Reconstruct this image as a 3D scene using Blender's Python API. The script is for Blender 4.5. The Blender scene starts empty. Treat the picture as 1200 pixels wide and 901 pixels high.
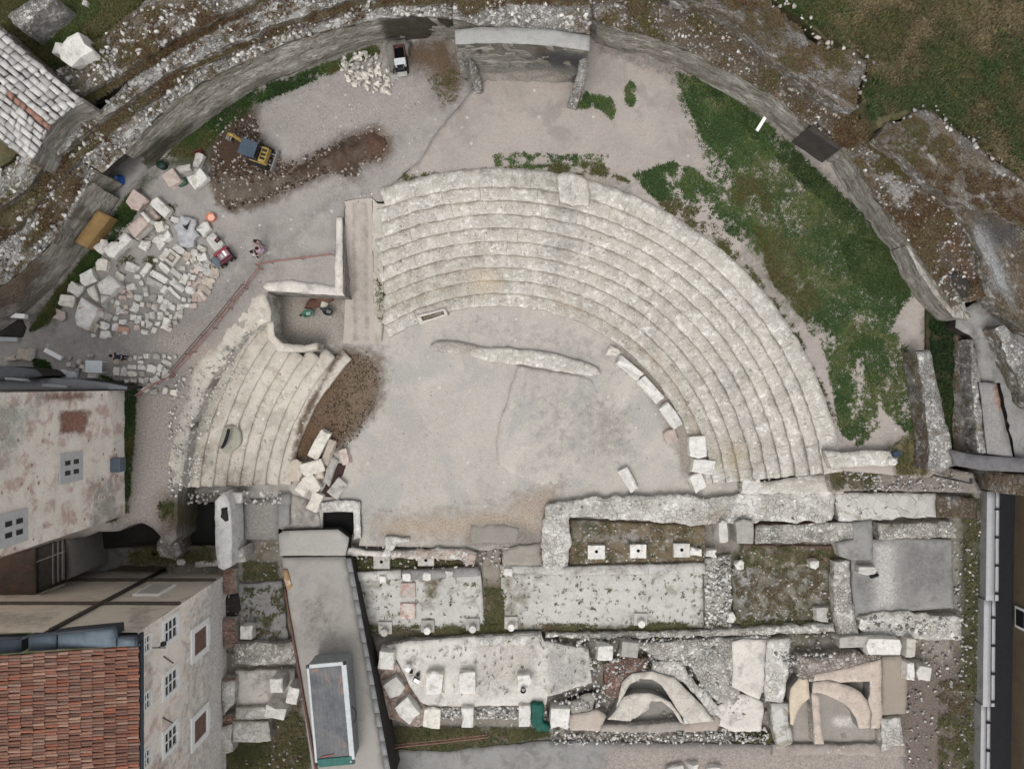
import bpy, bmesh, math, random
import numpy as np
from mathutils import Vector, Matrix, noise as mnoise
from mathutils.geometry import delaunay_2d_cdt
random.seed(7); np.random.seed(7)
SC = bpy.context.scene
COL = SC.collection
H = 56.0            # camera height above the orchestra floor, metres
S = 15.0            # plan units (1/15 m at floor level) used for the survey coordinates below

def U(px, py, z=0.0):
    """survey plan coordinate seen at height z -> world point"""
    f = (H - z) / H
    return ((px - 600.0) / S * f, (450.5 - py) / S * f, z)

# ------------------------------------------------------------------ objects
def tag(o, label=None, cat=None, group=None, kind=None):
    if label: o['label'] = label
    if cat: o['category'] = cat
    if group: o['group'] = group
    if kind: o['kind'] = kind
    return o

def obj(name, me, mat=None, parent=None):
    o = bpy.data.objects.new(name, me)
    COL.objects.link(o)
    if mat is not None:
        for m in (mat if isinstance(mat, (list, tuple)) else [mat]):
            me.materials.append(m)
    if parent: o.parent = parent
    return o

def wpar(o, parent):
    """parent a mesh that was built in world coordinates"""
    if parent:
        o.parent = parent
        o.matrix_parent_inverse = (Matrix.Translation(parent.location) @ parent.rotation_euler.to_matrix().to_4x4()).inverted()
    return o

def empty(name, loc, rz=0, label=None, cat=None, group=None):
    o = bpy.data.objects.new(name, None); COL.objects.link(o)
    o.location = loc; o.rotation_euler = (0, 0, rz); o.empty_display_size = .3
    return tag(o, label, cat, group)

def bm_obj(name, bm, mat=None, parent=None, smooth=False):
    me = bpy.data.meshes.new(name); bm.to_mesh(me); bm.free()
    if smooth:
        for p in me.polygons: p.use_smooth = True
    return obj(name, me, mat, parent)

def np_mesh(name, V, F, cols=None, smooth=False):
    me = bpy.data.meshes.new(name)
    V = np.asarray(V, dtype=np.float32); F = np.asarray(F, dtype=np.int32)
    k = F.shape[1]
    me.vertices.add(len(V)); me.vertices.foreach_set('co', V.ravel())
    me.loops.add(F.size); me.loops.foreach_set('vertex_index', F.ravel())
    me.polygons.add(len(F)); me.polygons.foreach_set('loop_start', np.arange(0, F.size, k, dtype=np.int32))
    me.polygons.foreach_set('loop_total', np.full(len(F), k, dtype=np.int32))
    if smooth: me.polygons.foreach_set('use_smooth', np.ones(len(F), dtype=bool))
    me.update(calc_edges=True)
    if cols is not None:
        a = me.color_attributes.new('tint', 'FLOAT_COLOR', 'POINT')
        a.data.foreach_set('color', np.asarray(cols, dtype=np.float32).ravel())
    return me

# ------------------------------------------------------------------ materials
class N:
    def __init__(s, name, rough=.9):
        s.m = bpy.data.materials.new(name); s.m.use_nodes = True
        s.t = s.m.node_tree; s.b = s.t.nodes['Principled BSDF']
        s.b.inputs['Roughness'].default_value = rough
        s.b.inputs['Specular IOR Level'].default_value = .25
    def n(s, typ, **kw):
        x = s.t.nodes.new(typ)
        for k, v in kw.items():
            if k.startswith('i_'): x.inputs[k[2:].replace('_', ' ')].default_value = v
            else: setattr(x, k, v)
        return x
    def l(s, a, b): s.t.links.new(a, b)
    def pos(s, scale=None):
        g = s.n('ShaderNodeNewGeometry').outputs['Position']
        if scale is None: return g
        m = s.n('ShaderNodeVectorMath', operation='MULTIPLY'); s.l(g, m.inputs[0]); m.inputs[1].default_value = scale
        return m.outputs[0]
    def noise(s, v, scale, detail=5, rough=.6, dist=0):
        x = s.n('ShaderNodeTexNoise'); x.inputs['Scale'].default_value = scale
        x.inputs['Detail'].default_value = detail; x.inputs['Roughness'].default_value = rough
        x.inputs['Distortion'].default_value = dist
        s.l(v, x.inputs['Vector']); return x.outputs[0]
    def math(s, op, a, b=None, c=None, clamp=False):
        x = s.n('ShaderNodeMath', operation=op, use_clamp=clamp)
        for i, q in enumerate((a, b, c)):
            if q is None: continue
            if isinstance(q, (int, float)): x.inputs[i].default_value = q
            else: s.l(q, x.inputs[i])
        return x.outputs[0]
    def ramp(s, f, stops, mode='LINEAR'):
        r = s.n('ShaderNodeValToRGB'); cr = r.color_ramp; cr.interpolation = mode
        while len(cr.elements) < len(stops): cr.elements.new(.5)
        for e, (p, c) in zip(cr.elements, stops):
            e.position = p; e.color = (c, c, c, 1) if isinstance(c, (int, float)) else (*c, 1)
        s.l(f, r.inputs[0]); return r.outputs[0]
    def mix(s, f, a, b, mode='MIX'):
        x = s.n('ShaderNodeMix', data_type='RGBA', blend_type=mode)
        for i, q in ((0, f), (6, a), (7, b)):
            if isinstance(q, (int, float)): x.inputs[i].default_value = q
            elif isinstance(q, tuple): x.inputs[i].default_value = (*q, 1)
            else: s.l(q, x.inputs[i])
        return x.outputs[2]
    def step(s, v, lo, hi):
        x = s.n('ShaderNodeMapRange', interpolation_type='SMOOTHSTEP'); s.l(v, x.inputs[0])
        x.inputs[1].default_value = lo; x.inputs[2].default_value = hi; return x.outputs[0]
    def vor(s, v, scale, feature='F1', rnd=1.0):
        x = s.n('ShaderNodeTexVoronoi', feature=feature); x.inputs['Scale'].default_value = scale
        x.inputs['Randomness'].default_value = rnd
        s.l(v, x.inputs['Vector']); return x
    def warp(s, v, scale, amt):
        x = s.n('ShaderNodeTexNoise'); x.inputs['Scale'].default_value = scale; s.l(v, x.inputs['Vector'])
        a = s.n('ShaderNodeVectorMath', operation='SUBTRACT'); s.l(x.outputs[1], a.inputs[0]); a.inputs[1].default_value = (.5, .5, .5)
        b = s.n('ShaderNodeVectorMath', operation='MULTIPLY_ADD'); s.l(a.outputs[0], b.inputs[0])
        b.inputs[1].default_value = (amt,) * 3; s.l(v, b.inputs[2]); return b.outputs[0]
    def tint(s, base, v):
        a = s.n('ShaderNodeAttribute', attribute_name='tint')
        k = s.noise(v, 1.6, 6, .72)
        f = s.math('MULTIPLY_ADD', s.math('SUBTRACT', k, .5), 1.25, a.outputs['Alpha'])
        f = s.step(f, .18, .82)
        f = s.math('MULTIPLY', f, s.math('GREATER_THAN', a.outputs['Alpha'], .02))
        fine = s.noise(v, 7, 4, .7)
        tc = s.mix(s.ramp(fine, [(.3, .0), (.7, 1.)]), s.mix(.35, a.outputs['Color'], (0.0, 0.0, 0.0)), s.mix(1., a.outputs['Color'], (1.5, 1.45, 1.4), 'MULTIPLY'))
        return s.mix(f, base, tc)
    def end(s, col, height=None, strength=.4, dist=.05):
        if isinstance(col, tuple): s.b.inputs['Base Color'].default_value = (*col, 1)
        else: s.l(col, s.b.inputs['Base Color'])
        if height is not None:
            b = s.n('ShaderNodeBump'); b.inputs['Strength'].default_value = strength; b.inputs['Distance'].default_value = dist
            s.l(height, b.inputs['Height']); s.l(b.outputs[0], s.b.inputs['Normal'])
        return s.m

def g3(c, k): return tuple(min(1, x * k) for x in c)

def mottle(name, c, var=.22, s=.35, fine=5, speck=None, alt=None, altamt=.5, bump=.35, paint=True, rough=.95, joints=None):
    """earth / mortar / gravel: large patches + fine grain + pebbles"""
    q = N(name, rough); p = q.pos()
    a = q.noise(p, s, 7, .62, .3); b = q.noise(p, fine, 6, .7); d = q.noise(p, fine * 5, 3, .7)
    f = q.math('ADD', q.math('MULTIPLY', a, .62), q.math('MULTIPLY', b, .38))
    col = q.ramp(f, [(.33, g3(c, 1 - var * 1.5)), (.46, g3(c, 1 - var * .35)), (.55, g3(c, 1 + var * .35)), (.68, g3(c, 1 + var))])
    if alt is not None:
        e = q.noise(p, s * 1.7, 7, .68, .4)
        col = q.mix(q.step(e, .62 - altamt * .25, .78 - altamt * .25), col, alt)
    col = q.mix(.55, col, q.ramp(d, [(.3, .45), (.5, .95), (.75, 1.35)]), 'MULTIPLY')
    hgt = q.math('ADD', b, d)
    if speck is not None:
        sc, sa, ss = speck
        v = q.vor(p, ss)
        rnd = q.n('ShaderNodeSeparateColor'); q.l(v.outputs['Color'], rnd.inputs[0])
        on = q.math('MULTIPLY', q.math('GREATER_THAN', rnd.outputs[0], 1 - sa), q.step(v.outputs['Distance'], .45, .3))
        col = q.mix(on, col, q.mix(q.math('MULTIPLY', rnd.outputs[1], .5), sc, g3(c, .7)))
        hgt = q.math('ADD', hgt, q.math('MULTIPLY', on, .6))
    if paint: col = q.tint(col, p)
    return q.end(col, hgt, bump, .06)

def rubble(name, stops, vs=3.0, mortar=(.1, .09, .08), mw=.05, moss=None, mossamt=.4, stretch=(1, 1, 1), bump=.9, paint=True, big=.35, small=True, warp=.22, post=None, polar=0):
    """rough stones set in mortar"""
    q = N(name, .92); p0 = q.pos(stretch)
    if polar:
        # courses follow the curve of the theatre
        sx = q.n('ShaderNodeSeparateXYZ'); q.l(q.pos(), sx.inputs[0])
        dx = q.math('ADD', sx.outputs[0], 1.0); dy = q.math('ADD', sx.outputs[1], 9.63)
        R = q.math('SQRT', q.math('ADD', q.math('MULTIPLY', dx, dx), q.math('MULTIPLY', dy, dy)))
        cb = q.n('ShaderNodeCombineXYZ'); q.l(R, cb.inputs[0]); q.l(q.math('MULTIPLY', q.math('ARCTAN2', dx, q.math('ADD', dy, .001)), 32. * polar), cb.inputs[1])
        q.l(q.math('MULTIPLY', sx.outputs[2], stretch[2]), cb.inputs[2]); p0 = cb.outputs[0]
    p = q.warp(p0, 2.2, warp)
    v = q.vor(p, vs); e = q.vor(p, vs, 'DISTANCE_TO_EDGE')
    r = q.n('ShaderNodeSeparateColor'); q.l(v.outputs['Color'], r.inputs[0])
    col = q.ramp(r.outputs[0], stops, 'LINEAR')
    edge = q.step(e.outputs['Distance'], mw * .2, mw * 1.6)
    edge = q.math('MAXIMUM', edge, q.math('MULTIPLY', q.step(q.noise(p0, .9, 5, .7), .42, .60), .9))
    col = q.mix(edge, mortar, col)
    if small:
        v2 = q.vor(p, vs * 2.6); r2 = q.n('ShaderNodeSeparateColor'); q.l(v2.outputs['Color'], r2.inputs[0])
        pick = q.math('MULTIPLY', q.step(q.noise(p0, 1.3, 4, .6), .45, .56), .75)
        col = q.mix(pick, col, q.mix(q.step(v2.outputs['Distance'], .55, .25), mortar, q.ramp(r2.outputs[0], stops)))
    g = q.noise(p0, .45, 6, .65)
    col = q.mix(.8, col, q.ramp(g, [(.3, 1 - big), (.5, 1.), (.72, 1 + big * .6)]), 'MULTIPLY')
    gr = q.noise(p0, 14, 4, .7)
    col = q.mix(.6, col, q.ramp(gr, [(.25, .55), (.5, 1.), (.8, 1.3)]), 'MULTIPLY')
    if moss is not None:
        m = q.noise(p0, .8, 8, .72, .5)
        mc = q.mix(q.ramp(gr, [(.35, 0.), (.65, 1.)]), g3(moss, .6), g3(moss, 1.5))
        col = q.mix(q.math('MULTIPLY', q.step(m, .63 - mossamt * .3, .72 - mossamt * .3), q.math('MULTIPLY_ADD', edge, -.35, 1.0)), col, mc)
    hgt = q.math('ADD', q.math('MULTIPLY', edge, 1.), q.math('MULTIPLY', gr, .5))
    if post: col = post(q, col)
    if paint: col = q.tint(col, p0)
    return q.end(col, hgt, bump, .07)

def plain(name, c, rough=.6, var=.12, s=3, metal=0, spots=None):
    q = N(name, rough); t = q.n('ShaderNodeTexCoord').outputs['Object']
    a = q.noise(t, s, 6, .65); b = q.noise(t, s * 7, 3, .6)
    f = q.math('ADD', q.math('MULTIPLY', a, .6), q.math('MULTIPLY', b, .4))
    col = q.ramp(f, [(.34, g3(c, 1 - var * 1.6)), (.5, c), (.66, g3(c, 1 + var))])
    if spots is not None: col = q.mix(q.step(q.noise(t, s * 1.5, 6, .7), .56, .66), col, spots)
    q.b.inputs['Metallic'].default_value = metal
    return q.end(col, b, .12, .02)

def stonemat(name, c, spots=None, amt=.5, var=.16):
    """worked stone block"""
    q = N(name, .85); p = q.pos()
    a = q.noise(p, 2.5, 6, .65); b = q.noise(p, 16, 4, .7)
    oi = q.n('ShaderNodeObjectInfo').outputs['Random']
    col = q.ramp(a, [(.3, g3(c, 1 - var * 1.6)), (.5, c), (.7, g3(c, 1 + var))])
    col = q.mix(1., col, q.ramp(oi, [(0, .78), (.5, .95), (1, 1.08)]), 'MULTIPLY')
    col = q.mix(.6, col, q.ramp(b, [(.25, .6), (.45, 1.), (.8, 1.1)]), 'MULTIPLY')
    if spots is not None: col = q.mix(q.step(q.noise(p, 1.8, 6, .7), .62 - .15 * amt, .72 - .15 * amt), col, spots)
    return q.end(col, q.math('ADD', a, q.math('MULTIPLY', b, .5)), .5, .05)

# ------------------------------------------------------------------ survey shapes -> meshes
def resample(P, step):
    P = [np.array(p, float) for p in P]; out = []
    for a, b in zip(P[:-1], P[1:]):
        k = max(1, int(np.linalg.norm((b - a)[:2]) / step + .5))
        for i in range(k): out.append(a + (b - a) * i / k)
    out.append(P[-1]); return np.array(out)

def n2(x, y, f, o=0): return mnoise.noise((x * f + o, y * f - o, o * .37))

def inpoly(X, Y, P):
    c = np.zeros(len(X), bool); j = len(P) - 1
    for i in range(len(P)):
        xi, yi = P[i][0], P[i][1]; xj, yj = P[j][0], P[j][1]
        if yi != yj:
            m = ((yi > Y) != (yj > Y)) & (X < (xj - xi) * (Y - yi) / (yj - yi) + xi); c ^= m
        j = i
    return c

def sdist(X, Y, P):
    """signed distance, positive inside"""
    d = np.full(len(X), 1e9); n = len(P)
    for i in range(n):
        ax, ay = P[i][0], P[i][1]; bx, by = P[(i + 1) % n][0], P[(i + 1) % n][1]
        dx, dy = bx - ax, by - ay; L = dx * dx + dy * dy + 1e-12
        t = np.clip(((X - ax) * dx + (Y - ay) * dy) / L, 0, 1)
        d = np.minimum(d, np.hypot(X - ax - t * dx, Y - ay - t * dy))
    return np.where(inpoly(X, Y, P), d, -d)

def do_paint(V, paint):
    c = np.zeros((len(V), 4)); c[:, :3] = .1
    for rgb, a, poly, fe in paint:
        f = (H - V[:, 2]) / H
        PX = 600 + V[:, 0] / f * S; PY = 450.5 - V[:, 1] / f * S
        m = np.clip(sdist(PX, PY, poly) / (fe * S) * .5 + .5, 0, 1) * a
        c[:, :3] = c[:, :3] * (1 - m[:, None]) + np.array(rgb) * m[:, None]
        c[:, 3] = 1 - (1 - c[:, 3]) * (1 - m)
    return c

def slab(name, pts, z, zb, mat, sp=.4, edge=.05, top=.02, side=None, parent=None, paint=None, world=False, efreq=1.1, roll=.03, zf=None, smooth=True):
    """a solid with a rough outline, uneven top and real sides; pts in survey coordinates at height z (or per-point z)"""
    W = []
    for p in pts:
        W.append(p if world else U(p[0], p[1], p[2] if len(p) > 2 else z))
    W = [tuple(w) if len(w) > 2 else (w[0], w[1], z) for w in W]
    A = np.array([[w[0], w[1], 1] for w in W]); zz = np.array([w[2] for w in W])
    if zf is None:
        if np.ptp(zz) < 1e-6: pl = np.array([0, 0, zz[0]])
        else: pl = np.linalg.lstsq(A, zz, rcond=None)[0]
        zfun = lambda x, y: pl[0] * x + pl[1] * y + pl[2]
    else: zfun = zf
    area = sum(W[i - 1][0] * W[i][1] - W[i][0] * W[i - 1][1] for i in range(len(W)))
    if area < 0: W = W[::-1]
    B = resample([w[:2] for w in W] + [W[0][:2]], sp)[:-1]
    o = random.uniform(0, 99)
    C = B.copy(); n = len(B)
    for i in range(n):
        t = B[(i + 1) % n] - B[i - 1]; L = np.hypot(*t) + 1e-9
        k = edge * (n2(*B[i], efreq, o) * 1.3 + n2(*B[i], 3.1, o + 5) * .8)
        C[i] = B[i] + np.array([t[1], -t[0]]) / L * k
    x0, y0 = C.min(0); x1, y1 = C.max(0)
    gx, gy = np.meshgrid(np.arange(x0, x1, sp), np.arange(y0, y1, sp * .87))
    gx = gx + (np.arange(gx.shape[0])[:, None] % 2) * sp * .5
    gx = gx.ravel() + np.random.uniform(-.22, .22, gx.size) * sp; gy = gy.ravel() + np.random.uniform(-.22, .22, gy.size) * sp
    keep = sdist(gx, gy, C) > sp * .45
    I = np.column_stack([gx[keep], gy[keep]])
    vin = [Vector(p) for p in C] + [Vector(p) for p in I]
    r = delaunay_2d_cdt(vin, [], [list(range(n))], 1, 1e-5)
    vo, fo, ov = r[0], r[2], r[3]
    V = np.zeros((len(vo), 3)); isb = np.zeros(len(vo), bool)
    first = {}
    for i, v in enumerate(vo):
        V[i, :2] = v
        for k in ov[i]:
            if k < n: isb[i] = True; first[k] = i
        V[i, 2] = zfun(v[0], v[1]) + top * (n2(v[0], v[1], .9, o) + .6 * n2(v[0], v[1], 2.7, o + 3)) - (roll if isb[i] else 0)
    F = [tuple(f) for f in fo]
    # sides
    ring = [first.get(i) for i in range(n)]; ring = [q for q in ring if q is not None]
    verts = [tuple(v) for v in V]; faces = list(F); mats = [0] * len(F)
    prev = ring; m = len(ring)
    for lev in ((.25, .6, 1.) if edge > .03 else (1.,)):
        cur = []
        for q in ring:
            x, y, zt = V[q]; zz_ = zt + (zb - zt) * lev
            jx = edge * .7 * mnoise.noise((x * 2, y * 2, zz_ * 2 + o)); jy = edge * .7 * mnoise.noise((x * 2 + 9, y * 2, zz_ * 2 + o))
            verts.append((x + jx, y + jy, zz_)); cur.append(len(verts) - 1)
        for i in range(m):
            faces.append((prev[i], cur[i], cur[(i + 1) % m], prev[(i + 1) % m])); mats.append(1 if side else 0)
        prev = cur
    me = bpy.data.meshes.new(name); me.from_pydata(verts, [], faces); me.update()
    for p_, k in zip(me.polygons, mats): p_.material_index = k; p_.use_smooth = smooth and k == 0 and len(p_.vertices) == 3
    if paint is not None or True:
        c = do_paint(np.array(verts), paint or [])
        a = me.color_attributes.new('tint', 'FLOAT_COLOR', 'POINT'); a.data.foreach_set('color', c.astype(np.float32).ravel())
    return wpar(obj(name, me, [mat, side] if side else mat), parent)

def loft(name, lines, mat, sp=.35, rough=.05, sub=6, parent=None, paint=None):
    """surface through survey polylines (each point px,py,z) - wall faces, slopes"""
    L = [np.array([U(*p) for p in ln]) for ln in lines]
    n = max(2, int(max(np.sum(np.linalg.norm(np.diff(l, axis=0), axis=1)) for l in L) / sp))
    def rs(l):
        d = np.r_[0, np.cumsum(np.linalg.norm(np.diff(l, axis=0), axis=1))]; t = np.linspace(0, d[-1], n)
        return np.column_stack([np.interp(t, d, l[:, k]) for k in range(3)])
    L = [rs(l) for l in L]; rows = []
    for a, b in zip(L[:-1], L[1:]):
        for i in range(sub): rows.append(a + (b - a) * i / sub)
    rows.append(L[-1]); R = np.array(rows); o = random.uniform(0, 50)
    V = R.reshape(-1, 3).copy()
    for v in V:
        v += np.array([mnoise.noise((v[0] * 1.5 + o + k * 7, v[1] * 1.5, v[2] * 1.5)) * rough for k in range(3)])
    r = len(rows); i, j = np.meshgrid(np.arange(r - 1), np.arange(n - 1), indexing='ij')
    a = (i * n + j).ravel(); F = np.column_stack([a, a + n, a + n + 1, a + 1])
    # make the up-facing side the front
    v0 = V[F[:, 0]]; nz = np.cross(V[F[:, 1]] - v0, V[F[:, 3]] - v0)[:, 2].sum()
    if nz < 0: F = F[:, ::-1]
    me = np_mesh(name, V, F, do_paint(V, paint or []), smooth=True)
    return wpar(obj(name, me, mat), parent)

# low-poly natural stones -------------------------------------------------
def _hull(seed):
    rr = random.Random(seed); bm = bmesh.new()
    for _ in range(12):
        v = Vector((rr.gauss(0, 1), rr.gauss(0, 1), rr.gauss(0, 1))).normalized()
        bm.verts.new((v.x * rr.uniform(.75, 1.15), v.y * rr.uniform(.6, 1.), v.z * rr.uniform(.5, .8)))
    g = bmesh.ops.convex_hull(bm, input=bm.verts); bmesh.ops.triangulate(bm, faces=bm.faces)
    for v in [v for v in bm.verts if not v.link_faces]: bm.verts.remove(v)
    bm.verts.index_update()
    V = np.array([v.co[:] for v in bm.verts]); F = np.array([[v.index for v in f.verts] for f in bm.faces]); bm.free()
    return V, F
HULLS = [_hull(i) for i in range(8)]

def stones_mesh(name, pts, smin, smax, cols, mat, parent=None, sink=.3, power=2.0):
    """many loose stones in ONE mesh (nobody could count them)"""
    VV, FF, CC = [], [], []; off = 0
    for x, y, z in pts:
        V, F = random.choice(HULLS); s = smin + (smax - smin) * random.random() ** power
        a = random.uniform(0, 6.28); c, d = math.cos(a), math.sin(a)
        W = V * (s * .5); W = np.column_stack([W[:, 0] * c - W[:, 1] * d, W[:, 0] * d + W[:, 1] * c, W[:, 2]])
        W += (x, y, z + s * .5 * (.5 - sink)); VV.append(W); FF.append(F + off); off += len(V)
        k = random.choice(cols); b = random.uniform(.75, 1.15); CC.append(np.tile([k[0] * b, k[1] * b, k[2] * b, 1], (len(V), 1)))
    if not VV: return None
    me = np_mesh(name, np.vstack(VV), np.vstack(FF), np.vstack(CC))
    return wpar(obj(name, me, mat), parent)

def blades_mesh(name, pts, lmin, lmax, cols, mat, parent=None, n=5, w=.018, lean=(.35, 1.25), patch=.22):
    """grass / weeds: tufts of thin leaves"""
    P = np.repeat(np.array(pts, float), n, axis=0); m = len(P)
    if m == 0: return None
    P[:, :2] += np.random.normal(0, .05, (m, 2))
    az = np.random.uniform(0, 2 * np.pi, m); th = np.random.uniform(*lean, m); L = np.random.uniform(lmin, lmax, m)
    d = np.column_stack([np.cos(az) * np.sin(th), np.sin(az) * np.sin(th), np.cos(th)])
    t = np.column_stack([-np.sin(az), np.cos(az), np.zeros(m)]) * (w * np.random.uniform(.7, 1.6, m))[:, None]
    mid = P + d * (L * .55)[:, None]; tip = P + d * L[:, None]; tip[:, 2] -= L * .22
    V = np.stack([P - t * .6, P + t * .6, mid + t, mid - t, tip], 1).reshape(-1, 3)
    b = np.arange(m) * 5
    F = np.vstack([np.column_stack([b, b + 1, b + 2]), np.column_stack([b, b + 2, b + 3]), np.column_stack([b + 3, b + 2, b + 4])])
    o = random.uniform(0, 50); K = len(cols)
    ci = [int(max(0, min(K - 1, (mnoise.noise((p[0] * patch + o, p[1] * patch, o)) * 1.1 + .35 * mnoise.noise((p[0] * patch * 4 + o, p[1] * patch * 4, o)) + .5) * K + random.gauss(0, .7)))) for p in pts]
    C = np.array(cols)[np.repeat(np.array(ci), n)] * np.random.uniform(.65, 1.35, (m, 1))
    C = np.repeat(np.column_stack([C, np.ones(m)]), 5, axis=0)
    return wpar(obj(name, np_mesh(name, V, F, C), mat), parent)

def vcol_mat(name, rough=.9, grain=10, trans=0):
    q = N(name, rough); a = q.n('ShaderNodeAttribute', attribute_name='tint'); p = q.pos()
    g = q.noise(p, grain, 4, .7)
    col = q.mix(.7, a.outputs['Color'], q.ramp(g, [(.25, .6), (.5, 1.), (.8, 1.25)]), 'MULTIPLY')
    if trans: q.b.inputs['Subsurface Weight'].default_value = 0
    return q.end(col, g, .3, .03)

def sample(poly, n, z, f=1.0, thr=None, o=0, feather=.18):
    """n random points inside a survey polygon, thinned by a noise mask"""
    P = np.array([p[:2] for p in poly], float); lo = P.min(0); hi = P.max(0); out = []
    tries = 0
    while len(out) < n and tries < 40:
        tries += 1
        X = np.random.uniform(lo[0], hi[0], n); Y = np.random.uniform(lo[1], hi[1], n)
        k = inpoly(X, Y, P); X, Y = X[k], Y[k]
        for x, y in zip(X, Y):
            zz = z(x, y) if callable(z) else z
            if thr is not None:
                q = U(x, y, zz); v = mnoise.noise((q[0] * f + o, q[1] * f, o)) + .5 * mnoise.noise((q[0] * f * 2.7 + o, q[1] * f * 2.7, o + 4))
                if v < thr + random.gauss(0, feather): continue
            out.append(U(x, y, zz))
            if len(out) >= n: break
    return out

# boxes and tubes for made things ----------------------------------------
def add_box(bm, c, s, rot=(0, 0, 0), bev=0, seg=2):
    r = bmesh.ops.create_cube(bm, size=1); vs = r['verts']
    from mathutils import Euler
    M = Matrix.Translation(c) @ Euler(rot).to_matrix().to_4x4() @ Matrix.Diagonal((*s, 1))
    bmesh.ops.transform(bm, matrix=M, verts=vs)
    if bev:
        es = list({e for v in vs for e in v.link_edges})
        bmesh.ops.bevel(bm, geom=es, offset=bev, segments=seg, affect='EDGES', profile=.6)
    return bm

def add_tube(bm, a, b, r, seg=8, r2=None):
    a, b = Vector(a), Vector(b); d = b - a
    q = bmesh.ops.create_cone(bm, cap_ends=True, segments=seg, radius1=r, radius2=r if r2 is None else r2, depth=d.length)
    M = Matrix.Translation((a + b) / 2) @ d.to_track_quat('Z', 'Y').to_matrix().to_4x4()
    bmesh.ops.transform(bm, matrix=M, verts=q['verts']); return bm

def box(name, c, s, mat, parent=None, rot=(0, 0, 0), bev=.02):
    return bm_obj(name, add_box(bmesh.new(), c, s, rot, bev), mat, parent)

def tube(name, pts, r, mat, parent=None, seg=8):
    bm = bmesh.new()
    for a, b in zip(pts[:-1], pts[1:]): add_tube(bm, a, b, r, seg)
    return bm_obj(name, bm, mat, parent, True)
# ================================================================== world, sun, camera
w = bpy.data.worlds.new('World'); SC.world = w; w.use_nodes = True
nt = w.node_tree; bg = nt.nodes['Background']
sky = nt.nodes.new('ShaderNodeTexSky'); sky.sky_type = 'NISHITA'; sky.sun_disc = False
SUN_EL, SUN_AZ = math.radians(62), math.radians(200)
sky.sun_elevation = SUN_EL; sky.sun_rotation = SUN_AZ; sky.air_density = 1.2; sky.dust_density = 4.0; sky.ozone_density = .6
hs = nt.nodes.new('ShaderNodeHueSaturation'); hs.inputs['Saturation'].default_value = .12
nt.links.new(sky.outputs[0], hs.inputs['Color']); nt.links.new(hs.outputs[0], bg.inputs[0]); bg.inputs[1].default_value = .168
sl = bpy.data.lights.new('sun', 'SUN'); sl.energy = .8; sl.angle = math.radians(24); sl.color = (1, .95, .88)
so = bpy.data.objects.new('sun', sl); COL.objects.link(so)
sd = Vector((math.sin(SUN_AZ) * math.cos(SUN_EL), math.cos(SUN_AZ) * math.cos(SUN_EL), math.sin(SUN_EL)))
so.rotation_euler = sd.to_track_quat('Z', 'Y').to_euler(); so.location = sd * 80
cd = bpy.data.cameras.new('camera'); cam = bpy.data.objects.new('camera', cd); COL.objects.link(cam)
cam.location = (0, 0, H); cam.rotation_euler = (0, 0, 0)
cd.sensor_fit = 'HORIZONTAL'; cd.sensor_width = 36; cd.lens = 36 * H / 80.0; cd.clip_start = .5; cd.clip_end = 3000
SC.camera = cam
SC.view_settings.view_transform = 'Standard'; SC.view_settings.look = 'None'; SC.view_settings.exposure = 0

# ================================================================== palette
GREY = (.21, .20, .19)
M_orch = mottle('orchestra_gravel', (.45, .42, .38), .16, .16, 2.6, speck=((.58, .55, .5), .02, 3.2), alt=(.385, .37, .345), altamt=.6)
M_yard = mottle('yard_gravel', (.315, .292, .275), .14, .25, 3.5, speck=((.5, .48, .45), .03, 3), alt=(.36, .335, .31), altamt=.5)
M_terr = mottle('terrace_gravel', (.37, .33, .30), .13, .25, 3.5, speck=((.5, .47, .43), .02, 3), alt=(.30, .27, .245), altamt=.5)
M_soil = mottle('dig_soil', (.26, .235, .205), .25, .4, 4, speck=((.48, .46, .43), .22, 4), alt=(.17, .15, .10), altamt=.45, bump=.7)
M_hill = mottle('hill_turf', (.115, .10, .055), .35, .35, 3, alt=(.055, .06, .024), altamt=.7, bump=.8)
M_ground = mottle('far_ground', (.12, .11, .075), .3, .2, 3, alt=(.07, .08, .03), altamt=.6)
M_mort = mottle('mortar_floor', (.50, .485, .455), .14, .5, 4, alt=(.31, .295, .255), altamt=.45, speck=((.2, .185, .15), .07, 3))
M_pale = mottle('lime_floor', (.62, .585, .535), .14, .6, 4, alt=(.40, .38, .35), altamt=.5)
M_conc = rubble('rough_concrete', [(0, (.47, .455, .43)), (.5, (.58, .56, .53)), (1, (.70, .68, .645))], 2.6, (.46, .44, .41), .06, moss=(.36, .34, .30), mossamt=.6, bump=.9, big=.35, warp=.5)
M_concd = mottle('grey_concrete', (.27, .265, .255), .16, .6, 4, alt=(.2, .195, .185), altamt=.5)
M_wface = rubble('wall_face', [(0, (.25, .235, .205)), (.5, (.34, .32, .285)), (1, (.48, .455, .41))], 3.2, (.22, .205, .175), .05, moss=(.13, .115, .085), mossamt=.5, stretch=(1, 1, 2.6), bump=.9, polar=.6)
M_wfacep = rubble('pale_wall_face', [(0, (.28, .26, .23)), (.5, (.37, .345, .31)), (1, (.46, .44, .40))], 2.2, (.30, .28, .25), .05, moss=(.17, .15, .12), mossamt=.45, stretch=(1, 1, 2.2), bump=.9, polar=.6)
M_dark = mottle('dark_hollow', (.035, .032, .028), .3, .6, 4)  # near-black: paints in the shade of hollows, recesses and sockets; also covers slab sides
M_ringt = rubble('ring_rubble', [(0, (.13, .12, .11)), (.45, (.25, .24, .225)), (.8, (.36, .345, .325)), (1, (.60, .58, .54))], 4.2, (.10, .09, .078), .05, moss=(.10, .072, .04), mossamt=.62, polar=.75)
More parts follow.
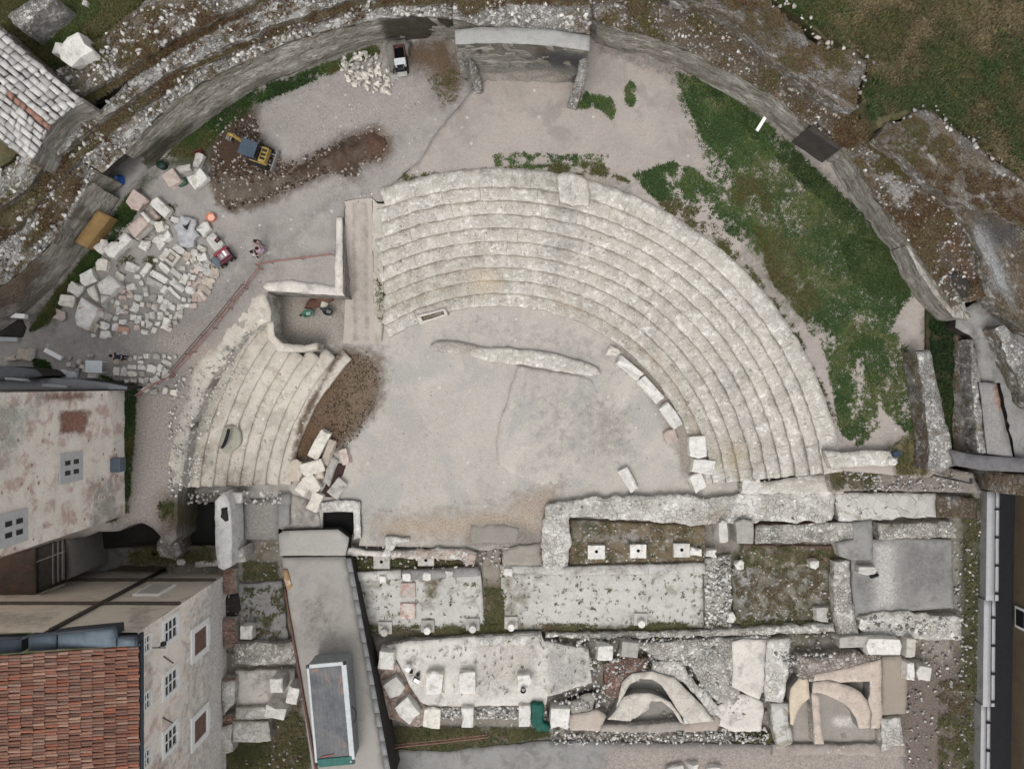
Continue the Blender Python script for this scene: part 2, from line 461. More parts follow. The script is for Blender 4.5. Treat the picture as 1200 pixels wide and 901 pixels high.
M_ringl = rubble('ring_rubble_light', [(0, (.20, .195, .185)), (.45, (.32, .31, .30)), (.8, (.42, .41, .395)), (1, (.66, .64, .60))], 4.6, (.15, .14, .125), .05, moss=(.12, .088, .05), mossamt=.42, polar=.75)
M_ringn = rubble('stub_rubble', [(0, (.20, .195, .185)), (.45, (.32, .31, .30)), (.8, (.43, .42, .40)), (1, (.66, .64, .60))], 4.4, (.15, .14, .125), .05, moss=(.12, .09, .055), mossamt=.3)
M_ringb = rubble('ring_brown', [(0, (.08, .06, .04)), (.5, (.13, .10, .07)), (.85, (.22, .18, .15)), (1, (.5, .47, .42))], 4.5, (.055, .042, .026), .06, moss=(.07, .062, .022), mossamt=.75)
M_ringd = rubble('ring_dark', [(0, (.10, .09, .082)), (.5, (.185, .17, .155)), (.85, (.27, .255, .24)), (1, (.44, .42, .39))], 4.4, (.075, .065, .055), .05, moss=(.085, .058, .032), mossamt=.75, polar=.8)
M_streak = rubble('coursed_grey', [(0, (.13, .12, .11)), (.5, (.22, .205, .19)), (1, (.33, .31, .29))], 5.5, (.11, .10, .09), .04, moss=(.10, .075, .048), mossamt=.62, polar=.6, warp=.3)
def seat_joints(q, col):
    # butt joints between the blocks of each row
    sx = q.n('ShaderNodeSeparateXYZ'); q.l(q.warp(q.pos(), 1.4, .25), sx.inputs[0])
    dx = q.math('SUBTRACT', sx.outputs[0], -1.0); dy = q.math('SUBTRACT', sx.outputs[1], -9.63)
    R = q.math('SQRT', q.math('ADD', q.math('MULTIPLY', dx, dx), q.math('MULTIPLY', dy, dy)))
    row = q.math('FLOOR', q.math('DIVIDE', q.math('SUBTRACT', R, 15.75), .939))
    u = q.math('ADD', q.math('MULTIPLY', q.math('ARCTAN2', dx, dy), 17.), q.math('MULTIPLY', row, .37))
    fr = q.math('ABSOLUTE', q.math('SUBTRACT', q.math('FRACT', u), .5))
    j = q.math('MULTIPLY', q.step(fr, .455, .49), q.step(q.noise(q.pos(), .6, 4, .6), .45, .60))
    return q.mix(q.math('MULTIPLY', j, .65), col, (.24, .215, .175))
M_seat = rubble('seat_rubble', [(0, (.44, .415, .37)), (.4, (.54, .515, .47)), (.8, (.60, .575, .53)), (1, (.71, .69, .645))], 4.6, (.44, .41, .355), .035, moss=(.42, .39, .32), mossamt=.15, bump=.6, big=.2, post=seat_joints)
M_seatl = mottle('seat_lime', (.59, .545, .475), .16, .6, 4, alt=(.46, .415, .35), altamt=.55, speck=((.72, .7, .65), .05, 3.4), bump=.6)
M_riser = rubble('riser_stone', [(0, (.36, .335, .29)), (.5, (.50, .47, .42)), (1, (.62, .59, .54))], 4.5, (.25, .225, .19), .06, bump=.7)
M_white = stonemat('white_stone', (.63, .61, .575), (.44, .415, .37), .55, .14)
M_whiteb = stonemat('warm_stone', (.62, .585, .52), (.44, .40, .34), .4)
M_pink = stonemat('pink_stone', (.50, .415, .37), (.42, .31, .27), .5)
M_greyst = stonemat('grey_stone', (.42, .40, .37), (.28, .26, .24), .5)
M_redst = stonemat('red_stained_stone', (.60, .575, .55), (.36, .12, .09), .35)
M_beige = stonemat('beige_stone', (.47, .41, .345), (.38, .32, .27), .5)
M_lstone = vcol_mat('loose_stone')
M_blade = vcol_mat('leaf', .7, 20)
M_brick = rubble('brick_red', [(0, (.17, .085, .06)), (.5, (.28, .15, .11)), (1, (.42, .30, .25))], 5, (.22, .19, .165), .06, stretch=(1, 2, 1))

WCOL = [(.62, .6, .57), (.5, .48, .45), (.36, .34, .32), (.7, .68, .64)]
GCOL = [(.26, .25, .24), (.36, .35, .335), (.18, .17, .165), (.55, .53, .5)]
BCOL = [(.14, .10, .075), (.2, .15, .12), (.3, .26, .22), (.42, .38, .34)]
GREEN = [(.024, .048, .012), (.034, .064, .015), (.050, .082, .02), (.085, .10, .032)]
DGREEN = [(.016, .032, .009), (.024, .042, .012), (.034, .055, .014)]
OLIVE = [(.085, .078, .028), (.075, .08, .025), (.12, .098, .045), (.055, .066, .02)]
DRY = [(.05, .068, .024), (.07, .068, .028), (.10, .08, .04), (.13, .105, .056), (.175, .14, .078), (.12, .09, .048), (.075, .07, .03)]
STR = 'structure'
def T(o, label, cat, group=None, kind=None): return tag(o, label, cat, group, kind)
def rect(x0, y0, x1, y1): return [(x0, y0), (x1, y0), (x1, y1), (x0, y1)]
def ell(cx, cy, a, b, n=14, rot=0):
    c, s = math.cos(math.radians(rot)), math.sin(math.radians(rot)); o = []
    for i in range(n):
        t = 2 * math.pi * i / n; x, y = a * math.cos(t), b * math.sin(t)
        o.append((cx + x * c - y * s, cy + x * s + y * c))
    return o

# ================================================================== ground levels
g = slab('ground', [(-600, -600), (600, -600), (600, 600), (-600, 600)], -2.2, -4, M_ground, sp=40, edge=0, top=0, world=True)
T(g, 'dry grassy ground reaching away beyond the ruins to the horizon', 'ground', kind=STR)

YZ = 3.0
yard_poly = [(-120, 300), (100, 160), (250, 40), (400, 5), (530, 5), (548, 60), (556, 104), (541, 122), (515, 152), (491, 190),
             (462, 214), (452, 234), (441, 236), (436, 232), (405, 236), (404, 254), (401, 256), (402, 345), (360, 345), (314, 341), (310, 352), (280, 400), (252, 440), (230, 480), (214, 530), (208, 590), (207, 630), (198, 640),
             (190, 630), (180, 618), (166, 613), (151, 616), (140, 621), (128, 624), (114, 623), (106, 626), (60, 640), (20, 655), (-30, 670)]
soil = (.055, .034, .024)
paint = [((.36, .335, .31), .5, [(90, 390), (320, 300), (330, 330), (200, 470), (140, 560), (100, 440)], 3),
         ((.33, .30, .285), .8, [(150, 450), (215, 450), (250, 430), (205, 600), (195, 640), (130, 620)], 1.2),
         ((.40, .36, .345), .6, [(300, 120), (420, 70), (500, 90), (540, 110), (440, 200), (330, 200)], 4),
         (soil, 1., [(262, 120), (300, 128), (305, 160), (330, 190), (345, 195), (385, 172), (400, 160), (440, 150), (456, 160), (455, 178), (446, 187), (424, 192), (420, 212), (400, 206), (385, 200), (365, 212), (330, 225), (318, 235), (300, 242), (270, 247), (256, 238), (243, 210), (240, 175), (250, 150)], .7),
         ((.10, .055, .03), .9, [(418, 162), (440, 152), (456, 160), (455, 178), (446, 187), (425, 184)], .7),
         ((.15, .115, .085), .8, [(250, 215), (330, 195), (385, 190), (390, 200), (350, 215), (320, 236), (280, 247), (256, 238)], .9),
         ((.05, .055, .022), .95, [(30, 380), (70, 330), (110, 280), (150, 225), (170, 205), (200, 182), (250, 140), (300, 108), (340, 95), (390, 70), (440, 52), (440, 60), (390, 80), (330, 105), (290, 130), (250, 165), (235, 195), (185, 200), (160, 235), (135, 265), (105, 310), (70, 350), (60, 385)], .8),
         ((.09, .055, .028), .8, [(455, 50), (530, 40), (550, 100), (520, 120), (505, 90), (460, 75)], 1.),
         ((.07, .065, .03), .7, [(145, 455), (165, 460), (160, 520), (148, 600), (130, 610), (135, 560)], .8),
         ((.08, .06, .03), .8, rect(190, 580, 262, 625), .8),
         ((.38, .36, .33), .55, [(424, 240), (405, 222), (370, 240), (330, 262), (300, 268), (300, 272), (332, 267), (372, 246), (404, 229), (420, 244)], .35), ((.38, .36, .33), .5, [(434, 236), (412, 208), (425, 175), (470, 140), (480, 100), (486, 100), (476, 143), (431, 178), (418, 208), (438, 234)], .4),
         ((.25, .235, .22), .5, [(415, 238), (395, 228), (340, 275), (345, 280), (396, 235), (412, 244)], .3), ((.45, .43, .40), .6, [(338, 283), (342, 281), (380, 336), (374, 337)], .25), ((.44, .42, .39), .5, [(352, 282), (355, 281), (388, 334), (384, 336)], .2), ((.25, .235, .225), .5, [(20, 395), (200, 395), (330, 280), (340, 286), (205, 404), (20, 404)], .8),
         ((.5, .42, .37), .6, [(190, 400), (240, 400), (330, 330), (300, 400), (240, 460)], 1.6)]
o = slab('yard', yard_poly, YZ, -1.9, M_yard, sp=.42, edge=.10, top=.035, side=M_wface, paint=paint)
T(o, 'grey gravel yard with brown spoil strip where the digger works', 'yard', kind=STR)

terr_poly = [(555, 104), (541, 122), (515, 152), (491, 190), (462, 214), (452, 232)] + [(600 + (-1.0 + 24.75 * math.sin(a)) * S * H / (H - 3.1), 450.5 - (-9.63 + 24.75 * math.cos(a)) * S * H / (H - 3.1)) for a in [-.33 + i * .08 for i in range(23)]] + [(992, 552), (1090, 560), (1112, 540), (1100, 460), (1085, 410), (1120, 400), (1180, 300), (1060, 150), (900, 40), (700, 0), (548, 0)]
grassdark = (.04, .06, .016)
paint = [((.30, .285, .22), .6, [(470, 205), (700, 190), (740, 215), (760, 250), (680, 240), (560, 205), (480, 232)], 1.),
         (grassdark, .30, [(780, 80), (850, 100), (930, 170), (990, 230), (1050, 280), (1080, 320), (1078, 345), (1050, 360), (1040, 400), (1075, 440), (1082, 490), (1060, 470), (1030, 420), (1000, 440), (980, 420), (955, 400), (935, 370), (880, 300), (850, 260), (830, 215), (818, 165), (800, 130)], .9),
         ((.13, .12, .06), .7, [(880, 270), (930, 290), (960, 380), (930, 370), (890, 320)], 1.4),
         (grassdark, .30, [(740, 205), (790, 190), (815, 200), (850, 235), (880, 290), (830, 250), (770, 240)], 1.2),
         ((.14, .115, .055), .9, [(1040, 525), (1090, 490), (1090, 560), (1050, 560)], .6),
         ((.10, .065, .035), .8, [(1080, 370), (1110, 360), (1120, 420), (1085, 430)], .6),
         ((.25, .235, .21), .6, [(740, 240), (790, 250), (880, 320), (950, 420), (990, 520), (960, 500), (900, 400), (830, 320)], .9),
         ((.25, .225, .21), .8, [(700, 40), (800, 75), (900, 130), (960, 190), (1010, 240), (1090, 340), (1070, 330), (990, 245), (890, 145), (780, 90), (700, 60)], .6)]
TZ = 3.1
o = slab('terrace', terr_poly, TZ, -1.9, M_terr, sp=.42, edge=.06, top=.03, side=M_wface, paint=paint)
T(o, 'pale gravel terrace behind the seats half overgrown with green grass', 'terrace', kind=STR)

orch_poly = [(300, 335), (440, 335), (442, 325), (640, 300), (800, 330), (900, 480), (880, 590), (830, 585), (640, 592), (638, 640), (560, 645), (452, 640), (420, 640), (421, 600), (378, 600), (378, 622), (330, 620), (270, 600), (262, 580), (200, 578), (210, 430)]
brown = (.10, .06, .03)
paint = [((.37, .34, .31), .45, [(405, 385), (440, 380), (470, 400), (560, 370), (700, 385), (760, 440), (700, 430), (560, 395), (505, 395), (460, 420), (440, 470)], 2),
         ((.385, .365, .34), .3, [(620, 440), (700, 440), (735, 480), (740, 560), (640, 570), (590, 545), (600, 480)], 2),
         ((.31, .28, .255), .45, [(690, 470), (740, 480), (740, 530), (700, 520)], 1.4),
         ((.42, .345, .27), .7, [(425, 600), (560, 590), (640, 590), (640, 640), (440, 640)], 1.3),
         ((.36, .30, .25), .7, [(600, 580), (660, 560), (650, 600), (610, 600)], 1),
         ((.30, .265, .235), .9, [(720, 395), (790, 450), (815, 500), (820, 580), (800, 560), (790, 520), (760, 460)], .7),
         ((.13, .085, .055), .95, [(392, 418), (420, 412), (440, 420), (446, 455), (437, 480), (415, 510), (400, 530), (350, 542), (345, 540), (370, 470)], 1.),
         (brown, .95, [(400, 412), (412, 414), (392, 450), (372, 480), (360, 540), (344, 542), (352, 500), (372, 450)], .5),
         ((.17, .135, .10), .6, [(400, 420), (446, 425), (440, 470), (425, 490), (400, 500)], 1.4),
         ((.31, .285, .255), .9, rect(318, 346, 404, 406), .7),
         ((.13, .07, .05), .9, [(358, 352), (370, 346), (392, 347), (392, 352), (380, 356), (362, 362)], .5),
         ((.18, .17, .155), .9, [(552, 614), (610, 612), (630, 625), (632, 640), (548, 638)], .5)]
o = slab('orchestra_floor', orch_poly, 0.0, -1.9, M_orch, sp=.45, edge=.08, top=.03, side=M_wface, paint=paint)
T(o, 'pale levelled gravel floor of the orchestra inside the seats', 'floor', kind=STR)

# excavation ground under the stage building
def dzone(x0, y0, x1, y1): return rect(x0, y0, x1, y1)
paint = [((.16, .14, .115), .8, rect(640, 605, 830, 665), .6), ((.09, .06, .035), .9, rect(415, 648, 545, 668), .4),
         ((.085, .075, .04), .9, [(440, 850), (520, 850), (640, 855), (640, 862), (560, 880), (450, 892)], .6),
         ((.07, .07, .035), .85, rect(262, 860, 330, 910), .6), ((.10, .075, .045), .8, [(318, 810), (350, 800), (368, 910), (320, 910)], .5),
         ((.17, .14, .12), .8, rect(1040, 770, 1130, 910), 1.), ((.09, .085, .055), .9, [(1125, 570), (1150, 600), (1148, 910), (1120, 910)], .5),
         ((.30, .27, .245), .8, rect(650, 868, 1060, 910), .6), ((.09, .08, .045), .8, rect(420, 735, 980, 750), .4),
         ((.06, .05, .03), .9, rect(855, 850, 912, 880), .3), ((.26, .24, .225), .7, rect(480, 865, 660, 905), .6), ((.10, .095, .05), .7, rect(840, 640, 975, 728), .7)]
o = slab('excavation_ground', [(195, 560), (640, 580), (1050, 560), (1158, 560), (1160, 960), (195, 960)], -.55, -2.1, M_soil, sp=.42, edge=.05, top=.05, paint=paint)
T(o, 'stony earth and weeds between the walls of the stage building', 'ground', kind=STR)
o = slab('alley', [(-60, 560), (300, 600), (300, 730), (-60, 730)], -1.2, -2.1, M_soil, sp=.6, edge=.05, top=.05, paint=[((.10, .075, .055), .8, rect(-60, 600, 300, 760), .5)])
T(o, 'dark earth alley sunk between the two old houses', 'alley', kind=STR)
o = slab('road', [(440, 878), (520, 880), (640, 868), (900, 872), (1060, 880), (1060, 960), (440, 960)], -.35, -1.9, M_concd, sp=.5, edge=.10, top=.03,
         paint=[((.33, .29, .265), .8, rect(700, 866, 1070, 960), 1.2)])
T(o, 'grey site road along the lower edge of the ruins', 'road', kind=STR)

# earth ramp from the yard down to the orchestra
o = loft('ramp', [[(404, 236, YZ + .03), (404, 300, 1.7), (405, 345, .8), (402, 402, .05)], [(418, 234, YZ + .03), (418, 300, 1.65), (419, 345, .75), (417, 404, .03)], [(436, 232, YZ + .03), (437, 300, 1.7), (438, 345, .8), (441, 402, .05)]],
         mottle('ramp_earth', (.43, .38, .34), .1, .3, 5, alt=(.37, .33, .295), altamt=.5), rough=.05, sub=8,
         paint=[((.33, .29, .255), .75, [(413, 236), (416, 236), (418, 402), (414, 402)], .25), ((.33, .29, .255), .75, [(427, 236), (430, 236), (432, 402), (428, 402)], .25), ((.50, .45, .40), .5, [(419, 240), (425, 240), (426, 400), (420, 400)], .3)])
T(o, 'straight earth ramp with wheel ruts running down into the orchestra', 'ramp', kind=STR)
o = loft('ramp', [[(436, 232, YZ + .03), (437, 300, 1.7), (438, 345, .8), (440, 402, .05)], [(443, 238, YZ), (444, 300, 1.9), (445, 345, 1.1), (447, 400, .2)], [(455, 238, YZ), (449, 300, 2.0), (449, 345, 1.2), (450, 375, .4)]],
         mottle('ramp_bank', (.50, .465, .41), .16, .6, 4, alt=(.36, .33, .26), altamt=.4, bump=.8), rough=.08, sub=4)
T(o, 'weedy rubble verge between the earth ramp and the seats', 'verge', kind=STR)

# hillside and turf outside the ring
hz = 7.0
o = slab('hillside', [(880, -60), (900, -10), (950, 30), (980, 62), (1015, 75), (1010, 120), (1030, 150), (1075, 130), (1120, 155), (1170, 190), (1195, 212), (1260, 240), (1500, 240), (1500, -300), (880, -300)], hz, 0, M_hill, sp=.6, edge=.2, top=.25)
T(o, 'rough brown and olive grass hillside above the ring wall', 'hillside', kind=STR)
o = slab('hillside', [(-300, -300), (330, -300), (330, -5), (220, 38), (110, 105), (40, 160), (-20, 215), (-300, 300)], hz, 0, M_hill, sp=.5, edge=.2, top=.12,
         paint=[((.19, .165, .13), .8, [(40, 30), (70, 10), (65, 30), (45, 45)], .5)])
T(o, 'mossy brown turf around the outermost wall stubs', 'hillside', kind=STR)

# ================================================================== ring wall of the theatre
edgeL = [(-60, 372), (20, 322), (62, 283), (87, 240), (105, 212), (118, 203), (147, 179), (160, 165), (185, 135), (205, 118), (235, 98), (270, 80), (300, 66), (337, 50), (375, 37), (420, 27), (450, 20), (500, 18), (535, 22)]
outD = [(-60, 322), (20, 268), (45, 238), (75, 206), (105, 178), (125, 160), (160, 130), (205, 100), (225, 82), (250, 70), (300, 50), (350, 30), (400, 15), (450, 6), (535, 4)]
outC = [(-60, 280), (30, 222), (60, 188), (90, 163), (135, 130), (160, 110), (200, 84), (250, 60), (290, 44), (330, 26), (390, 6), (450, -12), (535, -20)]
outB = [(-60, 235), (15, 190), (50, 165), (70, 150), (110, 134), (140, 108), (165, 82), (210, 52), (270, 20), (300, 5), (350, -20), (430, -45), (535, -60)]
def band(a, b): return a + b[::-1]
rw = empty('ring_wall', U(300, 66, 3), 0, 'long curved rubble ring wall with mossy terraces, left of the arched tower stub', 'wall')
rw['group'] = 'curved ring walls'
PB = [((.09, .06, .032), .9, [(230, 60), (300, 35), (410, 8), (420, 16), (330, 40), (260, 75)], .6), ((.10, .075, .04), .8, [(20, 290), (60, 200), (110, 190), (60, 270)], .8)]
NOTCH = [(118, 203), (93, 188), (121, 163), (147, 179)]
slab('passage_lintel', [(119, 202.5), (92, 186), (120, 161), (146.5, 180)], 6.24, 5.6, M_ringl, sp=.3, edge=.05, top=.08, side=M_dark, parent=rw)
slab('inner_band', band(edgeL[:5] + NOTCH + edgeL[7:], outD), 6.2, 2.8, M_ringl, sp=.38, edge=.14, top=.09, side=M_wface, parent=rw, paint=PB)
slab('moss_band', band(outD, outC), 6.45, 5, M_ringb, sp=.42, edge=.14, top=.12, side=M_ringt, parent=rw)
slab('middle_band', band(outC, outB), 7.0, 5, M_ringl, sp=.38, edge=.14, top=.10, side=M_ringt, parent=rw)
slab('outer_band', [(60, 90), (96, 64), (128, 38), (163, 10), (185, -20), (330, -40), (300, -3), (262, 18), (215, 38), (180, 57), (150, 80), (108, 104), (90, 112)], 7.6, 5, M_ringt, sp=.38, edge=.14, top=.10, side=M_ringt, parent=rw)
# battered foot of the wall
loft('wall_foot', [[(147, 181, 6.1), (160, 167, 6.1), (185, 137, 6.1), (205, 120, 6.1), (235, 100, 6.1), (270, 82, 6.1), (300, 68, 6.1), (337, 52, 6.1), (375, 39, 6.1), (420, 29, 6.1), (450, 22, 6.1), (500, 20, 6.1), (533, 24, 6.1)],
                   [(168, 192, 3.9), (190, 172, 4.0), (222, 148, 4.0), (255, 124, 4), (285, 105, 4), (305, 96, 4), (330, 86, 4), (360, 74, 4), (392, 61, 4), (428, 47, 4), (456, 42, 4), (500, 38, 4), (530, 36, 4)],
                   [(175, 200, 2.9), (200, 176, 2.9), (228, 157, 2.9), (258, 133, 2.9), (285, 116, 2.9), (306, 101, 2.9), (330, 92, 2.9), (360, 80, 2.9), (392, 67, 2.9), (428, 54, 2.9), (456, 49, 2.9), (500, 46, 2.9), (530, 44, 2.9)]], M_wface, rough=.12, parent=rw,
     paint=[((.05, .05, .025), .8, [(150, 190), (185, 160), (225, 140), (230, 150), (180, 196), (168, 200)], .5), ((.05, .045, .03), .9, [(440, 20), (540, 10), (545, 60), (450, 48)], .6)])  # second patch paints the shadow in the wall corner
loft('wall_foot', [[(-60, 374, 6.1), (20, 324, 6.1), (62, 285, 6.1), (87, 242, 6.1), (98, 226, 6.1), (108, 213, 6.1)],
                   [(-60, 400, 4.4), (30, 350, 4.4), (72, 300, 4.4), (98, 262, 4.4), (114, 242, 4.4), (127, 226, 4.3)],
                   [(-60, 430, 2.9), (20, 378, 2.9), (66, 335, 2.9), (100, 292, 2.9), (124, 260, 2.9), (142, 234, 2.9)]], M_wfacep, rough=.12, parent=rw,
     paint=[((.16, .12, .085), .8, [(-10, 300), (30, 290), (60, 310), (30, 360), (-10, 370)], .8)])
slab('passage_mouth', [(105, 200), (140, 165), (176, 190), (150, 222), (136, 232)], 3.05, 2.5, M_concd, sp=.3, edge=.02, parent=rw)

edgeR = [(690, 20), (700, 25), (735, 36), (760, 41), (810, 60), (850, 82), (900, 109), (930, 132), (950, 147), (985, 170), (1005, 195), (1020, 225), (1050, 262), (1072, 292), (1090, 320), (1118, 360)]
out1 = [(690, -10), (720, -8), (760, -2), (800, 8), (850, 18), (880, 36), (910, 62), (930, 82), (960, 108), (985, 125), (1005, 140), (1028, 160), (1055, 182), (1080, 205), (1110, 232), (1135, 262), (1150, 300), (1160, 345)]
rr = empty('ring_wall', U(850, 82, 3), 0, 'long curved rubble ring wall with brown moss, right of the arched tower stub', 'wall', 'curved ring walls')
PB = [((.30, .28, .255), .8, [(690, 0), (735, 12), (735, 24), (690, 24)], .5), ((.09, .06, .03), .75, [(740, 10), (800, 14), (880, 50), (900, 95), (830, 60), (760, 36)], .8),
      ((.085, .055, .03), .8, [(930, 100), (985, 130), (1010, 170), (1000, 185), (960, 145)], .8), ((.085, .05, .028), .9, [(1060, 225), (1090, 215), (1130, 270), (1150, 330), (1130, 340), (1100, 290)], .7),
      ((.34, .335, .33), .7, [(1010, 180), (1040, 180), (1075, 230), (1080, 270), (1050, 250)], .8)]
slab('inner_band', band(edgeR, out1), 5.9, 2.8, M_ringd, sp=.38, edge=.14, top=.12, side=M_wface, parent=rr, paint=PB)
loft('wall_foot', [[(700, 27, 5.8), (735, 38, 5.8), (760, 43, 5.8), (810, 62, 5.8), (850, 84, 5.8), (900, 111, 5.8), (928, 132, 5.8), (948, 148, 5.8)],
                   [(698, 44, 4), (730, 55, 4), (760, 62, 4), (800, 74, 4), (850, 102, 4), (894, 128, 4), (920, 150, 4), (938, 164, 4)],
                   [(697, 52, 2.95), (730, 62, 2.95), (760, 70, 2.95), (797, 82, 2.95), (848, 111, 2.95), (892, 137, 2.95), (915, 155, 2.95), (934, 170, 2.95)]], M_wface, rough=.10, parent=rr)
loft('wall_foot', [[(988, 172, 5.8), (1005, 197, 5.8), (1020, 227, 5.8), (1050, 264, 5.8), (1072, 294, 5.8), (1090, 322, 5.8), (1118, 362, 5.8)],
                   [(978, 190, 4), (993, 214, 4), (1012, 240, 4), (1038, 272, 4), (1058, 298, 4), (1080, 326, 4), (1108, 366, 4)],
                   [(974, 198, 2.95), (988, 222, 2.95), (1006, 246, 2.95), (1030, 277, 2.95), (1050, 302, 2.95), (1074, 330, 2.95), (1100, 370, 2.95)]], M_wface, rough=.10, parent=rr)
# doorway in the right-hand ring, its shade painted as a near-black slab
dw = slab('doorway_shade_slab', [(946, 151), (956, 143), (990, 170), (984, 176)], 5.95, 2.8, mottle('doorway_shade', (.055, .047, .042), .3, .8, 5), sp=.3, edge=.03, parent=rr, zf=None)

# outer wall blocks on the right, streaked masonry with a white stone rim
def rimmed(label, poly, z, rim, mat=M_streak):
    e = empty('wall_stub', U(*poly[0], z), 0, label, 'wall')
    slab('masonry', poly, z, 3, mat, sp=.38, edge=.15, top=.16, side=M_ringt, parent=e)
    pts = []
    for p in resample([U(x, y, z) for x, y in rim], .22):
        for k in range(random.random() < .75): pts.append((p[0] + random.gauss(0, .3), p[1] + random.gauss(0, .26), z + .05))
    stones_mesh('rim_stones', pts, .12, .5, WCOL[1:3] + GCOL + BCOL[2:], M_lstone, e)['kind'] = 'stuff'
    return e
rimmed('streaked grey wall stub ending in a hooked rim of white stones', [(780, -30), (900, -8), (906, 6), (942, 42), (964, 58), (1000, 60), (1014, 72), (1012, 92), (1004, 112), (1004, 128), (985, 124), (955, 102), (930, 84), (900, 62), (880, 36), (850, 16), (790, -6)], 7.3,
       [(905, 2), (940, 20), (962, 52), (980, 60), (1000, 60), (1013, 70), (1013, 92), (1004, 112), (1006, 126)])
rimmed('streaked grey wall stub with a long rim of white boulders, right edge', [(1028, 160), (1040, 146), (1062, 141), (1070, 130), (1092, 129), (1112, 146), (1138, 166), (1166, 188), (1192, 208), (1260, 235), (1260, 300), (1210, 272), (1170, 246), (1140, 246), (1112, 232), (1084, 206), (1058, 184)], 7.3,
       [(1036, 148), (1062, 141), (1070, 130), (1092, 129), (1112, 146), (1138, 166), (1166, 188), (1192, 208), (1220, 222)])
# lower right walls outside the ring
o = slab('broken_wall', [(1110, 232), (1140, 246), (1170, 246), (1260, 290), (1260, 420), (1190, 370), (1160, 345), (1150, 300), (1135, 262)], 6.6, 2.8, M_ringd, sp=.4, edge=.15, top=.25, side=M_ringt,
         paint=[((.34, .36, .37), .8, [(1135, 270), (1150, 255), (1185, 330), (1190, 360), (1165, 340), (1150, 300)], .7), ((.06, .052, .05), .8, [(1152, 265), (1190, 250), (1195, 290), (1165, 290)], .6), ((.07, .05, .03), .7, [(1120, 240), (1180, 240), (1180, 250), (1150, 262)], .6)])
T(o, 'broken rubble wall mass with pale blue grey facing stones, right edge', 'wall')
o = slab('coping_strip', [(1062, 288), (1078, 278), (1100, 300), (1125, 345), (1140, 375), (1118, 372), (1098, 350), (1078, 322)], 5.4, 2.9, M_wfacep, sp=.35, edge=.06, top=.05, side=M_wface)
T(o, 'smooth grey coping strip with cracks beside the right ring wall', 'coping')
for k, (px, py, r) in enumerate([(1064, 277, 30), (1079, 284, -25)]):
    pass
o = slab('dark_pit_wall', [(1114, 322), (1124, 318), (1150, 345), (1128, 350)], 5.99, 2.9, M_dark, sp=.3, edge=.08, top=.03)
T(o, 'dark hollow between the coping strip and the broken wall', 'hollow')
PRW = []
o = slab('rubble_wall', [(1074, 412), (1090, 410), (1098, 448), (1108, 490), (1117, 528), (1119, 546), (1100, 552), (1088, 550), (1087, 505), (1082, 462)], 5.0, 2.5, M_ringn, sp=.33, edge=.10, top=.08, side=M_ringt)
T(o, 'tapering white rubble wall beside the dark trench at right', 'wall')
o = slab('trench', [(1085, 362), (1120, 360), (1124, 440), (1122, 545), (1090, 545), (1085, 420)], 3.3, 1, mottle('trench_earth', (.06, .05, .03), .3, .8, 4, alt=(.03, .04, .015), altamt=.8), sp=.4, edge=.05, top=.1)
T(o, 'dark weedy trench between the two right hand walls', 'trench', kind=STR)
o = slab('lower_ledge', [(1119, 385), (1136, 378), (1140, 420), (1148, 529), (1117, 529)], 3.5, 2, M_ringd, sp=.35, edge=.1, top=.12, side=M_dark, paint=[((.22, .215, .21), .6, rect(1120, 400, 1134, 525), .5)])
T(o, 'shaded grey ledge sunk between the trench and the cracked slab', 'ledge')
o = slab('broken_wall', [(1136, 398), (1143, 396), (1147, 440), (1155, 531), (1148, 531), (1140, 450)], 4.9, 2, M_ringn, sp=.3, edge=.14, top=.14, side=M_ringn)
T(o, 'narrow crooked rubble rib between the sunken ledge and the slabs', 'wall')
o = slab('broken_wall', [(1166, 386), (1176, 380), (1200, 405), (1260, 470), (1260, 540), (1204, 470)], 6.0, 2, M_ringn, sp=.35, edge=.15, top=.18, side=M_ringt)
T(o, 'bluish white rubble wall running off the right edge above the slabs', 'wall')
o = slab('grey_slab', [(1148, 448), (1168, 449), (1187, 535), (1157, 532)], 5.05, 3, M_concd, sp=.4, edge=.06, top=.05, side=M_dark, paint=[((.34, .335, .325), .6, rect(1150, 450, 1180, 532), .6), ((.27, .09, .04), .9, [(1166, 450), (1172, 450), (1176, 478), (1171, 479)], .3)])
T(o, 'smooth pale grey slab with an orange rust stain near the right edge', 'slab')
o = slab('stone_pavement', [(1120, 366), (1150, 352), (1176, 362), (1260, 420), (1260, 560), (1190, 536), (1172, 449), (1147, 446), (1142, 396), (1120, 384)], 4.65, 2, M_concd, sp=.35, edge=.12, top=.16, side=M_dark,
         paint=[((.13, .115, .10), .8, [(1138, 385), (1146, 385), (1152, 530), (1146, 530)], .5), ((.09, .075, .06), .8, [(1118, 440), (1124, 440), (1124, 528), (1118, 528)], .4),
                ((.09, .06, .05), .7, [(1110, 350), (1160, 345), (1200, 380), (1190, 400), (1150, 365)], .6), ((.36, .35, .33), .5, [(1148, 450), (1165, 450), (1185, 530), (1160, 530)], .6)])
T(o, 'uneven grey brown pavement above the smooth slab, right edge', 'pavement')
o = slab('concrete_beam', [(1114, 527), (1142, 533), (1260, 540), (1260, 556), (1150, 551), (1119, 545)], 5.2, 4.2, plain('beam_concrete', (.14, .135, .14), .9, .2), sp=.4, edge=.02, top=.02)
T(o, 'dark grey concrete beam bridging the trench at right', 'beam')
o = slab('seat_end_wall', [(966, 528), (988, 530), (1020, 527), (1046, 530), (1052, 538), (1046, 545), (1010, 546), (975, 549)], 3.9, 1, M_seat, sp=.33, edge=.12, top=.1, side=M_riser)
T(o, 'short rough white wall closing the right end of the seats', 'wall')
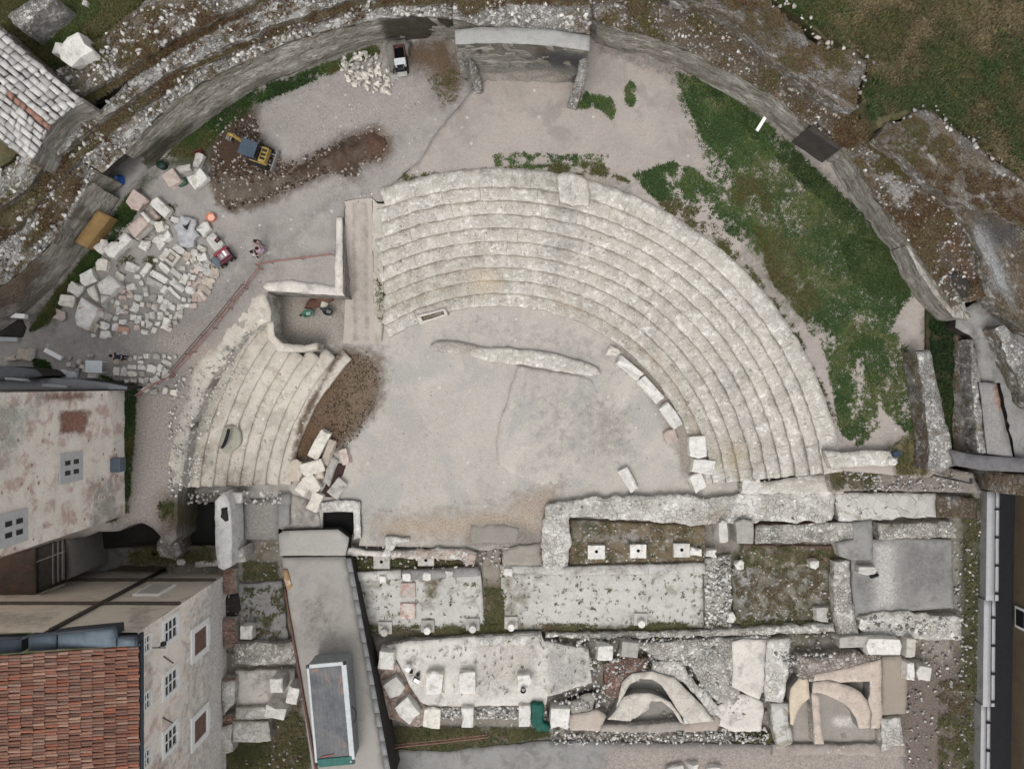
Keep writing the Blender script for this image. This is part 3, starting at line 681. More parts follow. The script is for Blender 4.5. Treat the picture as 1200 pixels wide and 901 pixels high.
o = slab('seat_foot', [(868, 566), (905, 563), (985, 552), (988, 578), (868, 579)], .75, -.5, M_seat, sp=.3, edge=.12, top=.12, side=M_riser); T(o, 'rough white rubble footing under the right seat ends', 'footing')
o = slab('bank', [(972, 548), (1110, 548), (1140, 555), (1150, 578), (1020, 574), (975, 578)], 1.6, -.5, M_soil, sp=.35, edge=.08, top=.12, side=M_riser, paint=[((.12, .09, .04), .8, rect(975, 545, 1030, 568), .5), ((.25, .23, .21), .8, [(1000, 570), (1100, 560), (1150, 560), (1150, 580), (1000, 580)], .4)])
T(o, 'mossy earth bank with loose stones below the seat end', 'bank', kind=STR)

# tower stub at the head of the theatre
tw = empty('arched_tower_stub', U(610, 97, 3), 0, 'tall grey wall stub with a smooth coping and two short legs at top', 'wall')
slab('rubble_top', [(530, 22), (560, 30), (600, 31), (690, 40), (692, 20), (690, -30), (535, -30)], 7.6, 2.9, M_ringl, sp=.35, edge=.1, top=.12, side=M_wface, parent=tw, paint=[((.09, .068, .03), .8, [(520, -10), (690, -10), (690, 5), (640, 8), (600, 2), (550, 18), (530, 10)], .6)])
slab('coping', [(533, 35), (565, 32), (600, 32), (650, 35), (691, 42), (691, 60), (650, 54), (600, 51), (565, 51), (534, 52)], 8.2, 2.9, mottle('coping_cement', (.36, .355, .34), .1, .5, 4, alt=(.29, .285, .275), altamt=.5), sp=.35, edge=.03, top=.02, side=M_wface, parent=tw)
loft('curved_face', [[(534, 53, 8.15), (565, 52, 8.15), (600, 52, 8.15), (650, 55, 8.15), (690, 61, 8.15)],
                     [(545, 68, 5.6), (570, 70, 5.5), (604, 73, 5.4), (645, 76, 5.4), (682, 80, 5.6)],
                     [(553, 90, 4.0), (575, 86, 3.8), (605, 88, 3.8), (640, 90, 3.8), (672, 90, 4.2)],
                     [(553, 104, 2.9), (575, 97, 2.9), (606, 98, 2.9), (640, 98, 2.9), (672, 99, 2.9)]],
     mottle('curved_face_stone', (.19, .18, .16), .25, .8, 5, alt=(.11, .105, .10), altamt=.6, bump=.8), rough=.16, sub=8, parent=tw,
     paint=[((.05, .05, .052), .9, [(630, 56), (690, 62), (684, 82), (626, 80)], .5), ((.06, .058, .056), .8, [(536, 54), (570, 54), (568, 68), (556, 72)], .5), ((.30, .28, .25), .8, [(553, 82), (640, 80), (672, 88), (672, 100), (553, 106)], .4), ((.12, .09, .05), .6, [(575, 52), (640, 54), (640, 62), (580, 62)], .4)])  # the two near-black patches paint shade under the coping into the stone
slab('left_leg', [(536, 56, 7.9), (551, 74, 5.4), (554, 106, 3.6), (567, 108, 3.6), (563, 90, 4.2), (556, 72, 5.6), (545, 54, 7.9)], 5, 2.9, M_ringn, sp=.3, edge=.08, top=.06, parent=tw)
slab('right_leg', [(691, 60, 8.), (689, 80, 6.2), (683, 106, 4.7), (676, 125, 3.8), (665, 122, 3.8), (671, 103, 4.7), (676, 90, 5.4), (680, 64, 7.9)], 5, 2.9, M_ringn, sp=.3, edge=.06, top=.05, side=M_wface, parent=tw)

# loose stones lying on the ring walls (part of those walls)
pL = sample(band(edgeL, outD), 900, 6.2, thr=-.1, f=.5) + sample(band(outD, outC), 250, 6.45, thr=0.1, f=.5) + sample(band(outC, outB), 420, 7.0, thr=0, f=.5)
q = stones_mesh('loose_stones', pL, .10, .50, GCOL + WCOL[:2], M_lstone, rw); q['kind'] = 'stuff'
q = stones_mesh('loose_stones', sample([(60, 90), (96, 64), (163, 10), (300, -3), (215, 38), (150, 80), (90, 112)], 380, 7.6, thr=-.1, f=.5), .12, .5, GCOL + WCOL, M_lstone, rw); q['kind'] = 'stuff'
pR = sample(band(edgeR, out1), 750, 5.9, thr=-.05, f=.5)
q = stones_mesh('loose_stones', pR + sample(band(edgeR, out1), 1900, 5.9, thr=-.3, f=.5), .05, .36, GCOL + BCOL, M_lstone, rr, power=2.6); q['kind'] = 'stuff'
q = stones_mesh('loose_stones', sample([(530, 22), (600, 31), (690, 40), (692, 0), (535, 0)], 240, 7.6, thr=-.1), .12, .5, GCOL + WCOL, M_lstone, tw); q['kind'] = 'stuff'

# ================================================================== curved seats
CX, CY = -1.0, -9.63
R0, R1 = 15.75, 24.2
NR = 9
def seat_z(k): return .26 + 2.7 * k / (NR - 1) if k < NR else 3.22
def arc(R, a0, a1, z, step=.5):
    n = max(3, int(abs(a1 - a0) * R / step)); return [(CX + R * math.sin(a0 + (a1 - a0) * i / n), CY + R * math.cos(a0 + (a1 - a0) * i / n), z) for i in range(n + 1)]
def angX(R, X): return math.asin(max(-1, min(1, (X - CX) / R)))
def angY(R, Y): return math.acos(max(-1, min(1, (Y - CY) / R)))
sc = empty('stone_seating', (CX, CY + R0, 0), 0, 'broad bank of nine curved stone seat rows, right of the ramp', 'seating', 'curved seat banks')
pseat = [((.30, .285, .22), .5, [(520, 200), (680, 190), (700, 240), (560, 215)], 1.2), ((.58, .51, .42), .5, [(445, 330), (560, 290), (600, 330), (560, 360), (445, 378)], 1.3), ((.58, .50, .40), .55, [(640, 330), (700, 360), (790, 420), (840, 520), (820, 570), (790, 480), (730, 400), (640, 366)], .9),
         ((.46, .44, .40), .4, [(640, 200), (690, 200), (690, 300), (640, 340), (630, 260)], 1.2), ((.48, .465, .44), .35, [(760, 330), (880, 430), (940, 560), (880, 560), (840, 450)], 2.2), ((.60, .52, .40), .5, [(550, 320), (585, 310), (590, 345), (560, 350)], .6),
         ((.52, .44, .32), .6, ell(860, 535, 22, 26), 1.)]
for k in range(NR + 1):
    ra = R0 + (R1 - R0) * k / NR
    rb = (R0 + (R1 - R0) * (k + 1) / NR + .12) if k < NR else 25.55
    z = seat_z(k)
    a0 = angX((ra + rb) / 2, -9.95 + (.35 if k > 6 else 0) + random.uniform(-.25, .2)); a1 = angY((ra + rb) / 2, -7.75 + .14 * k)
    # break each row into a few stretches so the edge wanders
    pts = arc(ra, a0, a1, z) + arc(rb, a1, a0, z)
    slab('seat_row', pts, z, z - (.75 if k else .9), M_seat, sp=.33, edge=.06, top=.03, side=M_riser, parent=sc, paint=pseat, world=True, efreq=1.6, roll=.015)
ps = []
for _ in range(1100):
    k = random.randrange(0, NR); ra = R0 + (R1 - R0) * (k + random.random()) / NR
    a = random.uniform(angX(ra, -9.3), angY(ra, -7.4)); ps.append((CX + ra * math.sin(a), CY + ra * math.cos(a), seat_z(int((ra - R0) / (R1 - R0) * NR))))
q = stones_mesh('loose_stones', ps, .06, .28, [(.5, .475, .43), (.56, .53, .485), (.42, .39, .35), (.6, .575, .53)], M_lstone, sc, power=2.5); q['kind'] = 'stuff'
slab('stair_block', [(652, 205), (664, 200), (688, 210), (690, 240), (672, 242), (656, 238)], 3.36, 2, M_seat, sp=.25, edge=.16, top=.1, side=M_riser, parent=sc)

sl_ = empty('stone_seating', U(270, 480, 0), 0, 'short worn bank of curved stone seat rows, left of the ramp', 'seating', 'curved seat banks')
pl = [((.50, .47, .42), .5, [(190, 430), (240, 400), (255, 450), (225, 575), (195, 575)], 1), ((.13, .085, .05), .9, [(395, 412), (407, 408), (380, 450), (358, 500), (350, 545), (340, 545), (350, 490)], .35), ((.42, .35, .28), .6, rect(255, 550, 310, 585), .8)]
a_lo = lambda R: -math.acos(max(-1, min(1, (-7.75 - CY) / R)))
NL = 9
for k in range(0, NL):
    ra = 16.3 + (24.6 - 16.3) * k / NL; rb = 16.3 + (24.6 - 16.3) * (k + 1) / NL + .15
    z = .3 + 1.7 * k / (NL - 1); zz = z
    a0 = a_lo((ra + rb) / 2)
    # upper end: bounded by the sunken bay and its edge
    if k < 4: a1 = -math.acos(min(1, (2.75 - CY) / rb)) + .0
    else: a1 = -math.acos(min(1, ((450.5 - (402 - (k - 4) * 14)) / S * .95 - CY) / rb))
    slab('seat_row', arc(ra, a0, a1, zz) + arc(rb, a1, a0, zz), zz, zz - .8, M_seatl, sp=.33, edge=.055, top=.07, side=M_seatl, parent=sl_, paint=pl, world=True, efreq=.5, roll=.03)
slab('worn_top', [(228, 424), (256, 398), (300, 343), (314, 343), (316, 376), (296, 386), (266, 418), (243, 455), (226, 497), (215, 540), (210, 580), (196, 582), (198, 520)], 3.06, 1, M_seatl, sp=.3, edge=.2, top=.12, side=M_seat, parent=sl_, roll=.12,
     paint=[((.58, .56, .53), .6, [(200, 470), (235, 450), (245, 470), (225, 575), (200, 575)], .8), ((.36, .325, .305), .7, [(196, 430), (230, 410), (215, 470), (198, 520)], .7)])
q = stones_mesh('loose_stones', sample([(200, 440), (250, 420), (300, 380), (270, 450), (236, 560), (196, 590), (195, 520)], 480, 3.1, thr=-.2), .08, .34, WCOL, M_lstone, sl_); q['kind'] = 'stuff'
ps = []
for _ in range(900):
    k = random.random() ** .6 * NL; ra = 16.3 + 8.3 * k / NL; a = random.uniform(-math.acos(min(1, (1.5 - CY) / ra)), a_lo(ra)); ps.append((CX + ra * math.sin(a), CY + ra * math.cos(a), .3 + 1.7 * min(NL - 1, int(k)) / (NL - 1)))
q = stones_mesh('loose_stones', ps, .05, .24, [(.6, .56, .49), (.68, .65, .58), (.5, .45, .38)], M_lstone, sl_, power=2.2); q['kind'] = 'stuff'
slab('bay_edge', [(308, 340), (318, 343), (322, 393), (330, 402), (357, 405), (372, 402), (372, 410), (352, 412), (326, 412), (314, 398)], 2.2, 0, M_seatl, sp=.3, edge=.08, top=.1, side=M_riser, parent=sl_)
# pale kerb wall of the sunken bay
o = slab('retaining_wall', [(394, 255), (401, 254), (402, 343), (404, 347), (314, 341), (308, 337), (312, 331), (340, 328), (392, 336)], 3.12, 0, M_pale, sp=.3, edge=.05, top=.04, side=M_wface)
T(o, 'pale capped retaining wall framing the corner of the sunken bay', 'wall')
o = slab('plate', ell(268, 514, 14, 17, 16, 10), 1.5, .8, mottle('plate_grit', (.36, .345, .285), .2, 1, 5), sp=.25, edge=.10, top=.04)
T(o, 'oval greenish grit patch in the left seats under a dark bundle', 'patch')
# low edge walls in the orchestra
def lowwall(pts, label, z=.35, mat=M_seat, **kw):
    o = slab('low_wall', pts, z, -.2, mat, sp=.28, edge=.06, top=.05, side=M_riser, **kw); T(o, label, 'wall'); return o
lowwall([(504, 405), (512, 400), (535, 400), (560, 406), (600, 408), (640, 412), (680, 423), (702, 432), (704, 438), (690, 440), (650, 434), (610, 427), (575, 424), (552, 417), (530, 413), (508, 410)], 'long low stony ridge curving across the orchestra floor', .3, paint=[((.43, .40, .36), .8, [(504, 400), (540, 398), (560, 406), (545, 416), (506, 412)], .5)])
o = slab('orchestra_rise', [(606, 428, .2), (640, 433, .16), (690, 442, .0), (728, 470, -.1), (742, 510, -.12), (735, 545, -.12), (700, 568, -.1), (640, 568, .0), (600, 556, .12), (584, 545, .17), (582, 515, .2), (588, 488, .22), (597, 458, .22)], .17, -.4, M_orch, sp=.35, edge=.12, top=.03, roll=.03, paint=[((.40, .38, .355), .4, [(600, 440), (690, 442), (720, 480), (700, 560), (620, 560)], 2)]); T(o, 'slightly raised gravel step in the middle of the orchestra', 'floor', kind=STR)
pb = [(488, 370), (522, 361), (525, 369), (492, 380)]; pin = [(493, 371), (519, 364), (521, 368), (496, 376)]
e = empty('stone_trough', U(506, 370, 0), 0, 'small sunken rectangular stone basin at the foot of the seats', 'basin')
for i in range(4):
    a, b = pb[i], pb[(i + 1) % 4]; c, d = pin[(i + 1) % 4], pin[i]
    slab('rim', [a, b, c, d], .52, -.1, M_pale, sp=.25, edge=.02, top=.01, parent=e, roll=.02)
slab('bed', pin, .36, -.1, M_soil, sp=.3, edge=.02, top=.01, parent=e)
# ================================================================== stage building ruins
def W_(label, pts, z, mat=M_conc, zb=-1, edge=.08, top=.05, name='low_wall', cat='wall', side=None, kind=None, group=None, **kw):
    if z > .2 and name not in ('hollow_floor',): z = .2 + (z - .2) * .62
    o = slab(name, pts, z, zb, mat, sp=kw.pop('sp', .32), edge=edge * (1.3 if edge > .045 else 1), top=top * 1.2, side=side, **kw)
    return T(o, label, cat, group, kind)
M_white2 = rubble('white_mortar', [(0, (.50, .485, .455)), (.5, (.60, .585, .555)), (1, (.72, .70, .67))], 2.2, (.48, .46, .43), .05, moss=(.38, .36, .32), mossamt=.6, bump=.8, big=.3, warp=.5)
M_cob = rubble('cobble_core', [(0, (.29, .275, .25)), (.5, (.45, .43, .40)), (.85, (.58, .56, .525)), (1, (.74, .72, .68))], 4.6, (.26, .24, .21), .05, moss=(.14, .12, .075), mossamt=.22, bump=1.)
M_paved = rubble('paving', [(0, (.40, .385, .36)), (.5, (.46, .445, .42)), (1, (.53, .515, .49))], .9, (.30, .285, .26), .02, moss=(.2, .18, .12), mossamt=.35, bump=.5, small=False)
W_('broad rough white wall turning a corner at the lower edge of the orchestra',
   [(641, 591), (668, 586), (700, 582), (760, 581), (800, 580), (830, 583), (866, 578), (905, 577), (972, 575), (980, 582), (976, 611), (900, 611), (868, 612), (840, 612), (828, 616), (790, 612), (740, 609), (668, 607), (667, 640), (664, 664), (650, 668), (636, 664), (634, 640), (638, 606)], .85, M_conc, side=M_riser, edge=.13, top=.09,
   paint=[((.36, .35, .33), .5, [(640, 588), (700, 584), (720, 600), (645, 606)], .6), ((.42, .36, .29), .6, [(828, 590), (860, 590), (850, 616), (826, 614)], .5)])
W_('large pale cracked slabs of the wall footing, right of the broad wall', [(978, 577), (1020, 578), (1060, 577), (1096, 579), (1097, 606), (1060, 606), (1022, 610), (983, 610)], .8, M_paved, side=M_riser, edge=.08)
W_('dark mossy rubble continuing the footing to the right', [(1096, 580), (1146, 585), (1146, 608), (1098, 606)], .35, M_ringd, side=M_riser)
W_('long narrow cobble wall with a straight dark joint above it', [(886, 615), (1000, 612), (1022, 610), (1022, 628), (1000, 634), (886, 637)], .75, M_cob, side=M_brick)
W_('cobble wall strip beside the grey slab at right', [(1030, 614), (1120, 612), (1122, 630), (1030, 632)], .55, M_cob, side=M_riser)
W_('smooth grey cement pad at the corner of the cobble walls', [(981, 636), (1000, 632), (1000, 612), (1022, 609), (1023, 655), (1000, 657), (984, 652)], 1.0, M_concd, side=M_riser, edge=.04, top=.02, name='cement_pad', cat='pad', paint=[((.40, .39, .375), .6, [(980, 636), (998, 634), (996, 654), (982, 654)], .3)])
W_('vertical cobble wall between the weedy court and the grey floor', [(977, 658), (996, 657), (997, 690), (1004, 728), (1006, 745), (984, 745), (978, 715)], .7, M_cob, side=M_riser, edge=.09, top=.08)
W_('grey cement floor of the room right of the cobble wall', [(997, 634), (1050, 630), (1116, 632), (1118, 712), (1060, 716), (1002, 722), (998, 690)], .1, M_concd, name='cement_floor', cat='floor', kind=STR, edge=.04, top=.02,
   paint=[((.47, .46, .45), .8, [(1018, 632), (1054, 632), (1056, 716), (1020, 718)], .8), ((.2, .2, .205), .6, [(1060, 632), (1112, 634), (1114, 690), (1062, 700)], .8), ((.19, .19, .185), .6, [(1000, 672), (1025, 672), (1022, 695), (1002, 695)], .4)])
W_('white rubble ledge under the grey floor', [(1008, 722), (1050, 716), (1100, 722), (1128, 724), (1126, 748), (1096, 752), (1055, 744), (1010, 744)], .4, M_conc, side=M_riser, edge=.13, top=.12)
# weedy court in the middle right
W_('weedy court floor with patches of mortar between cobble walls', [(858, 664), (972, 660), (976, 728), (860, 730)], -.35, mottle('court', (.17, .155, .12), .3, .8, 4, alt=(.30, .295, .28), altamt=.5, speck=((.45, .44, .4), .1, 5)), name='court_floor', cat='floor', kind=STR, edge=.1, paint=[((.31, .305, .29), .7, [(858, 664), (885, 664), (880, 712), (858, 712)], .6), ((.06, .065, .03), .8, [(968, 660), (976, 660), (976, 728), (900, 730), (900, 724), (968, 720)], .3)])
W_('stony rubble strip between the two mortar courts', [(826, 655), (856, 650), (858, 735), (826, 738)], -.2, M_cob, name='rubble_strip', cat='rubble', top=.1)
W_('bumpy ground with bricks and stones below the cobble wall', [(868, 638), (985, 640), (985, 662), (900, 668), (868, 664)], -.3, mottle('brickground', (.2, .165, .135), .3, .9, 5, alt=(.10, .10, .05), altamt=.7, speck=((.5, .48, .44), .12, 5)), name='rubble_strip', cat='rubble', top=.08, paint=[((.25, .13, .095), .7, [(870, 636), (985, 636), (985, 641), (870, 642)], .2), ((.22, .15, .115), .7, [(945, 640), (982, 640), (980, 662), (945, 660)], .4)])
# pale mortar courts
W_('pale mortar floor left of the central dirt path', [(413, 672), (470, 676), (563, 668), (566, 700), (568, 736), (424, 740)], -.2, M_mort, name='mortar_floor', cat='floor', kind=STR, edge=.04, top=.03, paint=[((.14, .11, .06), .75, [(492, 675), (520, 675), (514, 700), (500, 705)], .6), ((.31, .29, .25), .6, [(413, 675), (435, 675), (440, 738), (424, 738)], .7), ((.08, .09, .04), .8, [(424, 732), (567, 730), (567, 740), (424, 741)], .4)])
W_('wide pale mortar floor right of the central dirt path', [(586, 672), (640, 670), (823, 668), (825, 735), (592, 738)], -.2, M_mort, name='mortar_floor', cat='floor', kind=STR, edge=.04, top=.03, paint=[((.26, .23, .17), .6, [(586, 672), (605, 672), (610, 738), (590, 738)], .6), ((.22, .2, .13), .6, [(605, 700), (630, 672), (640, 672), (615, 715)], .5), ((.08, .085, .04), .8, [(590, 733), (825, 730), (825, 738), (592, 741)], .4)])
W_('narrow weedy earth path between the two mortar floors', [(564, 640), (586, 640), (592, 738), (568, 738)], -.25, mottle('pathsoil', (.25, .22, .185), .2, .8, 5), name='dirt_path', cat='path', kind=STR, edge=.04, paint=[((.13, .105, .055), .9, [(566, 680), (590, 680), (594, 738), (568, 740)], .6), ((.05, .05, .022), .8, [(567, 720), (592, 715), (594, 740), (568, 740)], .5)])
W_('long flat kerb of grey paving stones along the pale floors', [(586, 662), (640, 663), (668, 664), (826, 660), (827, 672), (668, 674), (587, 671)], .05, M_paved, name='kerb', cat='kerb', side=M_riser, edge=.04, top=.02, paint=[((.38, .33, .285), .5, [(668, 664), (740, 662), (740, 673), (668, 674)], .3)])
W_('narrow kerb of grey stones behind the row of small bases', [(412, 671), (470, 668), (470, 678), (413, 682)], .02, M_paved, name='kerb', cat='kerb', side=M_riser, edge=.03, top=.02)
W_('row of squared grey kerb stones between white pads', [(471, 669), (560, 665), (562, 675), (471, 680)], .1, M_concd, name='kerb', cat='kerb', side=M_riser, edge=.03, top=.02)
W_('thin wall of red and white stones below the orchestra', [(458, 645), (500, 645), (512, 642), (548, 644), (558, 648), (556, 662), (545, 662), (540, 656), (512, 655), (458, 654)], .45, rubble('pinkwhite', [(0, (.42, .30, .25)), (.5, (.50, .46, .41)), (1, (.66, .63, .6))], 2.2, (.3, .27, .24), .04), side=M_riser, edge=.07)
W_('low pale wall joining the ramp landing to the red and white wall', [(404, 642), (440, 646), (458, 646), (458, 653), (405, 650)], .25, M_pale, side=M_riser)
W_('short bent pale wall pointing up into the orchestra', [(450, 632), (452, 629), (480, 630), (479, 635), (464, 637), (458, 652), (448, 652), (452, 640)], .4, M_white2, side=M_riser)
W_('shallow dark sunken pad at the lower edge of the orchestra', [(551, 615), (590, 614), (608, 619), (606, 636), (551, 636)], .03, mottle('damp', (.27, .25, .225), .1, .8, 5), name='sunken_pad', cat='pad', edge=.04, top=.02)
W_('rough stepped footing between the sunken pad and the broad wall', [(590, 645), (608, 640), (634, 636), (634, 662), (590, 662)], .15, mottle('footing', (.30, .275, .24), .2, .8, 5), name='footing', cat='footing', side=M_riser)
# beds with weeds
W_('brown earth bed with square pads behind the broad wall', [(668, 609), (826, 616), (827, 660), (668, 662)], -.3, mottle('bed', (.16, .125, .08), .3, .9, 5, alt=(.30, .285, .26), altamt=.5, speck=((.5, .48, .45), .1, 5)), name='earth_bed', cat='bed', kind=STR, edge=.03, paint=[((.33, .31, .29), .7, rect(668, 625, 760, 638), .5), ((.05, .06, .025), .7, rect(668, 610, 700, 622), .4)])
# ---- round ended platform, lower left of the ruins
W_('pale stone paved platform with dark pits and two square bases', [(452, 757), (480, 751), (555, 746), (634, 742), (637, 752), (690, 760), (694, 800), (642, 816), (640, 826), (505, 828), (492, 822), (478, 800), (466, 775)], .35, mottle('platform', (.60, .575, .53), .16, .7, 4, alt=(.33, .31, .27), altamt=.35), side=M_riser, name='platform', cat='platform', edge=.05, top=.03,
   paint=[((.56, .53, .48), .6, [(555, 746), (634, 743), (636, 800), (560, 820)], 1), ((.40, .39, .375), .7, [(640, 755), (690, 760), (692, 802), (642, 815)], .5), ((.30, .27, .22), .4, [(470, 765), (500, 755), (490, 790), (478, 800)], .5)])
W_('bright whitewashed stone edging at the top of the platform', [(556, 746), (590, 745), (633, 743), (634, 754), (560, 759)], .5, M_white2, name='edging', cat='edging', side=M_riser, edge=.05)
W_('curved brick footing around the rounded platform end', [(434, 788), (441, 780), (462, 770), (478, 800), (497, 826), (512, 832), (505, 850), (490, 852), (470, 846), (452, 842), (440, 820)], .15, rubble('brickcurve', [(0, (.26, .16, .12)), (.5, (.40, .30, .25)), (1, (.52, .44, .39))], 3.2, (.32, .28, .25), .05), name='brick_footing', cat='footing', side=M_riser, edge=.1, top=.08)
W_('strip of rubble infill below the platform', [(505, 828), (640, 826), (642, 842), (508, 842)], .1, M_cob, name='rubble_strip', cat='rubble', edge=.05)
def block(label, px, py, w_, l_, rot, z=.6, zb=-.6, mat=M_white, name='stone_block', group=None, tilt=0, cat='stone block', bev=.09, jit=.085, parent=None):
    x, y, _ = U(px, py, z); f = (H - z) / H / S
    bm = bmesh.new(); hgt = z - zb
    add_box(bm, (0, 0, hgt / 2), (w_ * f, l_ * f, hgt), bev=0)
    if max(w_, l_) > 7: bmesh.ops.subdivide_edges(bm, edges=[e for e in bm.edges], cuts=1, use_grid_fill=True)
    for v in bm.verts:
        j = jit * (1 if v.co.z > .1 else .3) * min(1, min(w_, l_) / 9)
        v.co += Vector((random.uniform(-j, j), random.uniform(-j, j), random.uniform(-j, j) * .6))
        v.co.z += tilt * v.co.x
    bmesh.ops.bevel(bm, geom=[e for e in bm.edges if e.calc_face_angle(0) > .6], offset=bev * min(1, min(w_, l_) / 9), segments=2, affect='EDGES', profile=.6)
    o = bm_obj(name, bm, mat, None, False); o.location = (x, y, zb); o.rotation_euler = (0, 0, -math.radians(rot))
    if parent: wpar(o, parent)
    else: T(o, label, cat, group)
    return o
# big squared blocks and piers (label, px, py, w, l, rot, z, mat)
for b in [
    ('white ashlar block with lewis holes at the top of the rounded platform end', 452, 774, 19, 22, 8, 1.0, M_white),
    ('white block set on the brick curve, middle of the three curved blocks', 461, 805, 20, 19, -35, .8, M_white),
    ('white block at the lower end of the brick curve', 478, 833, 25, 20, 48, .9, M_white),
    ('square white base left of its twin on the platform', 509, 801, 19, 24, 1, 1.0, M_white),
    ('square white base right of its twin on the platform', 548, 800, 19, 24, 0, 1.0, M_white),
    ('narrow square pale base with a dark pot on top', 613, 799, 15, 18, 0, .9, M_white),
    ('pale block at the left end of the lower stone row', 506, 842, 20, 22, 6, .6, M_whiteb),
    ('pale block with a lewis hole in the middle of the lower stone row', 548, 841, 14, 24, 0, .7, M_white),
    ('pale block left of the green sheet in the lower stone row', 615, 839, 14, 26, 0, .6, M_white),
    ('broad pale block right of the green sheet', 656, 842, 22, 24, 3, .6, M_white),
    ('white cube block with one hole beside the dark rubble', 709, 766, 17, 18, 0, 1.2, M_white),
    ('rounded grey stone drum stump beside the white cube', 738, 761, 20, 18, 10, .8, M_greyst),
    ('white squared block at the lower right corner of the seats', 880, 567, 18, 19, 0, 1.1, M_white),
    ('tall narrow white block standing at the left of the brick court', 848, 624, 11, 24, -4, 1.0, M_white),
    ('grey and white square block beside the tall narrow one', 873, 624, 21, 27, 0, 1.1, M_greyst),
    ('white flat slab beside the black bundle on the grey floor', 1017, 668, 20, 9, 0, .8, M_white),
    ('small white block on bricks at the end of the brick ledge', 955, 661, 10, 8, 0, .5, M_white),
    ('small white block with a dark side in the weedy court', 868, 663, 9, 9, 0, .2, M_white),
    ('rough white stone at the edge of the brown earth bed', 834, 649, 13, 9, 0, .3, M_white),
    ('white stone lying on the mossy line in the weedy court', 857, 724, 8, 10, 15, .2, M_white),
    ('grey square pad in the lower right corner of the weedy court', 964, 720, 15, 17, 0, .2, M_greyst),
    ('large white slab at the top of the round brick ruin', 1037, 758, 38, 20, 0, 1.2, M_white),
    ('cream block broken beside the large white slab', 1068, 759, 11, 22, 4, .9, M_whiteb),
    ('white block left of a pair standing right of the brown slab', 1067, 787, 9, 20, 0, .9, M_white),
    ('white block right of a pair standing right of the brown slab', 1084, 789, 14, 16, 8, 1.1, M_white),
    ('grey lintel stone above the round brick ruin', 1001, 752, 34, 12, -4, .9, M_greyst),
    ('small white stone dropped on the ledge left of the white slab', 1012, 731, 8, 12, 10, .6, M_white),
    ('boulder half out of the ground on the road, leftmost of three', 792, 905, 22, 14, -10, .1, M_white),
    ('boulder half out of the ground on the road, middle of three', 812, 903, 12, 16, 5, .15, M_white),
    ('boulder half out of the ground on the road, rightmost of three', 837, 905, 16, 13, 0, .15, M_white),
    ('tall white block with holes left of the ramp', 324, 804, 15, 17, 0, 1.4, M_white),
    ('pointed white block leaning by the ramp wall', 343, 814, 14, 20, 14, 1.2, M_white),
    ('white wedge shaped block with three holes', 322, 835, 24, 14, 14, 1.4, M_white),
    ('white block by the house wall under the rounded recess', 288, 741, 16, 15, 0, .6, M_white),
    ]:
    block(b[0], b[1], b[2], b[3], b[4], b[5], b[6], -.7, b[7])
# small blocks: square bases with a dark socket
def base(px, py, s_, label, mat=M_white, z=.05, hole=True, group=None):
    e = empty('column_base', U(px, py, z), 0, label, 'base', group)
    bm = add_box(bmesh.new(), (0, 0, -.3), (s_[0] / S, s_[1] / S, .6), bev=.03); bm_obj('pad', bm, mat, e)
    if hole:
        bm = bmesh.new(); add_tube(bm, (0, .05, -.05), (0, .05, .012), .13, 10); bm_obj('socket', bm, M_dark, e)
    return e
for i, (px, py, q, lab) in enumerate([(699, 647, (20, 16), 'left square white pad with a dark socket in the earth bed'), (748, 646, (19, 16), 'middle square white pad with a dark socket in the earth bed'), (799, 645, (19, 16), 'right square white pad with a dark socket in the earth bed'),
        (447, 659, (19, 15), 'pale square pad with a dark socket at the left brown bed'), (499, 657, (19, 12), 'pale square pad with a dark socket under the red and white wall'), (598, 650, (17, 17), 'grey pad with a dark socket on the stepped footing')]):
    base(px, py, q, lab, M_white if i < 3 else M_greyst, .1)
block('white block fragment adjoining the right square pad', 816, 647, 14, 9, 6, .25, -.6)
rs = [(448, 679, 8, 9), (476, 676, 9, 9), (500, 675, 9, 9), (527, 674, 9, 9), (596, 671, 9, 9)]
for i, (px, py, a, b_) in enumerate(rs):
    block(['first', 'second', 'third', 'fourth', 'fifth'][i] + ' small white cube from the left on the grey kerb', px, py, a, b_, 0, .25, -.6, M_white, group='small cubes on the kerb')
for i, (px, py) in enumerate([(451, 738), (501, 736), (554, 734), (599, 732), (751, 728)]):
    e = empty('column_base', U(px, py, .1), 0, ['dull grey stump at the ramp end of the mossy line', 'bright white stump inside a round dark ring', 'pale stump right of the dark ringed one', 'white stump just right of the weedy earth path', 'lone white stump at the middle of the wide mortar floor'][i], 'base', 'stumps along the mossy line')
    bm = add_box(bmesh.new(), (0, .12, -.35), (1.05, .95, .5), bev=.04); bm_obj('plinth', bm, M_greyst, e)
    bm = bmesh.new(); bmesh.ops.create_cone(bm, cap_ends=True, segments=10, radius1=.34, radius2=.28, depth=.8); bm_obj('stump', bm, M_white if i else M_greyst, e).location = (0, -.12, -.05)
for px, py, lab in [(478, 692, 'upper red veined square slab on the mortar floor'), (478, 716, 'lower red veined square slab on the mortar floor')]:
    block(lab, px, py, 18, 18, 0, .0, -.5, stonemat('red_veined', (.50, .44, .40), (.40, .25, .21), .8), 'veined_slab', cat='slab', jit=.03)
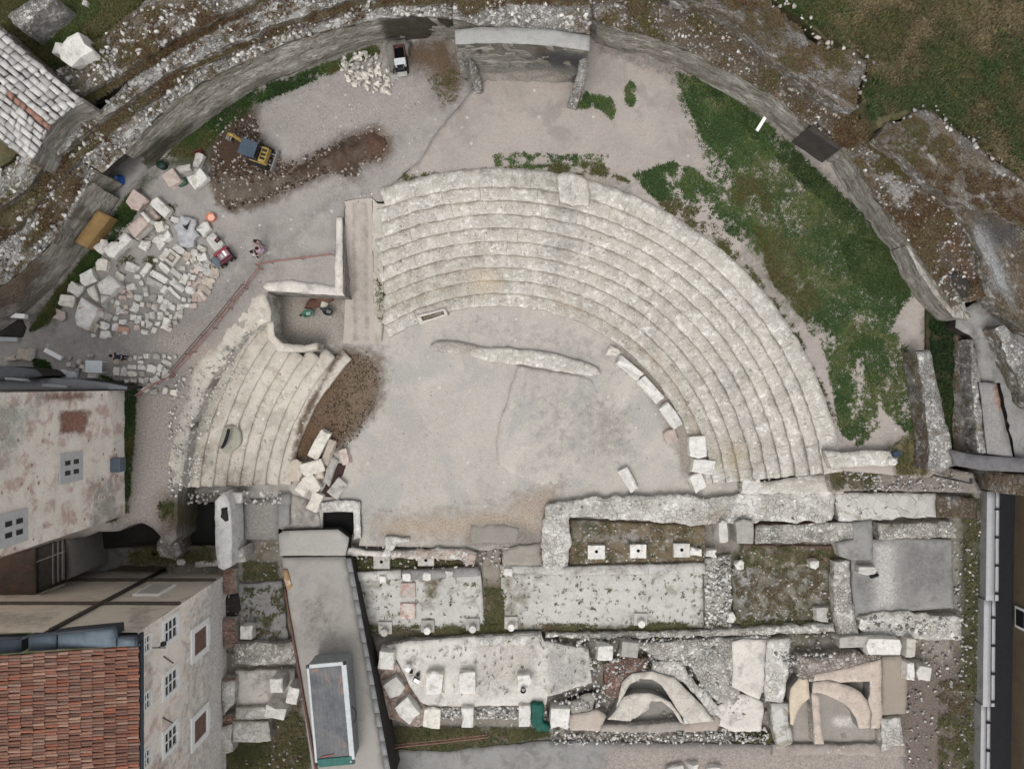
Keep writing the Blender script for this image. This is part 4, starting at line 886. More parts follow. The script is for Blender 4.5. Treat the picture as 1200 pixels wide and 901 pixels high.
# ---- round brick ruins
def ring_arc(label, cx, cy, r0, r1, a0, a1, z, mat, zb=-.8, name='curved_wall', sq=1.0, **kw):
    n = 14; P = []
    for i in range(n + 1):
        a = math.radians(a0 + (a1 - a0) * i / n); P.append((cx + r0 * math.cos(a), cy - r0 * math.sin(a) * sq))
    for i in range(n, -1, -1):
        a = math.radians(a0 + (a1 - a0) * i / n); P.append((cx + r1 * math.cos(a), cy - r1 * math.sin(a) * sq))
    return W_(label, P, z, mat, zb, name=name, **kw)
M_vault = mottle('vault_plaster', (.60, .555, .495), .2, .9, 4, alt=(.46, .42, .375), altamt=.55, speck=((.7, .68, .64), .1, 4), bump=.9)
M_vaultb = mottle('vault_tan', (.58, .49, .42), .18, .9, 4, alt=(.46, .385, .33), altamt=.5, speck=((.66, .6, .54), .1, 4), bump=.9)
M_sunk = mottle('sunk_floor', (.26, .245, .225), .12, .9, 5)
W_('sunken grey floor inside the left round ruin', [(716, 846), (732, 800), (765, 788), (790, 796), (806, 848), (720, 852)], -.5, M_sunk, name='sunken_floor', cat='floor', kind=STR, edge=.02)
W_('outer pale plaster arc of the left round ruin', [(722, 830), (729, 800), (741, 789), (765, 787), (790, 794), (808, 811), (826, 830), (838, 845), (805, 848), (797, 836), (787, 821), (775, 802), (764, 796), (750, 795), (738, 802), (731, 816)], .6, M_vault, side=M_sunk, name='plaster_arc', cat='ruin', edge=.04, top=.04)
W_('inner pale plaster arch band of the left round ruin', [(720, 834), (731, 817), (743, 812), (761, 812), (773, 816), (786, 823), (796, 836), (802, 849), (797, 846), (789, 833), (776, 822), (763, 821), (757, 832), (742, 840), (739, 845), (712, 843)], .75, M_vault, side=M_sunk, name='plaster_arc', cat='ruin', edge=.03, top=.03)
W_('crumbled white plaster patch under the arch band', [(742, 826), (760, 822), (762, 830), (752, 836), (740, 844), (722, 842), (730, 832)], .5, M_white2, name='plaster_mass', cat='ruin', side=M_riser)
W_('pinkish footing wall left of the left round ruin', [(665, 838), (700, 832), (712, 838), (704, 856), (668, 856)], .2, mottle('pinkfoot', (.44, .38, .33), .15, .8, 5), side=M_riser)
W_('long low wall closing the left round ruin from below', [(704, 850), (770, 847), (840, 845), (842, 853), (770, 858), (704, 858)], .25, mottle('lowgrey', (.32, .295, .265), .2, .8, 5), side=M_riser)
W_('narrow pink wall right of the left round ruin', [(800, 847), (820, 845), (840, 838), (846, 842), (840, 856), (802, 858)], .35, mottle('pinkwall', (.38, .32, .28), .15, .8, 5), side=M_riser)
W_('upright white stump in the pale plaster', [(800, 832), (808, 832), (809, 848), (801, 848)], .6, M_white2, side=M_riser, name='stump', cat='stump')
W_('v shaped trench lined with grey plaster', [(666, 822), (690, 812), (700, 812), (694, 832), (684, 836), (670, 838)], .1, mottle('vtrench', (.30, .28, .25), .2, .8, 5), name='trench_wall', cat='wall', side=M_dark)
W_('reddish rubble heap beside the white cube', [(708, 778), (730, 770), (760, 770), (752, 790), (735, 796), (728, 820), (712, 815), (708, 795)], .2, rubble('redrubble', [(0, (.14, .075, .06)), (.5, (.22, .13, .105)), (1, (.42, .36, .32))], 5, (.10, .07, .055), .06), name='rubble_heap', cat='rubble', top=.14)
W_('pale grey plaster field right of the left round ruin', [(765, 775), (800, 775), (815, 800), (850, 835), (835, 845), (820, 820), (800, 798), (762, 792)], .3, M_conc, name='plaster_mass', cat='ruin', edge=.1, top=.08)
W_('cobbled rubble field above the round ruins', [(745, 755), (800, 750), (900, 745), (902, 770), (870, 800), (862, 830), (830, 815), (808, 780), (770, 772)], .25, M_cob, name='rubble_field', cat='rubble', top=.12, edge=.12)
W_('smooth cream slab with one long crack', [(858, 752), (880, 748), (898, 750), (896, 800), (890, 820), (872, 812), (858, 805)], .5, M_pale, name='cream_slab', cat='slab', side=M_riser, edge=.06)
W_('rough pale slab right of the cracked cream slab', [(899, 750), (926, 748), (924, 790), (918, 824), (896, 822), (897, 790)], .5, M_white2, name='cream_slab', cat='slab', side=M_riser, edge=.07)
W_('white chalky mass below the cracked slab', [(840, 828), (862, 812), (895, 822), (893, 856), (862, 858), (842, 850)], .3, M_pale, name='chalk_mass', cat='ruin', side=M_riser, edge=.1, top=.1)
W_('stepped white pier left of the right round ruin', [(903, 824), (925, 824), (925, 845), (930, 870), (912, 876), (906, 850)], .6, M_paved, name='pier', cat='pier', side=M_riser)
W_('square weedy pit below the chalky mass', [(862, 857), (908, 857), (912, 876), (862, 876)], -.52, mottle('pit', (.07, .06, .03), .3, .8, 4), name='pit', cat='pit', kind=STR, edge=.03)
W_('sunken floor of the right round ruin', [(928, 800), (1033, 790), (1033, 872), (930, 872)], -.5, mottle('sunk2', (.33, .30, .27), .12, .8, 5), name='sunken_floor', cat='floor', kind=STR, edge=.02, paint=[((.55, .53, .51), .8, ell(990, 845, 18, 10), .4)])
W_('rubble crown above the right round ruin', [(935, 768), (960, 772), (990, 764), (1032, 768), (1032, 785), (990, 796), (950, 800), (936, 795)], .75, rubble('rubcrown', [(0, (.2, .16, .14)), (.5, (.34, .29, .26)), (1, (.5, .46, .42))], 4.5, (.15, .125, .105), .05), side=M_riser, top=.12, edge=.1, name='rubble_mass', cat='rubble')
W_('tan plaster quarter arch of the right round ruin', [(952, 812), (953, 799), (970, 797), (985, 800.5), (999, 805), (1010, 812), (1017, 821), (1021, 835), (1020, 853), (1007, 853), (1003, 841), (996, 830), (987, 823), (977, 818), (962, 812)], .8, M_vaultb, side=M_sunk, edge=.03, top=.03, name='plaster_arc', cat='ruin')
W_('tan plaster corner with a triangular opening behind the arch', [(953, 798.4), (955, 790), (985, 784), (1010, 778), (1033, 772), (1034, 838), (1031, 853), (1020.6, 854), (1021.6, 835), (1017.6, 820), (1019.8, 812), (1019.8, 798.2), (985, 799.6), (970, 796)], .9, M_vaultb, side=M_sunk, edge=.03, top=.03, name='plaster_corner', cat='ruin')
W_('cream curved plaster strip at the left of the right round ruin', [(925, 817), (927, 806), (936, 795), (944.5, 792), (948, 801), (949, 818), (940, 825), (934, 836), (930, 850), (926, 848)], .75, mottle('creamstrip', (.58, .49, .38), .15, .8, 5), side=M_sunk, edge=.03, top=.03, name='plaster_strip', cat='ruin')
W_('slender pale wall dividing the right round ruin', [(951, 812), (960, 812), (962, 840), (966, 872), (955, 872), (953, 840)], .8, M_vaultb, side=M_riser, edge=.03, top=.03)
W_('plain brown slab right of the round brick ruin', [(1034, 770), (1057, 768), (1064, 800), (1062, 836), (1034, 838)], .2, mottle('brownslab', (.33, .285, .235), .06, .6, 5), name='brown_slab', cat='slab', side=M_riser, edge=.03, top=.02)
W_('white rubble pier at the lower right of the round ruin', [(1031, 840), (1055, 840), (1060, 874), (1034, 880)], .5, M_conc, name='pier', cat='pier', side=M_riser, edge=.12, top=.12)
W_('rough pinkish path under the right round ruin', [(905, 872), (1060, 872), (1062, 886), (905, 884)], -.15, mottle('pinkpath', (.33, .29, .26), .2, .8, 5, speck=((.5, .47, .44), .15, 5)), name='path', cat='path', kind=STR)
W_('long rubble wall under the mossy line above the round ruins', [(640, 746), (700, 748), (800, 746), (900, 744), (978, 740), (978, 730), (900, 734), (800, 740), (700, 742), (640, 742)], .15, M_cob, side=M_riser, edge=.1, top=.08)
# ---- strip between the house and the ramp
W_('mossy grey mortar floor between the house and the ramp', [(278, 684), (330, 680), (338, 750), (300, 752), (284, 720)], -.25, M_concd, name='mortar_floor', cat='floor', kind=STR, edge=.06, paint=[((.05, .06, .025), .8, [(295, 720), (320, 722), (318, 735), (298, 732)], .4)])
W_('cobble wall crossing between the house and the ramp', [(274, 754), (345, 752), (347, 776), (300, 780), (275, 778)], .5, M_cob, side=M_riser)
W_('pale floor with a tall white block between house and ramp', [(276, 786), (345, 784), (348, 826), (278, 828)], -.1, M_pale, name='mortar_floor', cat='floor', kind=STR, edge=.05, paint=[((.42, .40, .38), .6, rect(300, 786, 345, 800), .4)])
W_('white stepped kerb below the pale floor', [(276, 829), (318, 828), (318, 842), (276, 844)], .35, M_white2, side=M_riser, edge=.04, name='kerb', cat='kerb')
W_('broad white block wall below the stepped kerb', [(272, 846), (314, 845), (318, 868), (272, 870)], .6, M_white2, side=M_riser, edge=.05)
W_('rounded brick recess against the house wall, coloured near black for its shade', [(262, 700), (280, 694), (284, 710), (276, 722), (264, 728)], -.35, M_dark, name='recess', cat='recess', edge=.04)
for i, (y0, y1) in enumerate([(668, 695), (726, 758), (795, 812), (840, 852)]):
    W_(['upper', 'second', 'third', 'lowest'][i] + ' brick footing patch along the foot of the house wall', [(258, y0), (276, y0 - 2), (276 + i % 2 * 2, y1), (262, y1 + 2)], .4, M_brick, name='brick_footing', cat='footing', side=M_riser, edge=.06)
W_('pale broken plaster footing along the house wall', [(260, 800), (275, 798), (274, 826), (262, 838)], .9, M_white2, name='footing', cat='footing', side=M_riser, edge=.07)
W_('low white footing block at the bottom of the house wall', [(258, 852), (272, 848), (272, 880), (256, 884)], .8, M_white2, name='footing', cat='footing', side=M_riser, edge=.07)
# ---- around the ramp landing
W_('flat grey cement slab left of the ramp landing', [(286, 585), (326, 585), (326, 632), (286, 632)], .3, M_concd, name='cement_slab', cat='slab', side=M_dark, edge=.03, top=.02, paint=[((.33, .315, .29), .7, rect(286, 585, 325, 632), .4)])
W_('two narrow grey kerbs beside the cement slab', [(325, 578), (340, 578), (339, 615), (326, 620)], .42, M_concd, name='kerb', cat='kerb', side=M_riser, edge=.05)
W_('gritty slope between the kerbs and the dark shaft', [(340, 578), (372, 590), (376, 618), (342, 620)], .1, M_orch, name='grit_slope', cat='slope', kind=STR, edge=.04, paint=[((.24, .22, .2), .6, rect(342, 580, 376, 620), .5)])
W_('white wall over the dark shaft by the landing', [(376, 589), (396, 586), (414, 587), (422, 588), (423, 630), (414, 632), (414, 600), (378, 598)], .35, M_white2, side=M_dark, edge=.06)
W_('black patch painted for the dark of the shaft beside the ramp landing', [(377, 597), (415, 598), (416, 626), (400, 623), (379, 619)], -.46, plain('shaft_shade', (.008, .007, .007), .95), name='shaft', cat='shaft', edge=.03, zb=-2)  # flat near-black patch; the shaft's darkness is painted, there is no hole
# white upright wall by the dark arches
e = empty('whitewashed_wall', U(262, 620, 1), 0, 'tall whitewashed wall stub standing beside the dark arch', 'wall')
slab('wall_top', [(252, 588), (262, 577), (268, 586), (271, 610), (272, 640), (271, 664), (262, 668), (256, 664), (252, 640)], 2.6, -1.4, stonemat('whitewash', (.68, .67, .65), (.3, .29, .28), .3), sp=.3, edge=.05, top=.05, parent=e, paint=None)
slab('side_block', [(272, 646), (284, 642), (288, 658), (273, 660)], 1.4, -1, M_white2, sp=.3, edge=.05, top=.05, parent=e)
slab('hole_shade', [(259, 596), (266, 594), (268, 610), (264, 612), (258, 606)], 2.68, 2.5, M_dark, sp=.3, edge=.06, top=.02, parent=e)
block('rounded white boulder by the whitewashed wall', 277, 584, 12, 12, 0, 1.6, -.5, M_white)
W_('white narrow ledge left of the whitewashed wall', [(228, 658), (254, 656), (255, 663), (228, 665)], .6, M_white2, name='ledge', cat='ledge', edge=.03)
block('small white cube on the weedy strip by the arch', 211, 659, 8, 7, 0, .6, -1)
# mass between the two dark hollows
W_('rough rubble pier between the two dark hollows', [(190, 622), (206, 604), (210, 620), (206, 632), (212, 648), (205, 656), (188, 652), (184, 640)], 2.6, M_ringl, name='pier', cat='pier', side=M_ringt, edge=.1, top=.1)
W_('weedy ledge under the right hand hollow', [(150, 650), (190, 652), (214, 640), (252, 640), (254, 660), (205, 664), (140, 662)], .3, M_soil, name='ledge', cat='ledge', side=M_dark, edge=.08, top=.12, kind=STR, paint=[((.09, .075, .035), .8, rect(150, 640, 255, 665), .5)])
W_('floor inside the right hand hollow, coloured near black for its shade', [(205, 592), (256, 588), (256, 640), (206, 640)], -.44, plain('hollow_shade', (.022, .021, .02), .95), name='hollow_floor', cat='floor', kind=STR, edge=.03)  # near-black colour carries the darkness inside the hollow
W_('floor inside the left hand arch, coloured near black for its shade', [(70, 600), (200, 600), (196, 636), (150, 640), (100, 646), (70, 650)], -.50, M_dark, name='hollow_floor', cat='floor', kind=STR, edge=.03)  # darkness under the arch is painted onto this floor

# ================================================================== access ramp with side plates
e = empty('access_ramp', U(390, 760, 0), math.radians(0), 'long grey concrete access ramp with plated edge, carrying the container', 'ramp')
M_ramp = mottle('ramp_concrete', (.37, .35, .32), .07, .3, 5, alt=(.32, .305, .28), altamt=.5)
slab('deck', [(330, 653, .55), (405, 652, .55), (413, 690, .9), (452, 905, 2.7), (464, 960, 3.1), (374, 960, 3.1), (366, 905, 2.7), (346, 760, 1.5)], 0, -1, M_ramp, sp=.5, edge=.02, top=.01, side=M_dark, parent=e, paint=[((.26, .24, .22), .5, [(345, 700), (390, 690), (400, 760), (352, 760)], 1)])
slab('landing', [(326, 626), (332, 622), (396, 620), (409, 630), (405, 651), (328, 651)], .62, -1, mottle('landing_conc', (.385, .37, .345), .06, .4, 5), sp=.4, edge=.02, top=.01, side=M_dark, parent=e)
for i in range(17):
    y0 = 654 + i * 16.5; y1 = y0 + 16.2
    if y0 > 915: break
    def xr(y): return 405 + (y - 652) * (47 / 253.)
    def zr(y): return .6 + (y - 652) / 253. * 2.15
    slab('edge_plate', [(xr(y0), y0, zr(y0) + .22), (xr(y0) + 6, y0, zr(y0) + .22), (xr(y1) + 6, y1, zr(y1) + .22), (xr(y1), y1, zr(y1) + .22)], 0, -.9, plain('plate_steel', (.22, .22, .225), .55, .2) if i == 0 else bpy.data.materials['plate_steel'], sp=.6, edge=.01, top=.004, side=M_dark, parent=e, roll=.01)
slab('edge_rail', [(332, 690, 1.0), (334, 690, 1.0), (372, 905, 2.85), (369, 905, 2.85)], 0, 0, plain('rust_rail', (.14, .075, .06), .8), sp=.6, edge=.01, top=.005, parent=e)
W_('brown wooden board and white stone on the left edge of the ramp', [(331, 668), (336, 668), (344, 690), (342, 696), (336, 690)], 1.35, stonemat('ochre_board', (.34, .22, .12), (.6, .56, .5), .6), name='broken_board', cat='board', zb=.4, edge=.03)

# ================================================================== houses
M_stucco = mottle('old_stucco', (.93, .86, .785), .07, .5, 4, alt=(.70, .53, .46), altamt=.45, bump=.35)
M_stucco2 = mottle('grey_stucco', (.44, .415, .38), .12, .4, 4, alt=(.42, .36, .31), altamt=.5, bump=.5)
M_beigew = mottle('beige_stucco', (.62, .565, .49), .06, .3, 4, alt=(.46, .41, .35), altamt=.5, bump=.2)
M_glass = plain('window_glass', (.02, .021, .024), .15, .05)
M_wframe = plain('window_frame_paint', (.86, .86, .85), .6, .05)
M_shut = plain('brown_shutter', (.18, .11, .085), .7, .25)
M_lead = plain('lead_sheet', (.105, .135, .165), .5, .12)
M_leadd = plain('lead_dark_and_eave_shadow', (.035, .042, .055), .5, .1)
M_iron = plain('dark_iron', (.03, .03, .03), .6)
def wallgrid(name, x0, y0, x1, y1, z0, z1, mat, parent, sp=.5, rough=.04, paint=None):
    """plastered wall between two plan points, slightly uneven"""
    n = max(2, int(math.hypot(x1 - x0, y1 - y0) / sp)); m = max(2, int((z1 - z0) / sp))
    V = []; nx, ny = (y1 - y0), -(x1 - x0); L = math.hypot(nx, ny); nx /= L; ny /= L
    for j in range(m + 1):
        for i in range(n + 1):
            x = x0 + (x1 - x0) * i / n; y = y0 + (y1 - y0) * i / n; z = z0 + (z1 - z0) * j / m
            k = rough * mnoise.noise((x * .9, y * .9, z * .9)); V.append((x + nx * k, y + ny * k, z))
    V = np.array(V); i, j = np.meshgrid(np.arange(n), np.arange(m)); a = (j * (n + 1) + i).ravel()
    F = np.column_stack([a, a + 1, a + n + 2, a + n + 1])
    return wpar(obj(name, np_mesh(name, V, F, do_paint(V, paint or []), True), mat), parent)
def window_e(X, y, z, w_, h, parent, panes=(2, 3), kind='glass', depth=.12, surround=.28):
    """window in an east-facing wall"""
    fr = bmesh.new()
    def bx(bm, a0, a1, b0, b1, x0, x1): add_box(bm, ((x0 + x1) / 2, (a0 + a1) / 2, (b0 + b1) / 2), (x1 - x0, a1 - a0, b1 - b0))
    s = surround; y0, y1, z0, z1 = y - w_ / 2, y + w_ / 2, z - h / 2, z + h / 2
    bx(fr, y0 - s, y0, z0 - s, z1 + s, X, X + depth); bx(fr, y1, y1 + s, z0 - s, z1 + s, X, X + depth)
    bx(fr, y0, y1, z1, z1 + s, X, X + depth); bx(fr, y0, y1, z0 - s, z0, X, X + depth + .08)
    f = wpar(bm_obj('window', fr, M_wframe), parent)
    if kind == 'glass':
        g = bmesh.new(); bx(g, y0, y1, z0, z1, X + .005, X + .02); gg = wpar(bm_obj('pane', g, M_glass), parent); 
        gg.parent = f; gg.matrix_parent_inverse = Matrix.Identity(4)
        b = bmesh.new(); nc, nr = panes
        for i in range(1, nc): yy = y0 + w_ * i / nc; bx(b, yy - .05, yy + .05, z0, z1, X + .022, X + .075)
        for i in range(1, nr): zz = z0 + h * i / nr; bx(b, y0, y1, zz - .05, zz + .05, X + .024, X + .07)
        bb = bm_obj('glazing_bar', b, M_wframe); bb.parent = f
    else:
        g = bmesh.new(); bx(g, y0, y1, z0, z1, X + .005, X + .05)
        gg = bm_obj('shutter', g, M_shut); gg.parent = f
    return f
# lower left house with the tiled roof
hs_ = empty('tiled_roof_house', (-26, -22, 0), 0, 'old plastered house with red tiled roof and white framed windows, bottom left', 'house')
HX, HN, HT = -22.5, -14.9, 12.9
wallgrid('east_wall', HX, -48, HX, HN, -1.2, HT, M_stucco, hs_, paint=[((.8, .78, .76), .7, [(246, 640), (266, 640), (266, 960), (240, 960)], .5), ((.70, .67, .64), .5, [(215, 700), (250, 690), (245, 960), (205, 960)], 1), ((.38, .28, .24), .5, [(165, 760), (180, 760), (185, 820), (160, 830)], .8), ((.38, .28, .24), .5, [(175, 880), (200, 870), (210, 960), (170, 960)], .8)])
wallgrid('north_wall', HX, HN, -45, HN, -1.2, HT, M_beigew, hs_, paint=[((.5, .47, .43), .6, [(-20, 715), (70, 718), (60, 735), (-20, 735)], .5), ((.52, .49, .44), .6, [(150, 715), (180, 705), (175, 740), (150, 740)], .4)])
for z_ in (7.4, 1.6): wpar(box('string_course', (-33, HN + .08, z_), (21, .2, .28), plain('string_stone', (.10, .085, .07), .9, .2), None, bev=.03), hs_)
wpar(tube('downpipe', [(-27.75, HN + .15, -1), (-27.75, HN + .15, HT)], .14, plain('pipe_brown', (.06, .05, .042), .6), None), hs_)
bm = bmesh.new(); add_box(bm, (-25.8, HN + .06, 4.2), (1.9, .12, 2.6)); wn = wpar(bm_obj('window', bm, M_wframe), hs_)
bm = bmesh.new(); add_box(bm, (-25.8, HN + .14, 4.2), (1.5, .06, 2.2)); gg = bm_obj('shutter', bm, plain('pale_shutter', (.42, .40, .37), .7)); gg.parent = wn
for y, n_ in [(-16.07, 0), (-19.55, 1), (-23.25, 2), (-27, 3)]: window_e(HX, y, 8.9, 1.25, 1.6, hs_, (2, 3), surround=.27)
for y in (-15.9, -19.4, -22.9, -26.5): window_e(HX, y, 12.0, .9, .6, hs_, (2, 2), surround=.12)
for y in (-18.4, -24.6): window_e(HX, y, 4.4, 1.6, 2.0, hs_, kind='shutter', surround=.42)
# roof: half round tiles laid down the slope
SL = 1.5 / 7.1
def roof_z(x): return HT + .1 + (HX + .15 - x) * SL
V, F, C = [], [], []; off = 0; rt = random.Random(3)
RY0, RY1 = -15.75, -40; pitch = .185; tl = .62
TC = [(.19, .08, .055), (.23, .105, .072), (.15, .07, .052), (.27, .15, .11), (.20, .115, .085), (.10, .058, .048), (.34, .23, .175), (.29, .095, .055), (.075, .05, .044), (.24, .17, .14)]
for r in range(int((RY0 - RY1) / pitch)):
    y = RY0 - r * pitch
    for k in range(int(11.5 / tl)):
        x1 = HX + .18 - k * tl; x0 = x1 - tl * 1.12
        x1 += rt.uniform(-.05, .05); jy, jz, jr = rt.uniform(-.025, .025), rt.uniform(0, .03), rt.uniform(-.04, .04); c = rt.choice(TC); c = tuple(.55 * q_ + .45 * m_ for q_, m_ in zip(c, (.205, .105, .075))); b = rt.uniform(.8, 1.2)
        for xx, lift, rad in ((x1, .035, .5), (x0, .0, .42)):
            for q_ in range(5):
                a = math.pi * q_ / 4; V.append((xx, y + jy + (xx - x1) * jr + math.cos(a) * pitch * rad, roof_z(xx) + lift + jz + math.sin(a) * pitch * .36)); C.append((c[0] * b, c[1] * b, c[2] * b, 1))
        for q_ in range(4): F.append((off + q_, off + q_ + 1, off + q_ + 6, off + q_ + 5))
        V.append(((x1), y + jy, roof_z(x1) + .0)); C.append((.02, .012, .01, 1))
        off += 11
me = np_mesh('roof', V, F, C); rf = wpar(obj('roof', me, vcol_mat('roof_tile', .9, 9)), hs_)
bm = bmesh.new(); v = [bm.verts.new(p) for p in ((HX + .2, RY0 + .1, roof_z(HX + .2) - .03), (HX - 12, RY0 + .1, roof_z(HX - 12) - .03), (HX - 12, RY1, roof_z(HX - 12) - .03), (HX + .2, RY1, roof_z(HX + .2) - .03))]; bm.faces.new(v)
gg = bm_obj('roof_bed', bm, plain('roof_bed', (.035, .022, .018), .9)); gg.parent = rf
wpar(tube('gutter', [(HX + .25, RY0 + .3, HT), (HX + .25, RY1, HT)], .11, M_leadd, None), hs_)
# lead flashing along the north edge of the roof
for i, (p, zz) in enumerate([([(-20, 749), (25, 747.5), (25, 764), (-20, 768)], 0), ([(33, 745.5), (66, 741.5), (66, 761), (33, 763)], .05), ([(67.5, 741), (135, 734.5), (136, 757.5), (67.5, 760.5)], .1), ([(136, 746), (160, 746), (160, 757), (136, 757.5)], .0)]):
    q_ = slab('lead_sheet', p, 13.35 + zz, 12.5, M_lead, sp=.5, edge=.005, top=.01, side=M_leadd, parent=hs_, roll=.02)
for p0, p1, zz in [((25, 748), (33, 745), 13.6), ((66, 741), (68, 741), 13.6), ((-20, 748.5), (25, 747), 13.55), ((33, 745), (136, 734), 13.6), ((136, 734), (137, 746), 13.6), ((137, 746), (161, 746), 13.5), ((161, 746), (160, 757), 13.45)]:
    a, b = U(*p0, zz), U(*p1, zz); gg = wpar(tube('seam', [a, b], .1, M_leadd, None, 6), hs_)
# wall bracket lamp near the top corner
l_ = empty('wall_lamp', (HX, -16.75, 11.0), 0, 'small dark bracket lamp high on the tiled house wall', 'lamp')
tube('arm', [(0, .35, .3), (.9, .35, .3)], .035, M_iron, l_); tube('stem', [(.45, .35, .3), (.45, .35, -.25)], .03, M_iron, l_); box('lantern', (.45, .35, -.35), (.26, .26, .3), M_iron, l_)
for y, z_ in [(-17.5, 9.5), (-21.4, 9.6)]:
    gg = tube('stay_rod', [(HX + .05, y, z_ + .3), (HX + .1, y - .9, z_ - .9)], .035, M_iron, None); wpar(gg, hs_)

# upper left tall house wall
ht_ = empty('tall_stucco_house', (-32, -6, 3), 0, 'tall house wall of pale patched stucco with small four pane window, left edge', 'house')
TX = -28.6
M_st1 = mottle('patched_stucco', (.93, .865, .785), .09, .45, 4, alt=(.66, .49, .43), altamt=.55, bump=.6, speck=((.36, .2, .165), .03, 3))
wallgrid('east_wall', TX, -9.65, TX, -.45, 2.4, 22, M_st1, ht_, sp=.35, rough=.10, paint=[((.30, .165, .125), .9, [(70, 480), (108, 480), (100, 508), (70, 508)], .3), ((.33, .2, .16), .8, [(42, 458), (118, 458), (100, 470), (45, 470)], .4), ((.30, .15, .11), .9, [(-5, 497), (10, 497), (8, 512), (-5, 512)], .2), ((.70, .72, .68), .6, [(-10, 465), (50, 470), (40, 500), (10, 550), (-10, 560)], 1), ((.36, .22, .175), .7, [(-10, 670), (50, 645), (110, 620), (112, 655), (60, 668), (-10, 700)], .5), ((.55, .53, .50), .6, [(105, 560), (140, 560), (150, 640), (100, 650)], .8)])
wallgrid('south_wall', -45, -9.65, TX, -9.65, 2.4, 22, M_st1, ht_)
bm = bmesh.new(); add_box(bm, (-36.8, -5, 21.9), (16.4, 9.2, .3)); wpar(bm_obj('roof_slab', bm, M_leadd), ht_)
for y, z_, h in [(-5.35, 9.6, 2.0), (-8.2, 15.0, 2.0)]:
    bm = bmesh.new(); add_box(bm, (TX + .06, y, z_), (.12, 1.9, 2.4)); wn = wpar(bm_obj('window', bm, plain('grey_white_board', (.50, .51, .52), .7)), ht_)
    for dy in (-.32, .32):
        for dz in (-.45, .45):
            bm = bmesh.new(); add_box(bm, (TX + .125, y + dy, z_ + dz), (.02, .3, .55)); gg = bm_obj('pane', bm, M_glass); gg.parent = wn
wpar(box('vent_hood', (TX + .35, -5.75, 4.6), (.7, 1.0, .8), M_lead, None, bev=.05), ht_)
# grey sheet roofs above it
e = empty('sheet_roof_shed', U(60, 440, 4), 0, 'low shed with layered grey sheet roof above the tall wall', 'shed')
M_sheet = plain('grey_sheet', (.20, .205, .215), .6, .12); M_sheetp = plain('pale_sheet', (.36, .36, .37), .6, .1)
slab('lower_sheet', [(-30, 444), (60, 443), (90, 444), (130, 449), (149, 453), (149, 456), (-30, 457)], 5.2, 3, M_sheet, sp=.4, edge=.01, top=.02, side=M_dark, parent=e)
slab('upper_sheet', [(-30, 428), (14, 429), (42, 433), (50, 440), (30, 444), (-30, 446)], 6.0, 3, plain('dark_sheet', (.11, .115, .125), .6, .15), sp=.4, edge=.01, top=.02, side=M_dark, parent=e)
slab('ridge_strip', [(5, 442), (32, 444), (33, 447), (6, 445)], 6.1, 5.9, M_sheetp, sp=.4, edge=.01, top=.01, parent=e)
slab('ridge_strip', [(50, 449), (78, 452), (78, 455), (48, 453)], 5.35, 5.1, M_sheetp, sp=.4, edge=.01, top=.01, parent=e)
slab('eave_shadow', [(-30, 455.5), (149, 454.5), (149, 457.5), (-30, 458)], 5.15, 4.6, M_leadd, sp=.5, edge=.005, top=.0, parent=e)  # dark strip standing in for the shadow line below the sheet roof
# dark timber passage roof and brown wall between the houses
W_('grey paved floor at the mouth of the dark arch', [(96, 646), (128, 640), (165, 642), (172, 650), (140, 664), (100, 676), (88, 668)], -.95, M_concd, name='arch_floor', cat='floor', kind=STR, edge=.04, zb=-2)
e = empty('passage_roof', U(58, 665, 3), 0, 'dark boarded passage roof with pale battens between the two houses', 'roof')
slab('boards', [(41, 642), (75, 632), (74, 679), (42, 695)], 5.0, 4.8, plain('tarred_boards', (.032, .029, .028), .8, .3), sp=.4, edge=.01, top=.01, parent=e)
for x in (61, 67, 72): slab('batten', [(x, 637 - (x - 61) * .3), (x + 1.6, 636 - (x - 61) * .3), (x + 1.6, 684 - (x - 61) * .45), (x, 685 - (x - 61) * .45)], 5.12, 4.9, plain('batten_wood', (.16, .15, .14), .8) if x == 61 else bpy.data.materials['batten_wood'], sp=.4, edge=.005, top=.0, parent=e, roll=.01)
for y in (655, 694): slab('batten', [(41, y + 3), (75, y - 10), (75, y - 8), (41, y + 5)], 5.1, 4.9, bpy.data.materials['batten_wood'], sp=.4, edge=.005, top=.0, parent=e, roll=.01)
o = slab('passage_wall', [(-30, 668), (0, 654), (30, 646), (41, 642), (41, 698), (30, 700), (-30, 710)], 5.2, -1, mottle('brown_wall', (.085, .065, .052), .25, .6, 4, alt=(.12, .075, .055), altamt=.6), sp=.4, edge=.03, top=.04)
T(o, 'brown weathered wall mass left of the boarded passage roof', 'wall')
o = slab('arch_wall', [(75, 632), (82, 634), (84, 650), (86, 676), (76, 680)], 3.6, -1, mottle('arch_grey', (.22, .21, .2), .2, .7, 5), sp=.3, edge=.04, top=.03)
T(o, 'grey stone jamb between the passage roof and the dark arch', 'wall')

